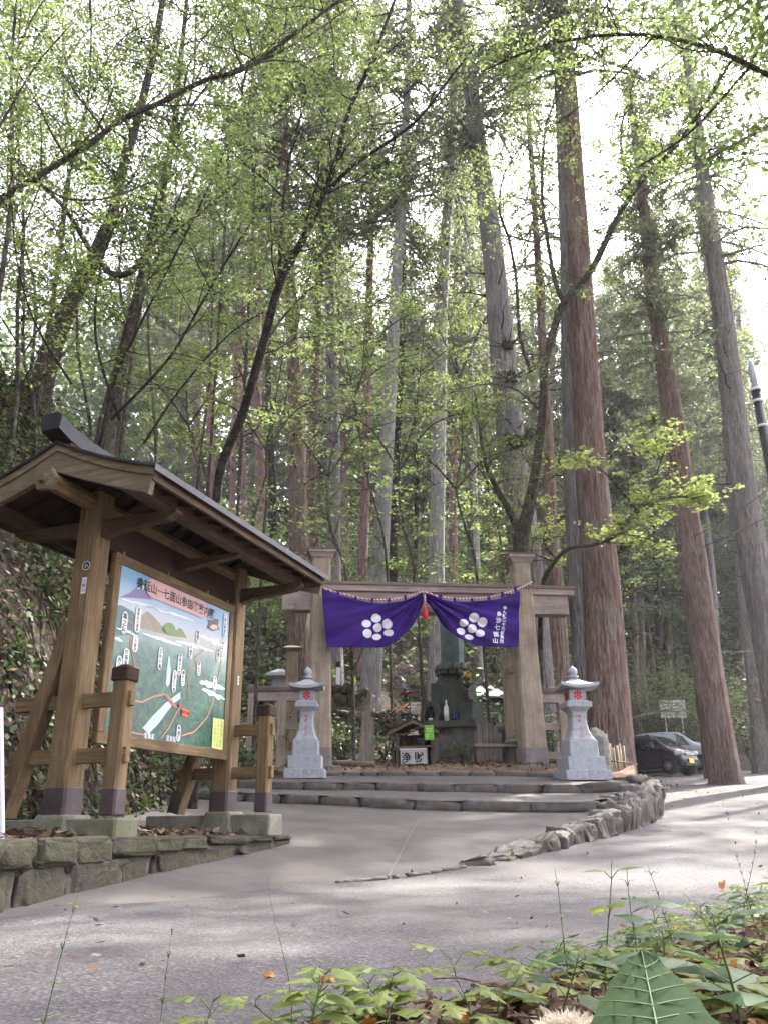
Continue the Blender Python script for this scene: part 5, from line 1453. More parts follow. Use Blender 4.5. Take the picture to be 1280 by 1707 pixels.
# the big twin cedar beside the lantern
cedar('huge red barked cedar trunk beside the lantern, larger stem of the fused pair',[(1022,1296),(1012,1120),(1000,950),(985,800),(976,640),(966,450),(957,300),(948,150)],17.2,[74,66,60,56,52,46,40,34],BR,H=30,crown=2,crown_from=.62,detail=120,seed=3,snag=None,flare=1.35,rings=90,nf=13,fl=.10)
cedar('greyer cedar stem fused to the huge red cedar on the side of the gate',[(978,1292),(976,1120),(968,950),(962,800),(955,640),(950,450),(943,300),(936,150)],17.5,[44,42,44,46,42,38,34,30],BG,H=29,crown=0,crown_from=.62,detail=80,seed=5,flare=1.2,rings=80,nf=13,fl=.10)
cedar('tall grey cedar rising directly behind the gate post with the lettered banner end',[(898,1230),(885,1050),(868,870),(850,730),(838,600),(822,430),(800,260),(776,90),(762,0)],20.5,[64,60,54,50,48,42,36,30,26],BG,H=31,crown=1,crown_from=.60,detail=64,seed=8,snag=0,rings=70,nf=11)
_t2=[o for o in SC.objects if o.get('category')=='tree'][-1]
for bx,by,bs in ((848,630,.24),(856,735,.30),(868,740,.22),(846,575,.18)):
    q_=P(bx,by,20.1)-_t2.location; mb=MB(); mb.rock(q_,(bs*1.5,bs,bs*1.1),seed=bx,n=3,amp=.5)
    for k_ in range(7):
        a_=random.uniform(0,6.28); e_=q_+Vector((math.cos(a_)*.6,-abs(math.sin(a_))*.4-.1,random.uniform(-.1,.4))); mb.tube([q_,q_.lerp(e_,.5)+Vector((0,0,-.05)),e_],[.03,.018,.006],5,cap=False)
    mb.build('burr',M['bark_moss'],_t2)
cedar('straight pale barked trunk rising above the middle of the crossbeam',[(728,1200),(730,1050),(727,950),(730,800),(733,650),(736,500),(742,400),(750,300),(756,180)],24,[30,28,27,26,25,24,22,19,15],BP,H=32,crown=3,crown_from=.52,detail=30,seed=9,snag=1,rings=60)
cedar('pale grey forked trunk whose foot shows through the gate beside the stakes',[(614,1190),(622,1080),(632,950),(640,820),(647,700),(655,560),(663,430),(674,250),(680,120)],22,[36,33,31,28,26,24,21,17,13],BP,H=30,crown=1,crown_from=.5,detail=30,seed=12,snag=2,rings=60)
cedar('slim red trunk close against the pale forked trunk',[(594,1120),(604,950),(609,800),(612,680),(614,560),(618,400),(622,250)],26,[20,19,18,17,16,13,11],BK,H=30,crown=0,crown_from=.55,detail=20,seed=13,snag=1)
cedar('ivy patched grey trunk directly above the cap of the gate post nearer the shelter',[(557,1050),(556,940),(556,820),(556,690),(553,580),(550,430),(546,300)],24,[27,26,25,24,22,19,16],BG,H=30,crown=3,crown_from=.55,detail=24,seed=14,snag=0)
cedar('thick red brown trunk rising behind the tip of the shelter eave',[(500,1090),(500,960),(497,840),(494,700),(488,560),(480,420),(474,260)],22.5,[38,36,34,31,27,23,18],BR,H=28,crown=2,crown_from=.55,detail=40,seed=15,snag=2,rings=60)
cedar('slender grey red trunk leaning against the thick one behind the eave tip',[(524,1060),(524,930),(520,800),(522,700),(528,560),(534,420),(538,280)],24.5,[24,22,20,18,16,14,12],BR,H=29,crown=0,crown_from=.55,detail=20,seed=16,snag=1)
cedar('leaning cedar with stripped reddish bark standing beside the steel blue car',[(1206,1284),(1190,1190),(1172,1060),(1155,940),(1138,820),(1122,700),(1104,590),(1086,470),(1074,370),(1060,240)],25.5,[50,49,47,45,42,38,32,27,22,16],BR,H=27,crown=0,crown_from=.52,detail=70,seed=18,snag=2,flare=1.15,rings=70,nf=11)
cedar('tall grey brown cedar at the road bend with a knot halfway up',[(1312,1230),(1286,1090),(1260,950),(1238,820),(1222,680),(1206,540),(1190,430),(1176,330),(1158,200),(1140,60)],24,[56,52,48,45,42,38,33,30,24,18],BG,H=30,crown=2,crown_from=.55,detail=70,seed=19,snag=2,rings=70,nf=11)
cedar('dark slim trunk just behind the leaning stripped cedar',[(1165,1130),(1150,1020),(1136,900),(1124,760),(1112,640),(1100,520)],30,[20,18,17,15,14,12],BR,H=27,crown=1,crown_from=.45,detail=16,seed=21,snag=2)
cedar('brown trunk behind the short fence next to the big twin cedar',[(938,1230),(934,1110),(925,960),(918,880),(913,740),(905,600),(898,460)],24,[30,28,26,24,21,18,15],BR,H=28,crown=3,crown_from=.5,detail=24,seed=22,snag=0)
cedar('thick trunk at the end of the road where the slope meets the gravel',[(1276,1244),(1262,1120),(1246,1000),(1232,880),(1220,760),(1206,640)],36,[40,36,32,30,27,23],BG,H=30,crown=0,crown_from=.45,detail=30,seed=23,snag=0)
cedar('thin dark trunk seen between the two pale trunks above the crossbeam',[(655,960),(657,850),(662,740),(668,620),(672,500)],30,[14,13,12,11,10],BD,H=26,crown=3,crown_from=.4,detail=12,seed=24,snag=1)
cedar('thin red trunk between the straight pale trunk and the gate post cedar',[(757,1060),(756,950),(755,840),(757,700),(760,560)],32,[16,15,14,12,11],BK,H=27,crown=1,crown_from=.4,detail=14,seed=25,snag=1)
cedar('thin pale trunk standing behind the kiosk finial',[(801,1200),(798,1080),(795,950),(790,800),(785,640)],29,[13,12,11,10,9],BP,H=25,crown=3,crown_from=.45,detail=14,seed=26,snag=1)
for i,(x0,x1,w,D,bk,lb) in enumerate([
    (436,428,19,31,BK,'straight pinkish trunk above the lower eave of the shelter roof'),
    (407,401,13,36,BK,'thin pinkish trunk between the dark leaning tree and the eave'),
    (388,393,11,40,BK,'very thin pink trunk behind the dark leaning tree'),
    (455,448,14,38,BD,'dim dark trunk between the pink trunk and the thick red brown one'),
    (352,350,16,42,BK,'pink trunk right beside the foot of the dark leaning tree'),
    (325,332,15,46,BK,'pink trunk of the bright stand above the roof middle'),
    (300,310,13,50,BG,'grey trunk of the bright stand above the roof middle'),
    (338,322,10,52,BK,'slanting thin trunk crossing the bright stand above the roof'),
    (272,285,13,48,BG,'grey trunk in the bright gap above the ridge end'),
    (250,262,10,55,BK,'thin trunk in the bright gap above the ridge end')]):
    cedar(lb,[(x0,880),(x0*.7+x1*.3,760),(x1,620),(x1+4,480),(x1+10,330)],D,[w,w*.95,w*.85,w*.7,w*.55],bk,H=26,crown=i%4,crown_from=.5,detail=12,seed=30+i,snag=i%3,rings=24,group='thin trunks of the stand above the shelter roof')
for i,(x0,x1,w,D,bk,lb) in enumerate([
    (1100,1085,12,44,BD,'thin dark trunk behind the notice board'),
    (1060,1046,11,42,BR,'thin red trunk in the gap beside the big twin cedar'),
    (1196,1170,13,46,BG,'thin grey trunk on the slope behind the leaning cedar'),
    (1240,1226,14,48,BR,'thin red trunk on the slope towards the road end'),
    (1030,1022,10,50,BG,'faint grey trunk high on the slope behind the big twin cedar'),
    (830,812,11,36,BR,'thin trunk just in front of the slope between monument and gate post'),
    (690,694,9,40,BD,'hair thin dark trunk beside the straight pale trunk'),
    (580,576,11,38,BK,'thin pink trunk between ivy trunk and slim red trunk'),
    (1150,1136,11,52,BD,'faint trunk high on the slope above the steel blue car')]):
    cedar(lb,[(x0,1150),(x0*.7+x1*.3,980),(x1,800),(x1-6,620),(x1-10,450)],D,[w,w*.95,w*.85,w*.7,w*.55],bk,H=25,crown=(i+1)%4,crown_from=.35,detail=12,seed=50+i,snag=i%3,rings=24,group='thin trunks on the slope behind the gate')

for i,(x0,D,cf,lb) in enumerate([(1070,46,.22,'low crowned cedar on the slope directly above the dark parked car'),(1115,50,.18,'low crowned cedar on the slope above the notice board'),
    (1190,52,.2,'low crowned cedar between the leaning cedar and the knotted one'),(1250,50,.22,'low crowned cedar near the end of the road'),(1020,44,.25,'low crowned cedar in the gap beside the huge red trunk'),
    (905,42,.3,'low crowned cedar between the gate post cedar and the twin cedar'),(790,44,.3,'low crowned cedar seen between the straight pale trunk and the gate post cedar'),(690,46,.3,'low crowned cedar seen between the two pale trunks'),
    (580,46,.3,'low crowned cedar seen between ivy trunk and pale forked trunk'),(1145,60,.15,'hazy low crowned cedar high above the steel blue car'),(1230,62,.15,'hazy low crowned cedar high above the road end'),(985,58,.2,'hazy low crowned cedar showing past the twin cedar')]):
    cedar(lb,[(x0,1120),(x0-4,960),(x0-10,800),(x0-16,640),(x0-20,500)],D,[13,12,11,9,7],[BG,BR][i%2],H=24,crown=i%4,crown_from=cf,crown_s=1.5,detail=10,seed=80+i,rings=20,group='low crowned cedars on the slope')
# a band of cedars farther up the hill: copies of a few, each with its own trunk and crown
src=[o for o in SC.objects if o.get('category')=='tree'][-6:]
g=random.Random(4); k=0; far=[]
for i in range(400):
    if k>=30: break
    x=g.uniform(-34,44); y=g.uniform(40,78)
    if hill_dist(x,y)<5 or abs(x)>y*.56 : continue
    if any((x-a)**2+(y-b)**2<9 for a,b in far): continue
    far.append((x,y)); s=g.uniform(.75,1.1)
    r=dup(g.choice(src),(x,y,z_ground(x,y)-.3),g.uniform(-.5,.5),'slim distant cedar among many alike on the upper hillside',(s,s,s*g.uniform(.8,1.05))); r['group']='distant cedars on the upper hillside'; k+=1

# ------------------------------------------------------------------ broadleaf trees grown along limbs read off the photo
def grow(limbs,n_sub,sub_len,leafs,size,seed,t0=.15,spread=.9,up=.12,pad=.45,tmpl=QUAD,flat=.35,thin=.011,tw_n=5):
    """returns branch MB and leaf arrays. limbs: list of [points],[radii]"""
    g=np.random.default_rng(seed); br=MB(); C=[];Nn=[];S=[]
    for li,(pts,rad) in enumerate(limbs):
        pts=[Vector(p) for p in pts]; n=max(3,int(n_sub*sum((b-a).length for a,b in zip(pts[:-1],pts[1:]))))
        for j in range(n):
            t=t0+(1-t0)*g.random()**.8; s=t*(len(pts)-1); k=min(int(s),len(pts)-2); f=s-k
            p=pts[k].lerp(pts[k+1],f); ld=(pts[k+1]-pts[k]).normalized()
            a=g.uniform(0,2*math.pi); d=Vector((math.cos(a),math.sin(a),g.normal()*.25+up)); d=(d*spread+ld*.5).normalized()
            L=g.uniform(*sub_len); q=[p]; cur=p.copy(); dd=d.copy()
            for m in range(5):
                dd=(dd+Vector(g.normal(size=3))*.22+Vector((0,0,.03))).normalized(); cur=cur+dd*L/5; q.append(cur.copy())
            r0=min(rad[k]*.5,thin*(1+L*.5)); br.tube(q,[r0*(1-.8*m/5) for m in range(6)],4,cap=False)
            for w in range(max(3,int(tw_n*.8))):
                ss=g.uniform(.25,1.0)*5; kk=min(int(ss),4); b=q[kk].lerp(q[kk+1],ss-kk)
                ta=g.uniform(0,2*math.pi); td=Vector((math.cos(ta),math.sin(ta),g.normal()*.12)); td=(td+dd*.4).normalized()
                tl=pad*g.uniform(.6,1.4); e=b+td*tl; br.tube([b,b.lerp(e,.5)+Vector((0,0,.02)),e],[.005,.0035,.0015],3,cap=False)
                nl=int(leafs*2.0*g.uniform(.6,1.4)); u=g.uniform(.1,1.15,nl)
                side=np.array(td.cross(Vector((0,0,1))).normalized()); c=np.array(b)+np.outer(u*tl,np.array(td))+np.outer(g.normal(size=nl)*.34*pad,side)
                c[:,2]+=g.normal(size=nl)*.05*pad-.02
                C.append(c); nn=g.normal(size=(nl,3))*flat; nn[:,2]+=1; Nn.append(nn); S.append(g.uniform(.6,1.15,nl)*size*.92)
    return br,np.concatenate(C),np.concatenate(Nn),np.concatenate(S)
def broadleaf(name,label,limbs,bark,leafm,seed,nseg=10,cat='tree',tmpl=QUAD,foot=None,**kw):
    """limbs: list of ([(px,py,D)...],[widths px]) ; the first is the trunk"""
    L=[]
    for pl,w in limbs:
        pts=[P(*a) for a in pl]; rad=[ww*.5*a[2]/1400 for ww,a in zip(w,pl)]
        L.append((pts,rad))
    f=L[0][0][0]; fz=down_to_ground(f,.15)
    if fz.z<f.z:
        d=(L[0][0][1]-f).normalized(); d.z=0; drop=f.z-fz.z
        if drop>.6:
            k1=f-d*min(.5,drop*.2)-Vector((0,0,drop*.45)); k2=f-d*min(.7,drop*.3); k2=Vector((k2.x,k2.y,z_ground(k2.x,k2.y)-.2)); add=[k2,k1]
        else: add=[Vector((f.x,f.y,fz.z))]
        L[0]=(add+L[0][0],[L[0][1][0]*(1.25-.1*i_) for i_ in range(len(add))]+L[0][1])
    o0=L[0][0][0].copy(); root=thing(name,label,cat,o0)
    mb=MB()
    for i,(pts,rad) in enumerate(L):
        q=cat3(pts,8*len(pts)); rr=list(np.interp(np.linspace(0,1,len(q)),np.linspace(0,1,len(rad)),rad))
        rr=[r*(1+.12*noise.noise(Vector((j*.5,seed,i)))) for j,r in enumerate(rr)]
        mb.tube(q,rr,nseg,cap=True)
    br,C,Nn,S=grow([(cat3(p,3*len(p)),list(np.interp(np.linspace(0,1,3*len(p)),np.linspace(0,1,len(r)),r))) for p,r in L],seed=seed,tmpl=tmpl,**kw)
    mb.add(br.v,br.f,0,True); mb.shift(o0); mb.build('trunk',bark,root)
    V=leaves(C-np.array(o0),Nn,S,tmpl,g=np.random.default_rng(seed+1)); link('crown',np_mesh('crown',V,len(tmpl),leafm),root)
    return root,len(C)
def cat3(pts,n):
    out=[]
    for i in range(n):
        t=i/(n-1)*(len(pts)-1); k=min(int(t),len(pts)-2); f=t-k
        p0=pts[max(k-1,0)];p1=pts[k];p2=pts[k+1];p3=pts[min(k+2,len(pts)-1)]
        out.append(.5*((2*p1)+(-p0+p2)*f+(2*p0-5*p1+4*p2-p3)*f*f+(-p0+3*p1-3*p2+p3)*f**3))
    return out
# dark slender tree rising behind the shelter roof
broadleaf('leaning_tree','slender dark tree leaning out from behind the shelter roof, forking high up',[
  ([(360,850,11.5),(372,770,11.4),(405,690,11.2),(440,570,10.8),(468,470,10.5),(520,370,10.2),(560,270,10.0),(580,190,9.8),(620,100,9.6),(656,5,9.4),(690,-90,9.2)],[16,17,17,17,16,14,11,9,8,7,5]),
  ([(545,320,10.1),(590,275,9.9),(650,235,9.7),(700,195,9.5),(750,130,9.3),(790,80,9.1)],[9,8,7,6,5,3]),
  ([(466,465,10.5),(468,400,10.6),(474,330,10.7),(484,260,10.8),(500,200,10.9),(520,140,11.0)],[9,8,7,6,4,3]),
  ([(440,575,10.8),(480,520,11.3),(520,480,11.8),(570,450,12.2)],[4,3,3,2]),
 ],BD,M['leaf_maple'],101,n_sub=1.9,sub_len=(.7,2.0),leafs=13,size=.085,t0=.25,pad=.42,tw_n=6)
# maple behind the right gate post
broadleaf('maple_tree','mottled maple forking into crooked limbs just behind the lettered gate post',[
  ([(893,1220,18.6),(884,1100,18.5),(872,980,18.3),(868,905,18.2),(880,850,18.0),(893,780,17.8),(903,690,17.5),(908,610,17.2),(925,540,17.0),(940,505,16.8),(985,450,16.4),(1025,370,16.0),(1062,310,15.5),(1120,250,15.0),(1170,180,14.5),(1220,100,14.0),(1285,20,13.5)],[34,32,30,28,22,17,15,14,14,16,14,12,11,9,8,6,5]),
  ([(866,890,18.2),(845,845,18.0),(820,800,17.8),(806,760,17.6),(798,700,17.4),(790,650,17.2)],[15,12,9,7,5,3]),
  ([(940,505,16.8),(925,470,16.7),(912,400,16.6),(903,330,16.5),(906,240,16.4),(915,190,16.3),(945,140,16.2)],[11,9,8,7,6,4,3]),
  ([(885,620,17.2),(866,560,17.0),(860,470,16.8),(848,400,16.6),(832,350,16.4),(840,290,16.2),(870,240,16.0)],[8,7,6,6,5,4,3]),
  ([(1050,310,15.6),(1035,250,15.3),(1040,190,15.0),(1070,120,14.8)],[7,6,4,3]),
  ([(905,690,17.5),(860,650,17.0),(810,640,16.6),(750,655,16.2)],[5,4,3,2]),
 ],M['bark_moss'],M['leaf_maple'],102,n_sub=2.0,sub_len=(.8,2.2),leafs=13,size=.095,t0=.2,pad=.5,tw_n=6)
# bare curved bough with maple sprays at its end, from the big cedar side
broadleaf('maple_sapling','thin maple bough carrying star shaped leaves past the big twin cedar',[
  ([(903,1225,17.9),(900,1080,17.8),(903,985,17.6),(915,950,17.2),(945,916,16.4),(990,908,15.8),(1030,890,15.4),(1060,850,15.2),(1110,830,15.0),(1160,830,14.8)],[10,9,9,8,7,6,6,5,4,3]),
  ([(1030,890,15.4),(1080,830,15.2),(1100,770,15.1),(1120,720,15.0)],[5,4,3,2]),
  ([(1060,850,15.2),(1010,790,15.0),(960,760,14.8)],[4,3,2])
 ],M['bark_moss'],M['leaf_bright'],103,n_sub=3.0,sub_len=(.4,1.1),leafs=9,size=.12,t0=.6,pad=.38,tmpl=STAR,tw_n=5)
# big old tree on the bank with a sweeping branch, and its companion
broadleaf('bank_tree','old leaning bank tree with rough bark and a sagging crooked arm',[
  ([(70,640,13.5),(95,560,13.3),(125,490,13.1),(158,430,13.0),(185,370,12.9),(200,300,12.8),(235,180,12.6),(262,60,12.4),(280,-60,12.2)],[44,38,32,30,24,20,18,15,12]),
  ([(160,430,13.0),(185,455,12.8),(215,455,12.6),(240,430,12.5),(262,400,12.4),(300,350,12.2),(330,280,12.0)],[14,13,13,12,10,8,5]),
  ([(158,430,13.0),(110,350,12.4),(60,300,12.0),(10,250,11.6)],[12,9,7,5]),
 ],M['bark_moss'],M['leaf_mid'],104,n_sub=2.6,sub_len=(.9,2.6),leafs=17,size=.10,t0=.2,pad=.5,tw_n=6)
broadleaf('bank_tree','straight grey bank tree rising steeply behind the ridge of the shelter',[
  ([(175,720,14.5),(192,650,14.3),(215,560,14.0),(235,480,13.8),(250,410,13.6),(268,330,13.4),(290,220,13.2),(300,120,13.0),(312,0,12.8)],[30,28,25,23,19,17,15,12,9]),
  ([(240,470,13.8),(280,400,13.5),(340,350,13.2),(400,300,13.0)],[8,7,5,3]),
  ([(290,220,13.2),(340,150,12.8),(400,90,12.5)],[7,5,3])
 ],M['bark_moss'],M['leaf_mid'],105,n_sub=2.4,sub_len=(.9,2.4),leafs=16,size=.10,t0=.3,pad=.5,tw_n=6)
# long mossy limb crossing the top of the view
broadleaf('overhanging_tree','long mossy limb sweeping up across the top of the view from the bank',[
  ([(-60,420,8.5),(0,335,8.4),(70,290,8.3),(150,240,8.2),(200,202,8.1),(270,170,8.0),(340,135,7.9),(400,118,7.8),(440,95,7.8),(500,50,7.7),(560,5,7.6),(620,-40,7.5)],[15,14,13,13,12,12,11,10,10,8,7,5]),
  ([(430,105,7.8),(480,80,7.9),(530,50,8.0),(600,0,8.1)],[6,5,4,3]),
  ([(60,300,8.3),(110,330,8.6),(180,330,8.9),(260,300,9.2)],[6,5,4,3]),
  ([(-60,300,7.5),(0,210,7.3),(60,110,7.1),(120,40,6.9)],[6,5,4,3])
 ],M['bark_moss'],M['leaf_maple'],106,n_sub=4.0,sub_len=(.5,1.9),leafs=13,size=.066,t0=.02,pad=.32,tw_n=8)
# small saplings over the roof, thin stems fanning up
broadleaf('hazel_sapling','many stemmed thin sapling fanning up behind the roof ridge',[
  ([(190,640,11.5),(225,560,11.3),(285,440,11.0),(340,330,10.8),(380,240,10.6)],[6,5,4,4,3]),
  ([(185,700,11.5),(280,600,11.2),(340,500,11.0),(400,400,10.8),(450,330,10.6)],[6,5,5,4,2]),
  ([(200,700,11.5),(160,560,11.2),(175,420,11.0),(230,300,10.8)],[6,5,4,2]),
  ([(240,740,12.0),(300,650,11.8),(380,560,11.5),(440,520,11.3)],[5,4,3,2]),
  ([(120,640,10.5),(60,540,10.2),(30,440,10.0),(20,340,9.8)],[5,4,3,2])
 ],BD,M['leaf_maple'],107,n_sub=2.2,sub_len=(.6,1.8),leafs=12,size=.08,t0=.2,pad=.4,tw_n=5)
broadleaf('roadside_tree','roadside tree bough reaching over the top of the view with large near leaves',[
  ([(1660,1300,10),(1600,700,10),(1440,250,10),(1250,110,10),(1090,60,10.2),(930,70,10.4),(800,120,10.6)],[22,20,16,11,8,6,3]),
  ([(1250,110,10),(1150,220,10.4),(1060,280,10.8)],[7,5,3]),
  ([(1090,60,10.2),(1000,150,10.6),(920,210,11)],[6,4,2]),
 ],BD,M['leaf_maple'],108,n_sub=3.6,sub_len=(.5,1.5),leafs=9,size=.085,t0=.35,pad=.36,tw_n=6)
# light understorey trees between the trunks: leafy pads at several heights
for i,(x0,y0,x1,y1,D,lb,lm) in enumerate([
   (575,950,600,640,17.5,'light green understorey tree between shelter eave and pale trunk',M['leaf_maple']),
   (690,950,700,620,19,'low leafed young tree above the banner middle',M['leaf_maple']),
   (790,930,770,700,20,'young maple with flat leaf layers left of the maple fork',M['leaf_maple']),
   (440,900,470,600,16,'airy young tree above the lower half of the shelter roof',M['leaf_maple']),
   (960,980,905,900,20,'yellow green bush like tree behind the short fence',M['leaf_bright']),
   (1000,1130,1040,930,30,'pale green young tree beside the huge cedar, above the parked cars',M['leaf_mid']),
   (640,900,560,420,21,'tall thin leafy tree rising among the pale trunks',M['leaf_mid']),
   (830,880,700,380,23,'tall young tree with bright crown between the gate posts',M['leaf_maple']),
   (1120,1000,1180,640,42,'mid green tree between the two leaning cedars',M['leaf_mid']),
   (350,860,300,560,19,'bright young tree above the ridge end of the shelter',M['leaf_bright']),
   (150,700,110,230,15,'leafy tree on the bank behind the two old bank trees',M['leaf_mid']),
   (30,640,30,120,11,'bright leafed tree at the edge of the view above the bank',M['leaf_bright']),
   (260,760,180,120,18,'tall leafy tree between the two old bank trees',M['leaf_maple']),
   (330,800,380,200,20,'tall leafy tree behind the dark leaning one',M['leaf_mid']),
   (420,880,560,160,22,'tall thin leafed tree over the thick red brown trunk',M['leaf_maple']),
   (100,420,150,-60,12,'high leafed bank tree crown near the top corner of the view',M['leaf_maple']),
   (250,380,330,-80,13,'airy bank tree with its crown above the long mossy limb',M['leaf_mid']),
   (20,330,40,-120,10,'bright bank tree reaching past the top corner of the view',M['leaf_bright']),
   (420,420,470,-60,16,'tall airy tree whose crown hangs over the dark leaning tree',M['leaf_maple']),
   (60,520,20,200,16,'dim leafy bank tree filling in behind the crooked armed tree',M['leaf_mid']),
   (210,560,220,180,17,'olive leafed bank tree between the two old trunks, high up',M['leaf_mid']),
   (120,260,90,-40,18,'distant olive crown near the top corner behind the bank trees',M['leaf_mid']),
   (380,300,400,-20,19,'distant olive crown above the long mossy limb',M['leaf_mid']),
   (60,760,40,420,12,'leafy bank shrub tree at the edge of the view',M['leaf_bright']),
   (1060,960,1130,330,41,'thin crowned tree filling the gap beside the big twin cedar',M['leaf_maple'])]):
    xm=(x0+x1)/2+((i*37)%30-15); ym=(y0+y1)/2
    h=abs(y1-y0)
    xm+=((i*53)%50)-25
    limbs=[([(x0,y0,D),((x0+xm)/2+((i*29)%24)-12,(y0+ym)/2,D-.1),(xm,ym,D-.2),((x1+xm)/2+((i*17)%20)-10,(y1+ym)/2,D-.3),(x1,y1,D-.4),(x1+8,y1-h*.3,D-.5)],[5.5*17/D,5*17/D,4*17/D,3.2*17/D,2.5*17/D,1.2])]
    for s in (-1,1):
        limbs.append(([(xm,ym,D-.2),(xm+s*50,ym-h*.22,D-.5),(xm+s*110,ym-h*.30,D-.8)],[4,3,2]))
        limbs.append(([(x1,y1,D-.4),(x1+s*50,y1-h*.12,D-.1),(x1+s*95,y1-h*.16,D+.3)],[3,2,1.5]))
    broadleaf('young_tree',lb,limbs,M['bark_moss'],lm,120+i,n_sub=1.9,sub_len=(.7,1.7),leafs=11,size=.10*(1+(D-17)*.025),t0=.12,pad=.5,tw_n=6)

# canopy high over the road and yard, reaching beyond the view (it shades the scene)
def canopy_tree(label,x,y,h,r,seed,n,leafm,size):
    g=np.random.default_rng(seed); z=z_ground(x,y); root=thing('tall_tree',label,'tree',(x,y,z-.2))
    mb,q,rr=trunk_mb([(0,0,0),(.1,.2,h*.4),(.0,.4,h*.75),(.2,.3,h)],[.3,.24,.17,.05],12,24,seed); mb.build('trunk',BG,root)
    br=MB(); C=[]
    for i in range(26):
        a=g.uniform(0,6.28); z0=h*g.uniform(.5,.95); L=r*g.uniform(.5,1); e=Vector((math.cos(a)*L,math.sin(a)*L,z0+g.uniform(.2,2.0)))
        br.tube([(0,0,z0),e*.5+Vector((0,0,z0*.5+.4)),e],[.07,.04,.015],5,cap=False)
        for j in range(9): C.append(Vector((0,0,z0)).lerp(e,g.uniform(.3,1.1))+Vector(g.normal(size=3))*.6)
    br.build('branches',BG,root)
    C=np.array([tuple(c) for c in C]); idx=g.integers(0,len(C),n); c=C[idx]+g.normal(size=(n,3))*np.array([.5,.5,.22]); nn=g.normal(size=(n,3))*.5; nn[:,2]+=1
    link('crown',np_mesh('crown',leaves(c,nn,g.uniform(.7,1.3,n)*size,g=g),4,leafm),root)
for i,a in enumerate([(-10.5,9,15,5.5),(-8.5,3,15,5),(9.5,10,22,6.5),(14,17,24,5.5),(-13,15,20,5),(19,27,26,5)]):  # third tree stands out of view, crown enlarged to shade the foreground road
    canopy_tree(['tall tree rooted high on the bank behind the shelter','bank tree overhanging the near road','unseen roadside tree enlarged to shade the near road','roadside tree above the road bend','tall tree on the bank behind the small fence','tall tree beyond the parked cars'][i],*a,200+i,11000,[M['leaf_mid'],M['leaf_maple']][i%2],.17)
# ------------------------------------------------------------------ undergrowth on the slopes
def in_view(x,y,m=.60): return y>1 and abs(x+.02*y)<y*m+1.5
def undergrowth():
    g=np.random.default_rng(77); sets={'leaf_mid':[[],[],[]],'leaf_deep':[[],[],[]],'leaf_shrub':[[],[],[]],'leaf_cedar':[[],[],[]]}
    n=0
    while n<2600:
        y=g.uniform(14,66); x=g.uniform(-.6*y-2,.6*y+2); d=hill_dist(x,y)
        if d<1.2: continue
        if d<5 and x>-3 and g.random()<.62: continue
        h=g.uniform(.3,1.0)*(1+min(1.4,d*.08)); w=g.uniform(.4,1.1)*(1+d*.03)
        k=int(g.uniform(26,60)); z=z_ground(x,y)
        c=np.array([x,y,z])+np.abs(g.normal(size=(k,3)))*np.array([0,0,h*.6])+g.normal(size=(k,3))*np.array([w*.5,w*.5,.06])
        key=['leaf_mid','leaf_deep','leaf_shrub','leaf_cedar','leaf_deep'][int(g.integers(0,5))]
        nn=g.normal(size=(k,3))*.5; nn[:,2]+=.9
        A=sets[key]; A[0].append(c); A[1].append(nn); A[2].append(g.uniform(.10,.2,k)*(1+y*.012)); n+=1
    for key,(C,Nn,S) in sets.items():
        V=leaves(np.concatenate(C),np.concatenate(Nn),np.concatenate(S)); o=link('undergrowth',np_mesh('undergrowth',V,4,M[key])); tag(o,'mixed leafy undergrowth covering the wooded slope','undergrowth',kind='stuff')
    # far wooded hillside
    C=[];S=[]
    for i in range(3000):
        y=g.uniform(50,105); x=g.uniform(-.58*y,.62*y)
        if hill_dist(x,y)<3: continue
        z=z_ground(x,y)+ (g.random()**1.2)*20; k=34; r=g.uniform(.9,2.0)
        C.append(np.array([x,y,z])+g.normal(size=(k,3))*np.array([r,r,r*.5])); S.append(g.uniform(.35,.8,k))
    C=np.concatenate(C);S=np.concatenate(S); V=leaves(C,g.normal(size=C.shape),S)
    tag(link('distant_wood',np_mesh('distant_wood',V,4,M['leaf_deep'])),'distant cedar wood reading as one mass on the ridge','wood',kind='stuff')
undergrowth()

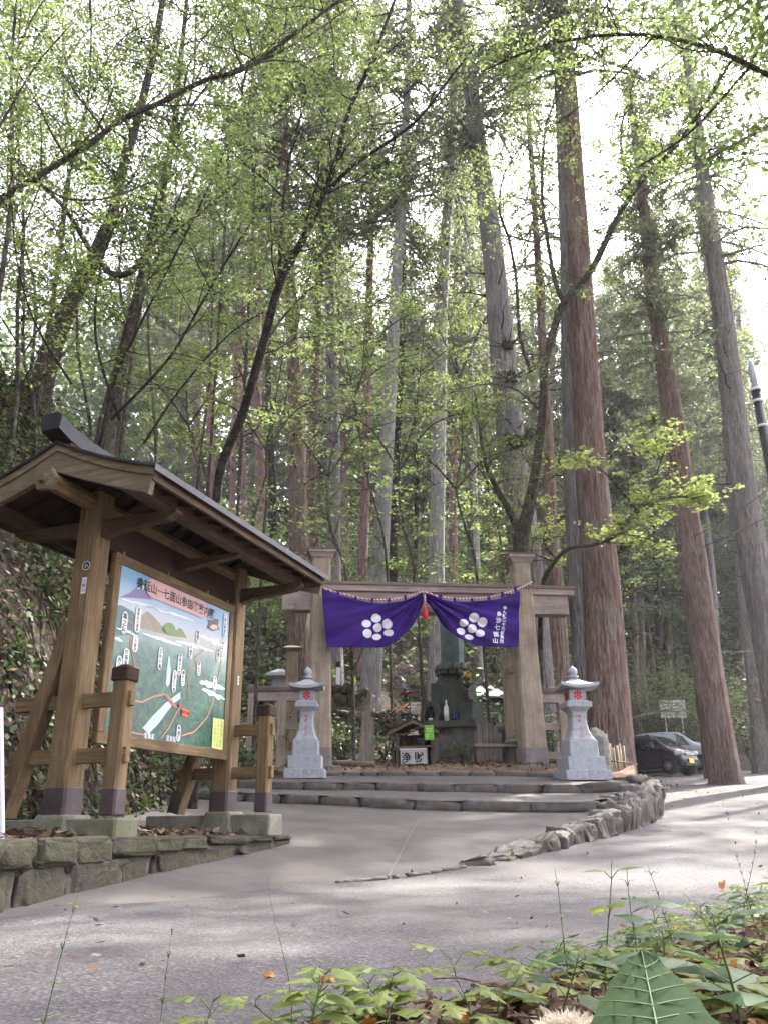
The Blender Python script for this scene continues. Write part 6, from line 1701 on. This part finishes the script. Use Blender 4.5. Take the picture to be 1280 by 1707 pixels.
# ferny leaves, roots and trailing stems on the steep bank beside the shelter
def bank_cover():
    g=np.random.default_rng(5); C=[];Nn=[];S=[];Cb=[];Nb=[];Sb=[]
    n=0
    while n<6500:
        y=g.uniform(3.5,20); x=g.uniform(-11,-2.9); d=hill_dist(x,y)
        if d<.15 or d>6: continue
        z=z_ground(x,y); e=.1; nx=-(z_ground(x+e,y)-z)/e; ny=-(z_ground(x,y+e)-z)/e; N=Vector((nx,ny,1)).normalized()
        n+=1; k=int(g.uniform(5,16)); p=np.array([x,y,z])+np.array(N)*.07
        c=p+g.normal(size=(k,3))*np.array([.16,.16,.13])+np.array(N)*g.uniform(0,.12)
        nn=g.normal(size=(k,3))*.55+np.array(N)*.5+np.array([0,0,.5])
        if g.random()<.30: Cb.append(c-np.array(N)*.05);Nb.append(nn);Sb.append(g.uniform(.06,.12,k))
        else: C.append(c);Nn.append(nn);S.append(g.uniform(.05,.12,k))
    tag(link('bank_foliage',np_mesh('bank_foliage',leaves(np.concatenate(C),np.concatenate(Nn),np.concatenate(S),OVAL),6,M['leaf_bank'])),'small glossy leaves growing over the dark bank','ground cover',kind='stuff')
    tag(link('bank_leaf_litter',np_mesh('bank_leaf_litter',leaves(np.concatenate(Cb),np.concatenate(Nb),np.concatenate(Sb)),4,M['leaf_brown'])),'dead brown leaves caught on the dark bank','leaf litter',kind='stuff')
    mb=MB(); r=random.Random(3)
    for i in range(900):
        y=r.uniform(3.5,16); x=r.uniform(-7,-3.1)
        if not .1<hill_dist(x,y)<4: continue
        p=Vector((x,y,z_ground(x,y)+.05)); pts=[p]
        a=r.uniform(-2,2); L=r.uniform(.3,1.2)
        for k in range(6):
            a+=r.uniform(-.7,.7); x+=.10*math.cos(a)*L; y+=.16*math.sin(a)*L-.0
            x+=.05*L; pts.append(Vector((x,y,z_ground(x,y)+r.uniform(.0,.09))))
        w=r.uniform(.004,.018); mb.tube(pts,[w*(1-.12*k) for k in range(7)],4,cap=False)
    tag(mb.build('bank_roots',M['bark_dark']),'tangle of thin bare roots and twigs hanging over the bank','roots',kind='stuff')
bank_cover()

# separate shrubs one can point to
def shrub(name,label,px,py,D,r,h,leafm,n,size,seed,tmpl=OVAL,flatv=.5,stems=7):
    g=np.random.default_rng(seed); b=P(px,py,D); b.z=z_ground(b.x,b.y) if abs(z_ground(b.x,b.y)-b.z)>.4 else b.z
    root=thing(name,label,'shrub',b); mb=MB(); C=[]
    for i in range(stems):
        a=g.uniform(0,6.28); L=r*g.uniform(.4,1); q=[Vector((0,0,-.1))]
        for k in range(5): t=(k+1)/5; q.append(Vector((math.cos(a)*L*t**1.2,math.sin(a)*L*t**1.2,h*t*g.uniform(.85,1.1))))
        mb.tube(q,[.02,.016,.012,.009,.006,.003],5,cap=False)
        for k in range(3,6):
            for j in range(5): C.append(q[k]+Vector(g.normal(size=3))*r*.28)
    mb.build('stem',M['bark_moss'],root)
    C=np.array([tuple(c) for c in C]); c=C[g.integers(0,len(C),n)]+g.normal(size=(n,3))*np.array([.13,.13,.07])*r*1.2; nn=g.normal(size=(n,3))*flatv; nn[:,2]+=1
    link('foliage',np_mesh('foliage',leaves(c,nn,g.uniform(.6,1.3,n)*size,tmpl,g=g),len(tmpl),leafm),root); return root
shrub('rhododendron_bush','glossy dark evergreen bush hanging over the kiosk roof',838,1150,20.5,1.0,1.5,M['leaf_shrub'],900,.13,1,stems=10)
shrub('azalea_bush','airy pinkish white twiggy bush between pale forked trunk and flowers',655,1190,19.8,.75,1.1,mat_leaf('pale pink leaf',[(.18,.12,.10),(.30,.22,.20),(.40,.36,.34)],.3),520,.075,2)
shrub('yellow_bush','small yellow green bush behind the post with the slanting brace',462,1180,18.6,.5,.5,M['leaf_bright'],420,.09,3)
shrub('fern_bush','pale green leafy shrub in the gap between shelter post and side fence',414,1200,14.9,.32,.8,M['leaf_shrub'],420,.10,4)
shrub('fern_bush','drooping leafy shrub under the shelter eave beside the gate post',448,1060,17.2,.6,.8,M['leaf_shrub'],650,.09,5)
shrub('weed_tuft','small green weeds growing from the masonry joints of the memorial base',770,1262,18.25,.22,.25,M['leaf_mid'],160,.06,6)
shrub('low_bush','bright weeds spilling over the lower mossy wall behind the stakes',600,1215,18.9,.6,.35,M['leaf_shrub'],500,.07,10)
shrub('low_bush','pale weeds at the foot of the upper mossy wall',570,1180,19.6,.5,.3,M['leaf_shrub'],420,.07,11)
shrub('low_bush','low pale leafy plants among the stones under the pale forked trunk',575,1250,18.3,.55,.35,M['leaf_shrub'],500,.08,7)
shrub('low_bush','low light leafed plants beside the offering shed',640,1262,18.2,.45,.32,M['leaf_shrub'],420,.08,8)
shrub('low_bush','leafy plants between the gate post and the huge cedar behind the fence',915,1225,19,.5,.8,M['leaf_shrub'],420,.10,9)
for i,(px,py,D,r,h,lb) in enumerate([(1085,1180,41,2.8,3.0,'feathery pale green conifer sapling above the dark parked car'),(1135,1130,44,3.2,3.4,'feathery conifer sapling above the notice board'),(1062,1060,38,2.4,4.0,'soft grey green conifer sapling against the huge cedar'),
        (1250,1170,46,2.6,3.0,'bright feathery conifer sapling beside the leaning cedar foot'),(1215,1010,36,2.6,3.4,'grey green conifer sapling between leaning cedar and knotted cedar'),(1130,960,38,3.0,4.0,'soft conifer sapling higher on the slope'),
        (930,1040,30,2.0,3.0,'dark feathery sapling behind the crossbeam end'),(820,1020,30,2.2,3.0,'dense green sapling behind the lettered half of the banner'),(700,960,34,2.8,3.4,'pale leaved sapling above the middle of the crossbeam'),
        (590,960,32,2.4,3.2,'leafy sapling above the banner half nearest the shelter'),(450,960,27,2.0,3.0,'dim leafy sapling under the thin pink trunks'),(400,900,27,2.0,2.6,'grey green sapling above the shelter eave')]):
    shrub('conifer_sapling',lb,px,py,D,r,h,[M['leaf_cedar'],M['leaf_mid']][i%2],2600,.20,30+i,tmpl=NEED*np.array([1.7,1,1]),flatv=.30,stems=12)

# ------------------------------------------------------------------ fallen leaves
def litter():
    g=np.random.default_rng(9); C=[];S=[];Nn=[]
    def put(x,y,z,s): C.append((x,y,z)); S.append(s); v=g.normal(size=3)*.38; v[2]+=1; Nn.append(v)
    for i in range(2600):      # plinth top
        t=g.random(); y=2.8+5.6*t; x=g.uniform(-3.4,-1.2)
        xe=np.interp(y,[w[1] for w in WL],[w[0] for w in WL])-.2
        if x>xe: continue
        put(x,y,-.05+.10*max(0,(xe-x)/2)+g.uniform(.0,.05),g.uniform(.05,.10))
    for i in range(2600):
        x=g.uniform(-3.6,4); y=g.uniform(15.7,19.8); put(x,y,z_base(min(x,3.6),y)+.06+g.uniform(-.01,.05),g.uniform(.05,.10))
    for i in range(2200):
        x=g.uniform(6,17); y=g.uniform(19,42)
        if hill_dist(x,y)<-1.5: continue
        put(x,y,z_ground(x,y)+.09,g.uniform(.06,.12))
    for i in range(150):
        p=on_ground(g.uniform(0,1280),1385+g.uniform(0,1)**1.3*250,zr,2); put(p.x,p.y,p.z+.012,g.uniform(.02,.05))
    for i in range(240):
        x=g.uniform(4.6,9); y=g.uniform(12,24); put(x,y,z_road(x,y)+.03,g.uniform(.03,.07))
    V=leaves(C,Nn,S); tag(link('fallen_leaves',np_mesh('fallen_leaves',V,4,M['leaf_brown'])),'brown fallen leaves scattered over plinth, yard and road','fallen leaves',kind='stuff')
litter()

# ------------------------------------------------------------------ verge at the photographer's feet
EDGE=[(-1.6,1.2),(-.75,1.75),(-.35,2.05),(.1,2.4),(.5,2.8),(.9,3.35),(1.5,4.2),(2.4,5.4),(4.2,7.6),(7,11)]
def verge_d(x,y):
    best=9;side=1
    for (x0,y0),(x1,y1) in zip(EDGE[:-1],EDGE[1:]):
        dx,dy=x1-x0,y1-y0;L=dx*dx+dy*dy;t=min(1,max(0,((x-x0)*dx+(y-y0)*dy)/L));d=math.hypot(x-x0-t*dx,y-y0-t*dy)
        if d<best: best=d;side=1 if dx*(y-y0)-dy*(x-x0)<0 else -1
    return best*side
def z_verge(x,y):
    d=verge_d(x,y); return z_road(x,y)-.03+.06*smooth(0,.35,d)+.05*min(max(d,0),2)+.02*noise.noise(Vector((x*5,y*5,0)))
vg=grid_sheet('verge',list(np.arange(-2.2,8,.12)),list(np.arange(-1.2,11,.12)),z_verge,M['litter'],lambda x,y: verge_d(x,y)>-.12 and x<7.5)
tag(vg,kind='structure')
def verge_point(px,py): return on_ground(px,py,z_verge,1.0,9)
def verge_litter():
    g=np.random.default_rng(19); C=[];S=[];Nn=[];Co=[];So=[];No=[];mb=MB()
    n=0
    while n<6500:
        y=g.uniform(1.3,7.5); x=g.uniform(-.7,.62*y)
        d=verge_d(x,y)
        if d<-.10 or (d<.1 and g.random()<.6): continue
        n+=1; v=g.normal(size=3)*.5; v[2]+=.9
        if g.random()<.02: Co.append((x,y,z_verge(x,y)+.03));So.append(g.uniform(.03,.055));No.append(v)
        else: C.append((x,y,z_verge(x,y)+g.uniform(.0,.035)));S.append(g.uniform(.02,.055));Nn.append(v)
    tag(link('leaf_litter',np_mesh('leaf_litter',leaves(C,Nn,S,OVAL),6,M['leaf_brown'])),'dark dead leaves and scraps lying on the verge','leaf litter',kind='stuff')
    tag(link('orange_leaf_litter',np_mesh('orange_leaf_litter',leaves(Co,No,So,OVAL),6,M['leaf_orange'])),'curled orange and yellow leaves on the verge','leaf litter',kind='stuff')
    r=random.Random(8)
    for i in range(170):
        y=r.uniform(1.5,4.5); x=r.uniform(-.5,.6*y)
        if verge_d(x,y)<-.15: continue
        a=r.uniform(0,3.1); L=r.uniform(.04,.18); z=z_verge(x,y)+.02; d=Vector((math.cos(a),math.sin(a),r.uniform(-.1,.1)))*L
        mb.tube([Vector((x,y,z)),Vector((x,y,z+.008))+d*.5,Vector((x,y,z))+d],[.003,.0025,.0015],4)
    tag(mb.build('twig_litter',M['bark_pink']),'short broken twigs on the verge','twigs',kind='stuff')
verge_litter()
lgp=verge_point(830,1664); t=thing('broken_stick','short thick reddish broken stick lying among the weeds','stick',lgp); mb=MB(); mb.tube([(-.075,0,.022),(0,.004,.026),(.07,-.01,.02)],[.014,.015,.012],10); mb.build('stick',M['bark_red'],t)
for i,(px,py,lb,s) in enumerate([(438,1648,'curled red brown dead leaf standing on the road edge',.07),(1130,1560,'large rust orange dead leaf among the weeds',.085),(545,1655,'pale tan curled dead leaf among the weeds',.06),(1205,1482,'small tan dead leaf lying on the road by the weeds',.08),(243,1586,'dark curled scrap of leaf on the pale road',.04),(812,1655,'bright orange leaf beside the broken stick',.04)]):
    p=verge_point(px,py) if py>1500 else on_ground(px,py,zr,2); r=thing('dead_leaf',lb,'leaf',p+Vector((0,0,.02))); g=np.random.default_rng(i)
    mb=MB(); vs=[];fs=[]; N=8
    for a in range(N+1):
        for b in range(5):
            u=a/N-.5; v=(b/4-.5)*.62*math.cos(u*2.6)**.8 if abs(u*2.6)<1.57 else 0
            vs.append((u*s,v*s,(.55*abs(v)+.25*math.sin(u*5+i))*s))
    for a in range(N):
        for b in range(4): q=a*5+b; fs.append([q,q+1,q+6,q+5])
    mb.add(vs,fs,0,True); o=mb.build('blade',M['leaf_orange'] if 'orange' in lb or 'tan' in lb else M['leaf_brown'],r); r.rotation_euler=(.3,.2,i*1.3)

# lobed weed leaves
def lobed(n_l=2):
    """outline of a deeply lobed leaf, unit length along +y"""
    pts=[(0,0)]
    for y,w in ((.18,.05),(.22,.36),(.40,.42),(.36,.14),(.50,.12),(.56,.34),(.74,.30),(.70,.10),(.80,.16),(1.0,0)): pts.append((w,y))
    return pts+[(-a,b) for a,b in pts[-2:0:-1]]
def oval(): 
    r=[(0,0)]+[(.30*math.sin(math.pi*t**.8)*(1-.15*t),t) for t in (.12,.28,.45,.62,.8,.92)]+[(0,1.02)]
    return r+[(-a,b) for a,b in r[-2:0:-1]]
LOB,OVL=lobed(),oval()
M['weed']=mat_leaf('fresh weed leaf',[(.12,.165,.045),(.17,.215,.06),(.23,.275,.085)],.5)
M['weed_dark']=mat_leaf('deep green weed leaf',[(.055,.10,.05),(.075,.13,.06),(.11,.17,.085)],.4)
M['weed_stem']=mat_plain('weed stem',(.08,.12,.035),.6)
def blade(mb,o,d,up,L,outline,droop=.35,mi=0):
    d=d.normalized(); s=d.cross(up).normalized(); n=s.cross(d)
    c=len(outline); ctr=[];vs=[]
    for x,y in outline: vs.append(o+d*(y*L)+s*(x*L)+n*(-droop*y*y*L-abs(x)*.25*L+.02*L*math.sin(y*20)))
    # midrib fan: split in quads left and right of the axis
    h=c//2; ax=[o+d*(outline[i][1]*L)+n*(-droop*outline[i][1]**2*L) for i in range(h+1)]
    b=[tuple(v) for v in vs]; base=len(b); b+= [tuple(v) for v in ax]; fs=[]
    for i in range(h):
        fs.append([i,i+1,base+i+1,base+i]); j=(c-i)%c; k=(c-i-1)%c; fs.append([base+i,base+i+1,k,j])
    mb.add(b,fs,mi,False)
def weed(name,label,base,h,nl,L,outline,leafm,seed,lean=(0,0),group=None,topL=.6,wob=.04,r0=.0022,cat='weed'):
    g=np.random.default_rng(seed); root=thing(name,label,cat,base,0,group); st=MB(); lf=MB()
    q=[];w=g.normal(size=2)*wob
    for i in range(8):
        t=i/7; q.append(Vector((lean[0]*h*t**1.3+w[0]*math.sin(t*5),lean[1]*h*t+w[1]*math.sin(t*4),h*t-.01)))
    st.tube(q,[r0*(1-.6*i/7) for i in range(8)],5)
    a=g.uniform(0,6.28)
    for i in range(nl):
        t=.25+.75*(i+.5)/nl if nl>1 else 1; k=min(int(t*7),6); p=q[k].lerp(q[k+1],t*7-k)
        for s in ((0,math.pi) if outline is OVL else (0,)):
            a2=a+s; d=Vector((math.cos(a2),math.sin(a2),g.uniform(-.05,.5))); l=L*(1-(1-topL)*t)*g.uniform(.75,1.2)
            pe=p+d.normalized()*l*.35+Vector((0,0,.01)); st.tube([p,pe],[.0012,.0008],4,cap=False)
            blade(lf,pe,d,Vector((0,0,1)),l,outline,g.uniform(.15,.5))
        a+=2.4 if outline is LOB else 1.57
    st.build('stem',M['weed_stem'],root)
    if nl: lf.build('foliage',leafm,root)
    return root
g=random.Random(21)
spots=[]
for i in range(3000):
    if len(spots)>=115: break
    x=g.uniform(-.45,3.6); y=g.uniform(1.55,6.2); d=verge_d(x,y)
    if d<.0 or d>1.5 or abs(x)>.52*y: continue
    if any((x-a)**2+(y-b)**2<.006 for a,b in spots): continue
    if g.random()>(.30+ .7*smooth(-.2,1.0,x)): continue
    spots.append((x,y))
for i,(x,y) in enumerate(spots):
    big=x>.6
    k=i%3
    weed('lobed_weed','low light green lobed weed, one of many alike carpeting the verge',Vector((x,y,z_verge(x,y))),g.uniform(.05,.15)*(1.25 if big else 1),g.randint(4,8),g.uniform(.07,.125),LOB if k<2 else OVL,M['weed'] if k<2 or i%2 else M['weed_dark'],300+i,(g.uniform(-.3,.3),g.uniform(-.3,.3)),group='alike weeds carpeting the verge')
def tall(label,px,py,tx,ty,D,nl,L,outline,seed,leafm='weed',r0=.0016,name='tall_weed'):
    b=P(px,py,D); b.z=z_verge(b.x,b.y) if verge_d(b.x,b.y)>-.1 else z_road(b.x,b.y); t=P(tx,ty,D-.05); h=t.z-b.z
    return weed(name,label,b,h,nl,L,outline,M[leafm],seed,((t.x-b.x)/h,(t.y-b.y)/h),r0=r0,wob=.006)
tall('tall bare grass stalk leaning over the road, the longest one near the plinth',60,1690,136,1478,1.6,4,.018,OVL,1,r0=.0013,name='grass_stalk')
tall('short thin grass stalk standing alone before the pale road',268,1660,291,1530,1.8,5,.012,OVL,2,r0=.0010,name='grass_stalk')
tall('thin grass stalk rising from a leafy weed in the middle of the verge',486,1640,456,1452,1.9,0,.02,OVL,3,r0=.0012,name='grass_stalk')
tall('upright stalk with tiny buds, standing before the stone edged ramp',948,1600,921,1442,2.2,3,.02,OVL,4,r0=.0016,name='grass_stalk')
tall('tall flowering weed with two round leaves and small white buds',1005,1620,1016,1425,2.0,3,.085,OVL,5,r0=.0022)
tall('thin dark stemmed weed with a drooping bud, beside the flowering one',1058,1600,1046,1440,2.1,3,.03,OVL,6,r0=.0018)
tall('arching thin twig weed bending towards the stone wall corner',1125,1560,1078,1436,2.6,4,.03,OVL,7,r0=.0014)
tall('tall pale grass stalk near the edge of the view by the road',1228,1510,1256,1392,3.0,8,.02,OVL,8,r0=.0014,name='grass_stalk')
tall('second pale grass stalk leaning past the first by the road',1256,1500,1222,1418,3.1,8,.02,OVL,9,r0=.0012,name='grass_stalk')
tall('leafy lobed weed with reddish stem in the middle of the verge',530,1695,528,1600,1.75,6,.075,LOB,10)
tall('light green lobed weed spreading at the bottom edge beside the dead leaf',330,1706,360,1650,1.6,7,.08,LOB,11)
tall('broad lobed weed at the bottom edge under the thin stalk',640,1700,655,1610,1.8,8,.09,LOB,12)
tall('bright lobed weed standing behind the broken stick',775,1690,760,1585,1.85,8,.085,LOB,13)
tall('broad oval leafed plant with dark stems near the lower corner',1225,1690,1190,1510,1.5,4,.16,OVL,14,'weed_dark',.003)
tall('oval leafed dark plant crowding behind the huge near leaf',1110,1690,1095,1540,1.7,4,.13,OVL,15,'weed_dark',.0028)
tall('grey green oval leafed plant leaning in before the dead orange leaf',930,1700,960,1580,1.7,4,.11,OVL,16,'weed_dark',.0025)
# the huge near leaf and the fuzzy flower
p=P(1090,1707,.62); r=thing('broad_leaf_plant','huge soft green triangular leaf close to the camera at the bottom edge','plant',Vector((p.x,p.y,-.36)))
mb=MB(); mb.tube([(0,0,0),(0,.0,.12),P(1085,1720,.60)-Vector((p.x,p.y,-.36))],.003,6); mb.build('stem',M['weed_stem'],r)
mb=MB(); o0=Vector((p.x,p.y,-.36)); tip=P(1068,1585,.66)-o0; ba=P(1105,1770,.56)-o0
n=14; vs=[];fs=[]
out=lambda t: .50*(1-t)**.62*min(1,t*9+.25)
ax=tip-ba; s_=Vector((1,.1,.0)).normalized(); nrm=s_.cross(ax).normalized()
for i in range(n+1):
    t=i/n
    for j in range(11):
        u=2*j/10-1; w_=out(t)*ax.length*1.0
        vs.append(ba+ax*t+s_*(u*w_+.02*0)+nrm*(-.16*u*u*w_+.0022*math.sin(t*34-abs(u)*11)))
for i in range(n):
    for j in range(10): a=i*11+j; fs.append([a,a+1,a+12,a+11])
mb.add(vs,fs,0,True)
lm=NT('large leaf blade'); lc=lm.coord((1,1,1)); col=lm.ramp(lm.noise(lc,30,6),[(.35,(.035,.066,.026)),(.65,(.05,.09,.035))])
b=lm.n('ShaderNodeBsdfPrincipled'); lm.l(col,b.inputs['Base Color']); b.inputs['Roughness'].default_value=.75; b.inputs['Specular IOR Level'].default_value=.1; lm.l(lm.bump(lm.noise(lc,60,4),.2,.001),b.inputs['Normal'])
tr=lm.n('ShaderNodeBsdfTranslucent'); lm.l(col,tr.inputs[0]); mx=lm.n('ShaderNodeMixShader'); mx.inputs[0].default_value=.35; lm.l(b.outputs[0],mx.inputs[1]); lm.l(tr.outputs[0],mx.inputs[2]); lm.l(mx.outputs[0],lm.out.inputs[0])
mb.build('leaf_blade',lm.m,r)
mb=MB()
pt_=lambda t,u: ba+ax*t+s_*(u*out(t)*ax.length)+nrm*(-.16*u*u*out(t)*ax.length+.0012)
mb.tube([pt_(t/10,0) for t in range(11)],[.0011*(1-.07*t) for t in range(11)],5)
for t0_ in (.08,.2,.32,.44,.56,.68,.8):
    for sg in (-1,1): mb.tube([pt_(t0_+.12*q,sg*q*.95) for q in (0,.33,.66,1)],[.0006,.0005,.0004,.0002],4,cap=False)
mb.build('leaf_vein',mat_plain('pale leaf vein',(.075,.125,.055),.6),r)
p=P(955,1735,.66); r=thing('fuzzy_flower','fuzzy pale pink flower head at the bottom edge beside the huge leaf','flower',Vector((p.x,p.y,-.36)))
mb=MB(); mb.tube([(0,0,0),(0,0,p.z+.36)],.0025,6); mb.build('stem',M['weed_stem'],r)
g2=np.random.default_rng(3); u=g2.normal(size=(1500,3)); u/=np.linalg.norm(u,axis=1,keepdims=True); u[:,2]=np.abs(u[:,2])*.55; c=u*np.array([.028,.02,.03])*g2.uniform(.6,1.05,(1500,1))+np.array([0,0,p.z+.36])
nn=np.cross(u,g2.normal(size=u.shape))
V=leaves(c,nn,g2.uniform(.006,.010,1500),NEED*np.array([.7,1,1]),T=None,g=g2); link('flower_head',np_mesh('flower_head',V,4,mat_leaf('pale pink floret',[(.40,.34,.35),(.56,.50,.52)],.4)),r)
# ------------------------------------------------------------------ daylight
EXPO=2.65
HAZE=.0006
SUN_EL, SUN_AZ = R(52), R(38)      # azimuth measured from +Y towards +X
w=bpy.data.worlds.new('World'); SC.world=w; w.use_nodes=True; nt=w.node_tree; bg=nt.nodes['Background']
sky=nt.nodes.new('ShaderNodeTexSky'); sky.sky_type='NISHITA'; sky.sun_disc=False; sky.sun_elevation=SUN_EL; sky.sun_rotation=SUN_AZ
sky.air_density=1.0; sky.dust_density=6.0; sky.ozone_density=1.0
hs=nt.nodes.new('ShaderNodeHueSaturation'); hs.inputs['Saturation'].default_value=.35; nt.links.new(sky.outputs[0],hs.inputs['Color'])
tm=nt.nodes.new('ShaderNodeMix'); tm.data_type='RGBA'; tm.blend_type='MULTIPLY'; tm.inputs[0].default_value=1; tm.inputs[7].default_value=(1.0,.955,1.03,1); nt.links.new(hs.outputs[0],tm.inputs[6]); nt.links.new(tm.outputs[2],bg.inputs[0]); bg.inputs[1].default_value=.15
sl_=bpy.data.lights.new('sun','SUN'); sl_.energy=4.2; sl_.angle=R(.8); sl_.color=(1,.95,.87)
so=bpy.data.objects.new('sun',sl_); COL.objects.link(so)
d=Vector((math.sin(SUN_AZ)*math.cos(SUN_EL),math.cos(SUN_AZ)*math.cos(SUN_EL),math.sin(SUN_EL)))
so.rotation_euler=d.to_track_quat('Z','Y').to_euler()
SC.view_settings.view_transform='Standard'; SC.view_settings.look='None'; SC.view_settings.gamma=1
SC.view_settings.exposure=EXPO
SC.render.engine='CYCLES'
cy=SC.cycles; cy.use_denoising=True; cy.max_bounces=6; cy.diffuse_bounces=4; cy.glossy_bounces=2; cy.transmission_bounces=3; cy.transparent_max_bounces=4
cy.sample_clamp_indirect=6; cy.use_adaptive_sampling=True; cy.adaptive_threshold=.015

cy.adaptive_threshold=.03
# ------------------------------------------------------------------ pale forest air
def haze():
    t=NT('thin pale air'); v=t.n('ShaderNodeVolumePrincipled'); v.inputs['Color'].default_value=(.93,.94,1,1); v.inputs['Density'].default_value=HAZE; v.inputs['Anisotropy'].default_value=.2
    t.l(v.outputs[0],t.out.inputs['Volume'])
    mb=MB(); mb.box((0,150,17),(700,660,76)); o=mb.build('haze',t.m); tag(o,'thin pale air between the trees','haze',kind='stuff')
if HAZE: haze(); cy.volume_bounces=0; cy.volume_step_rate=5
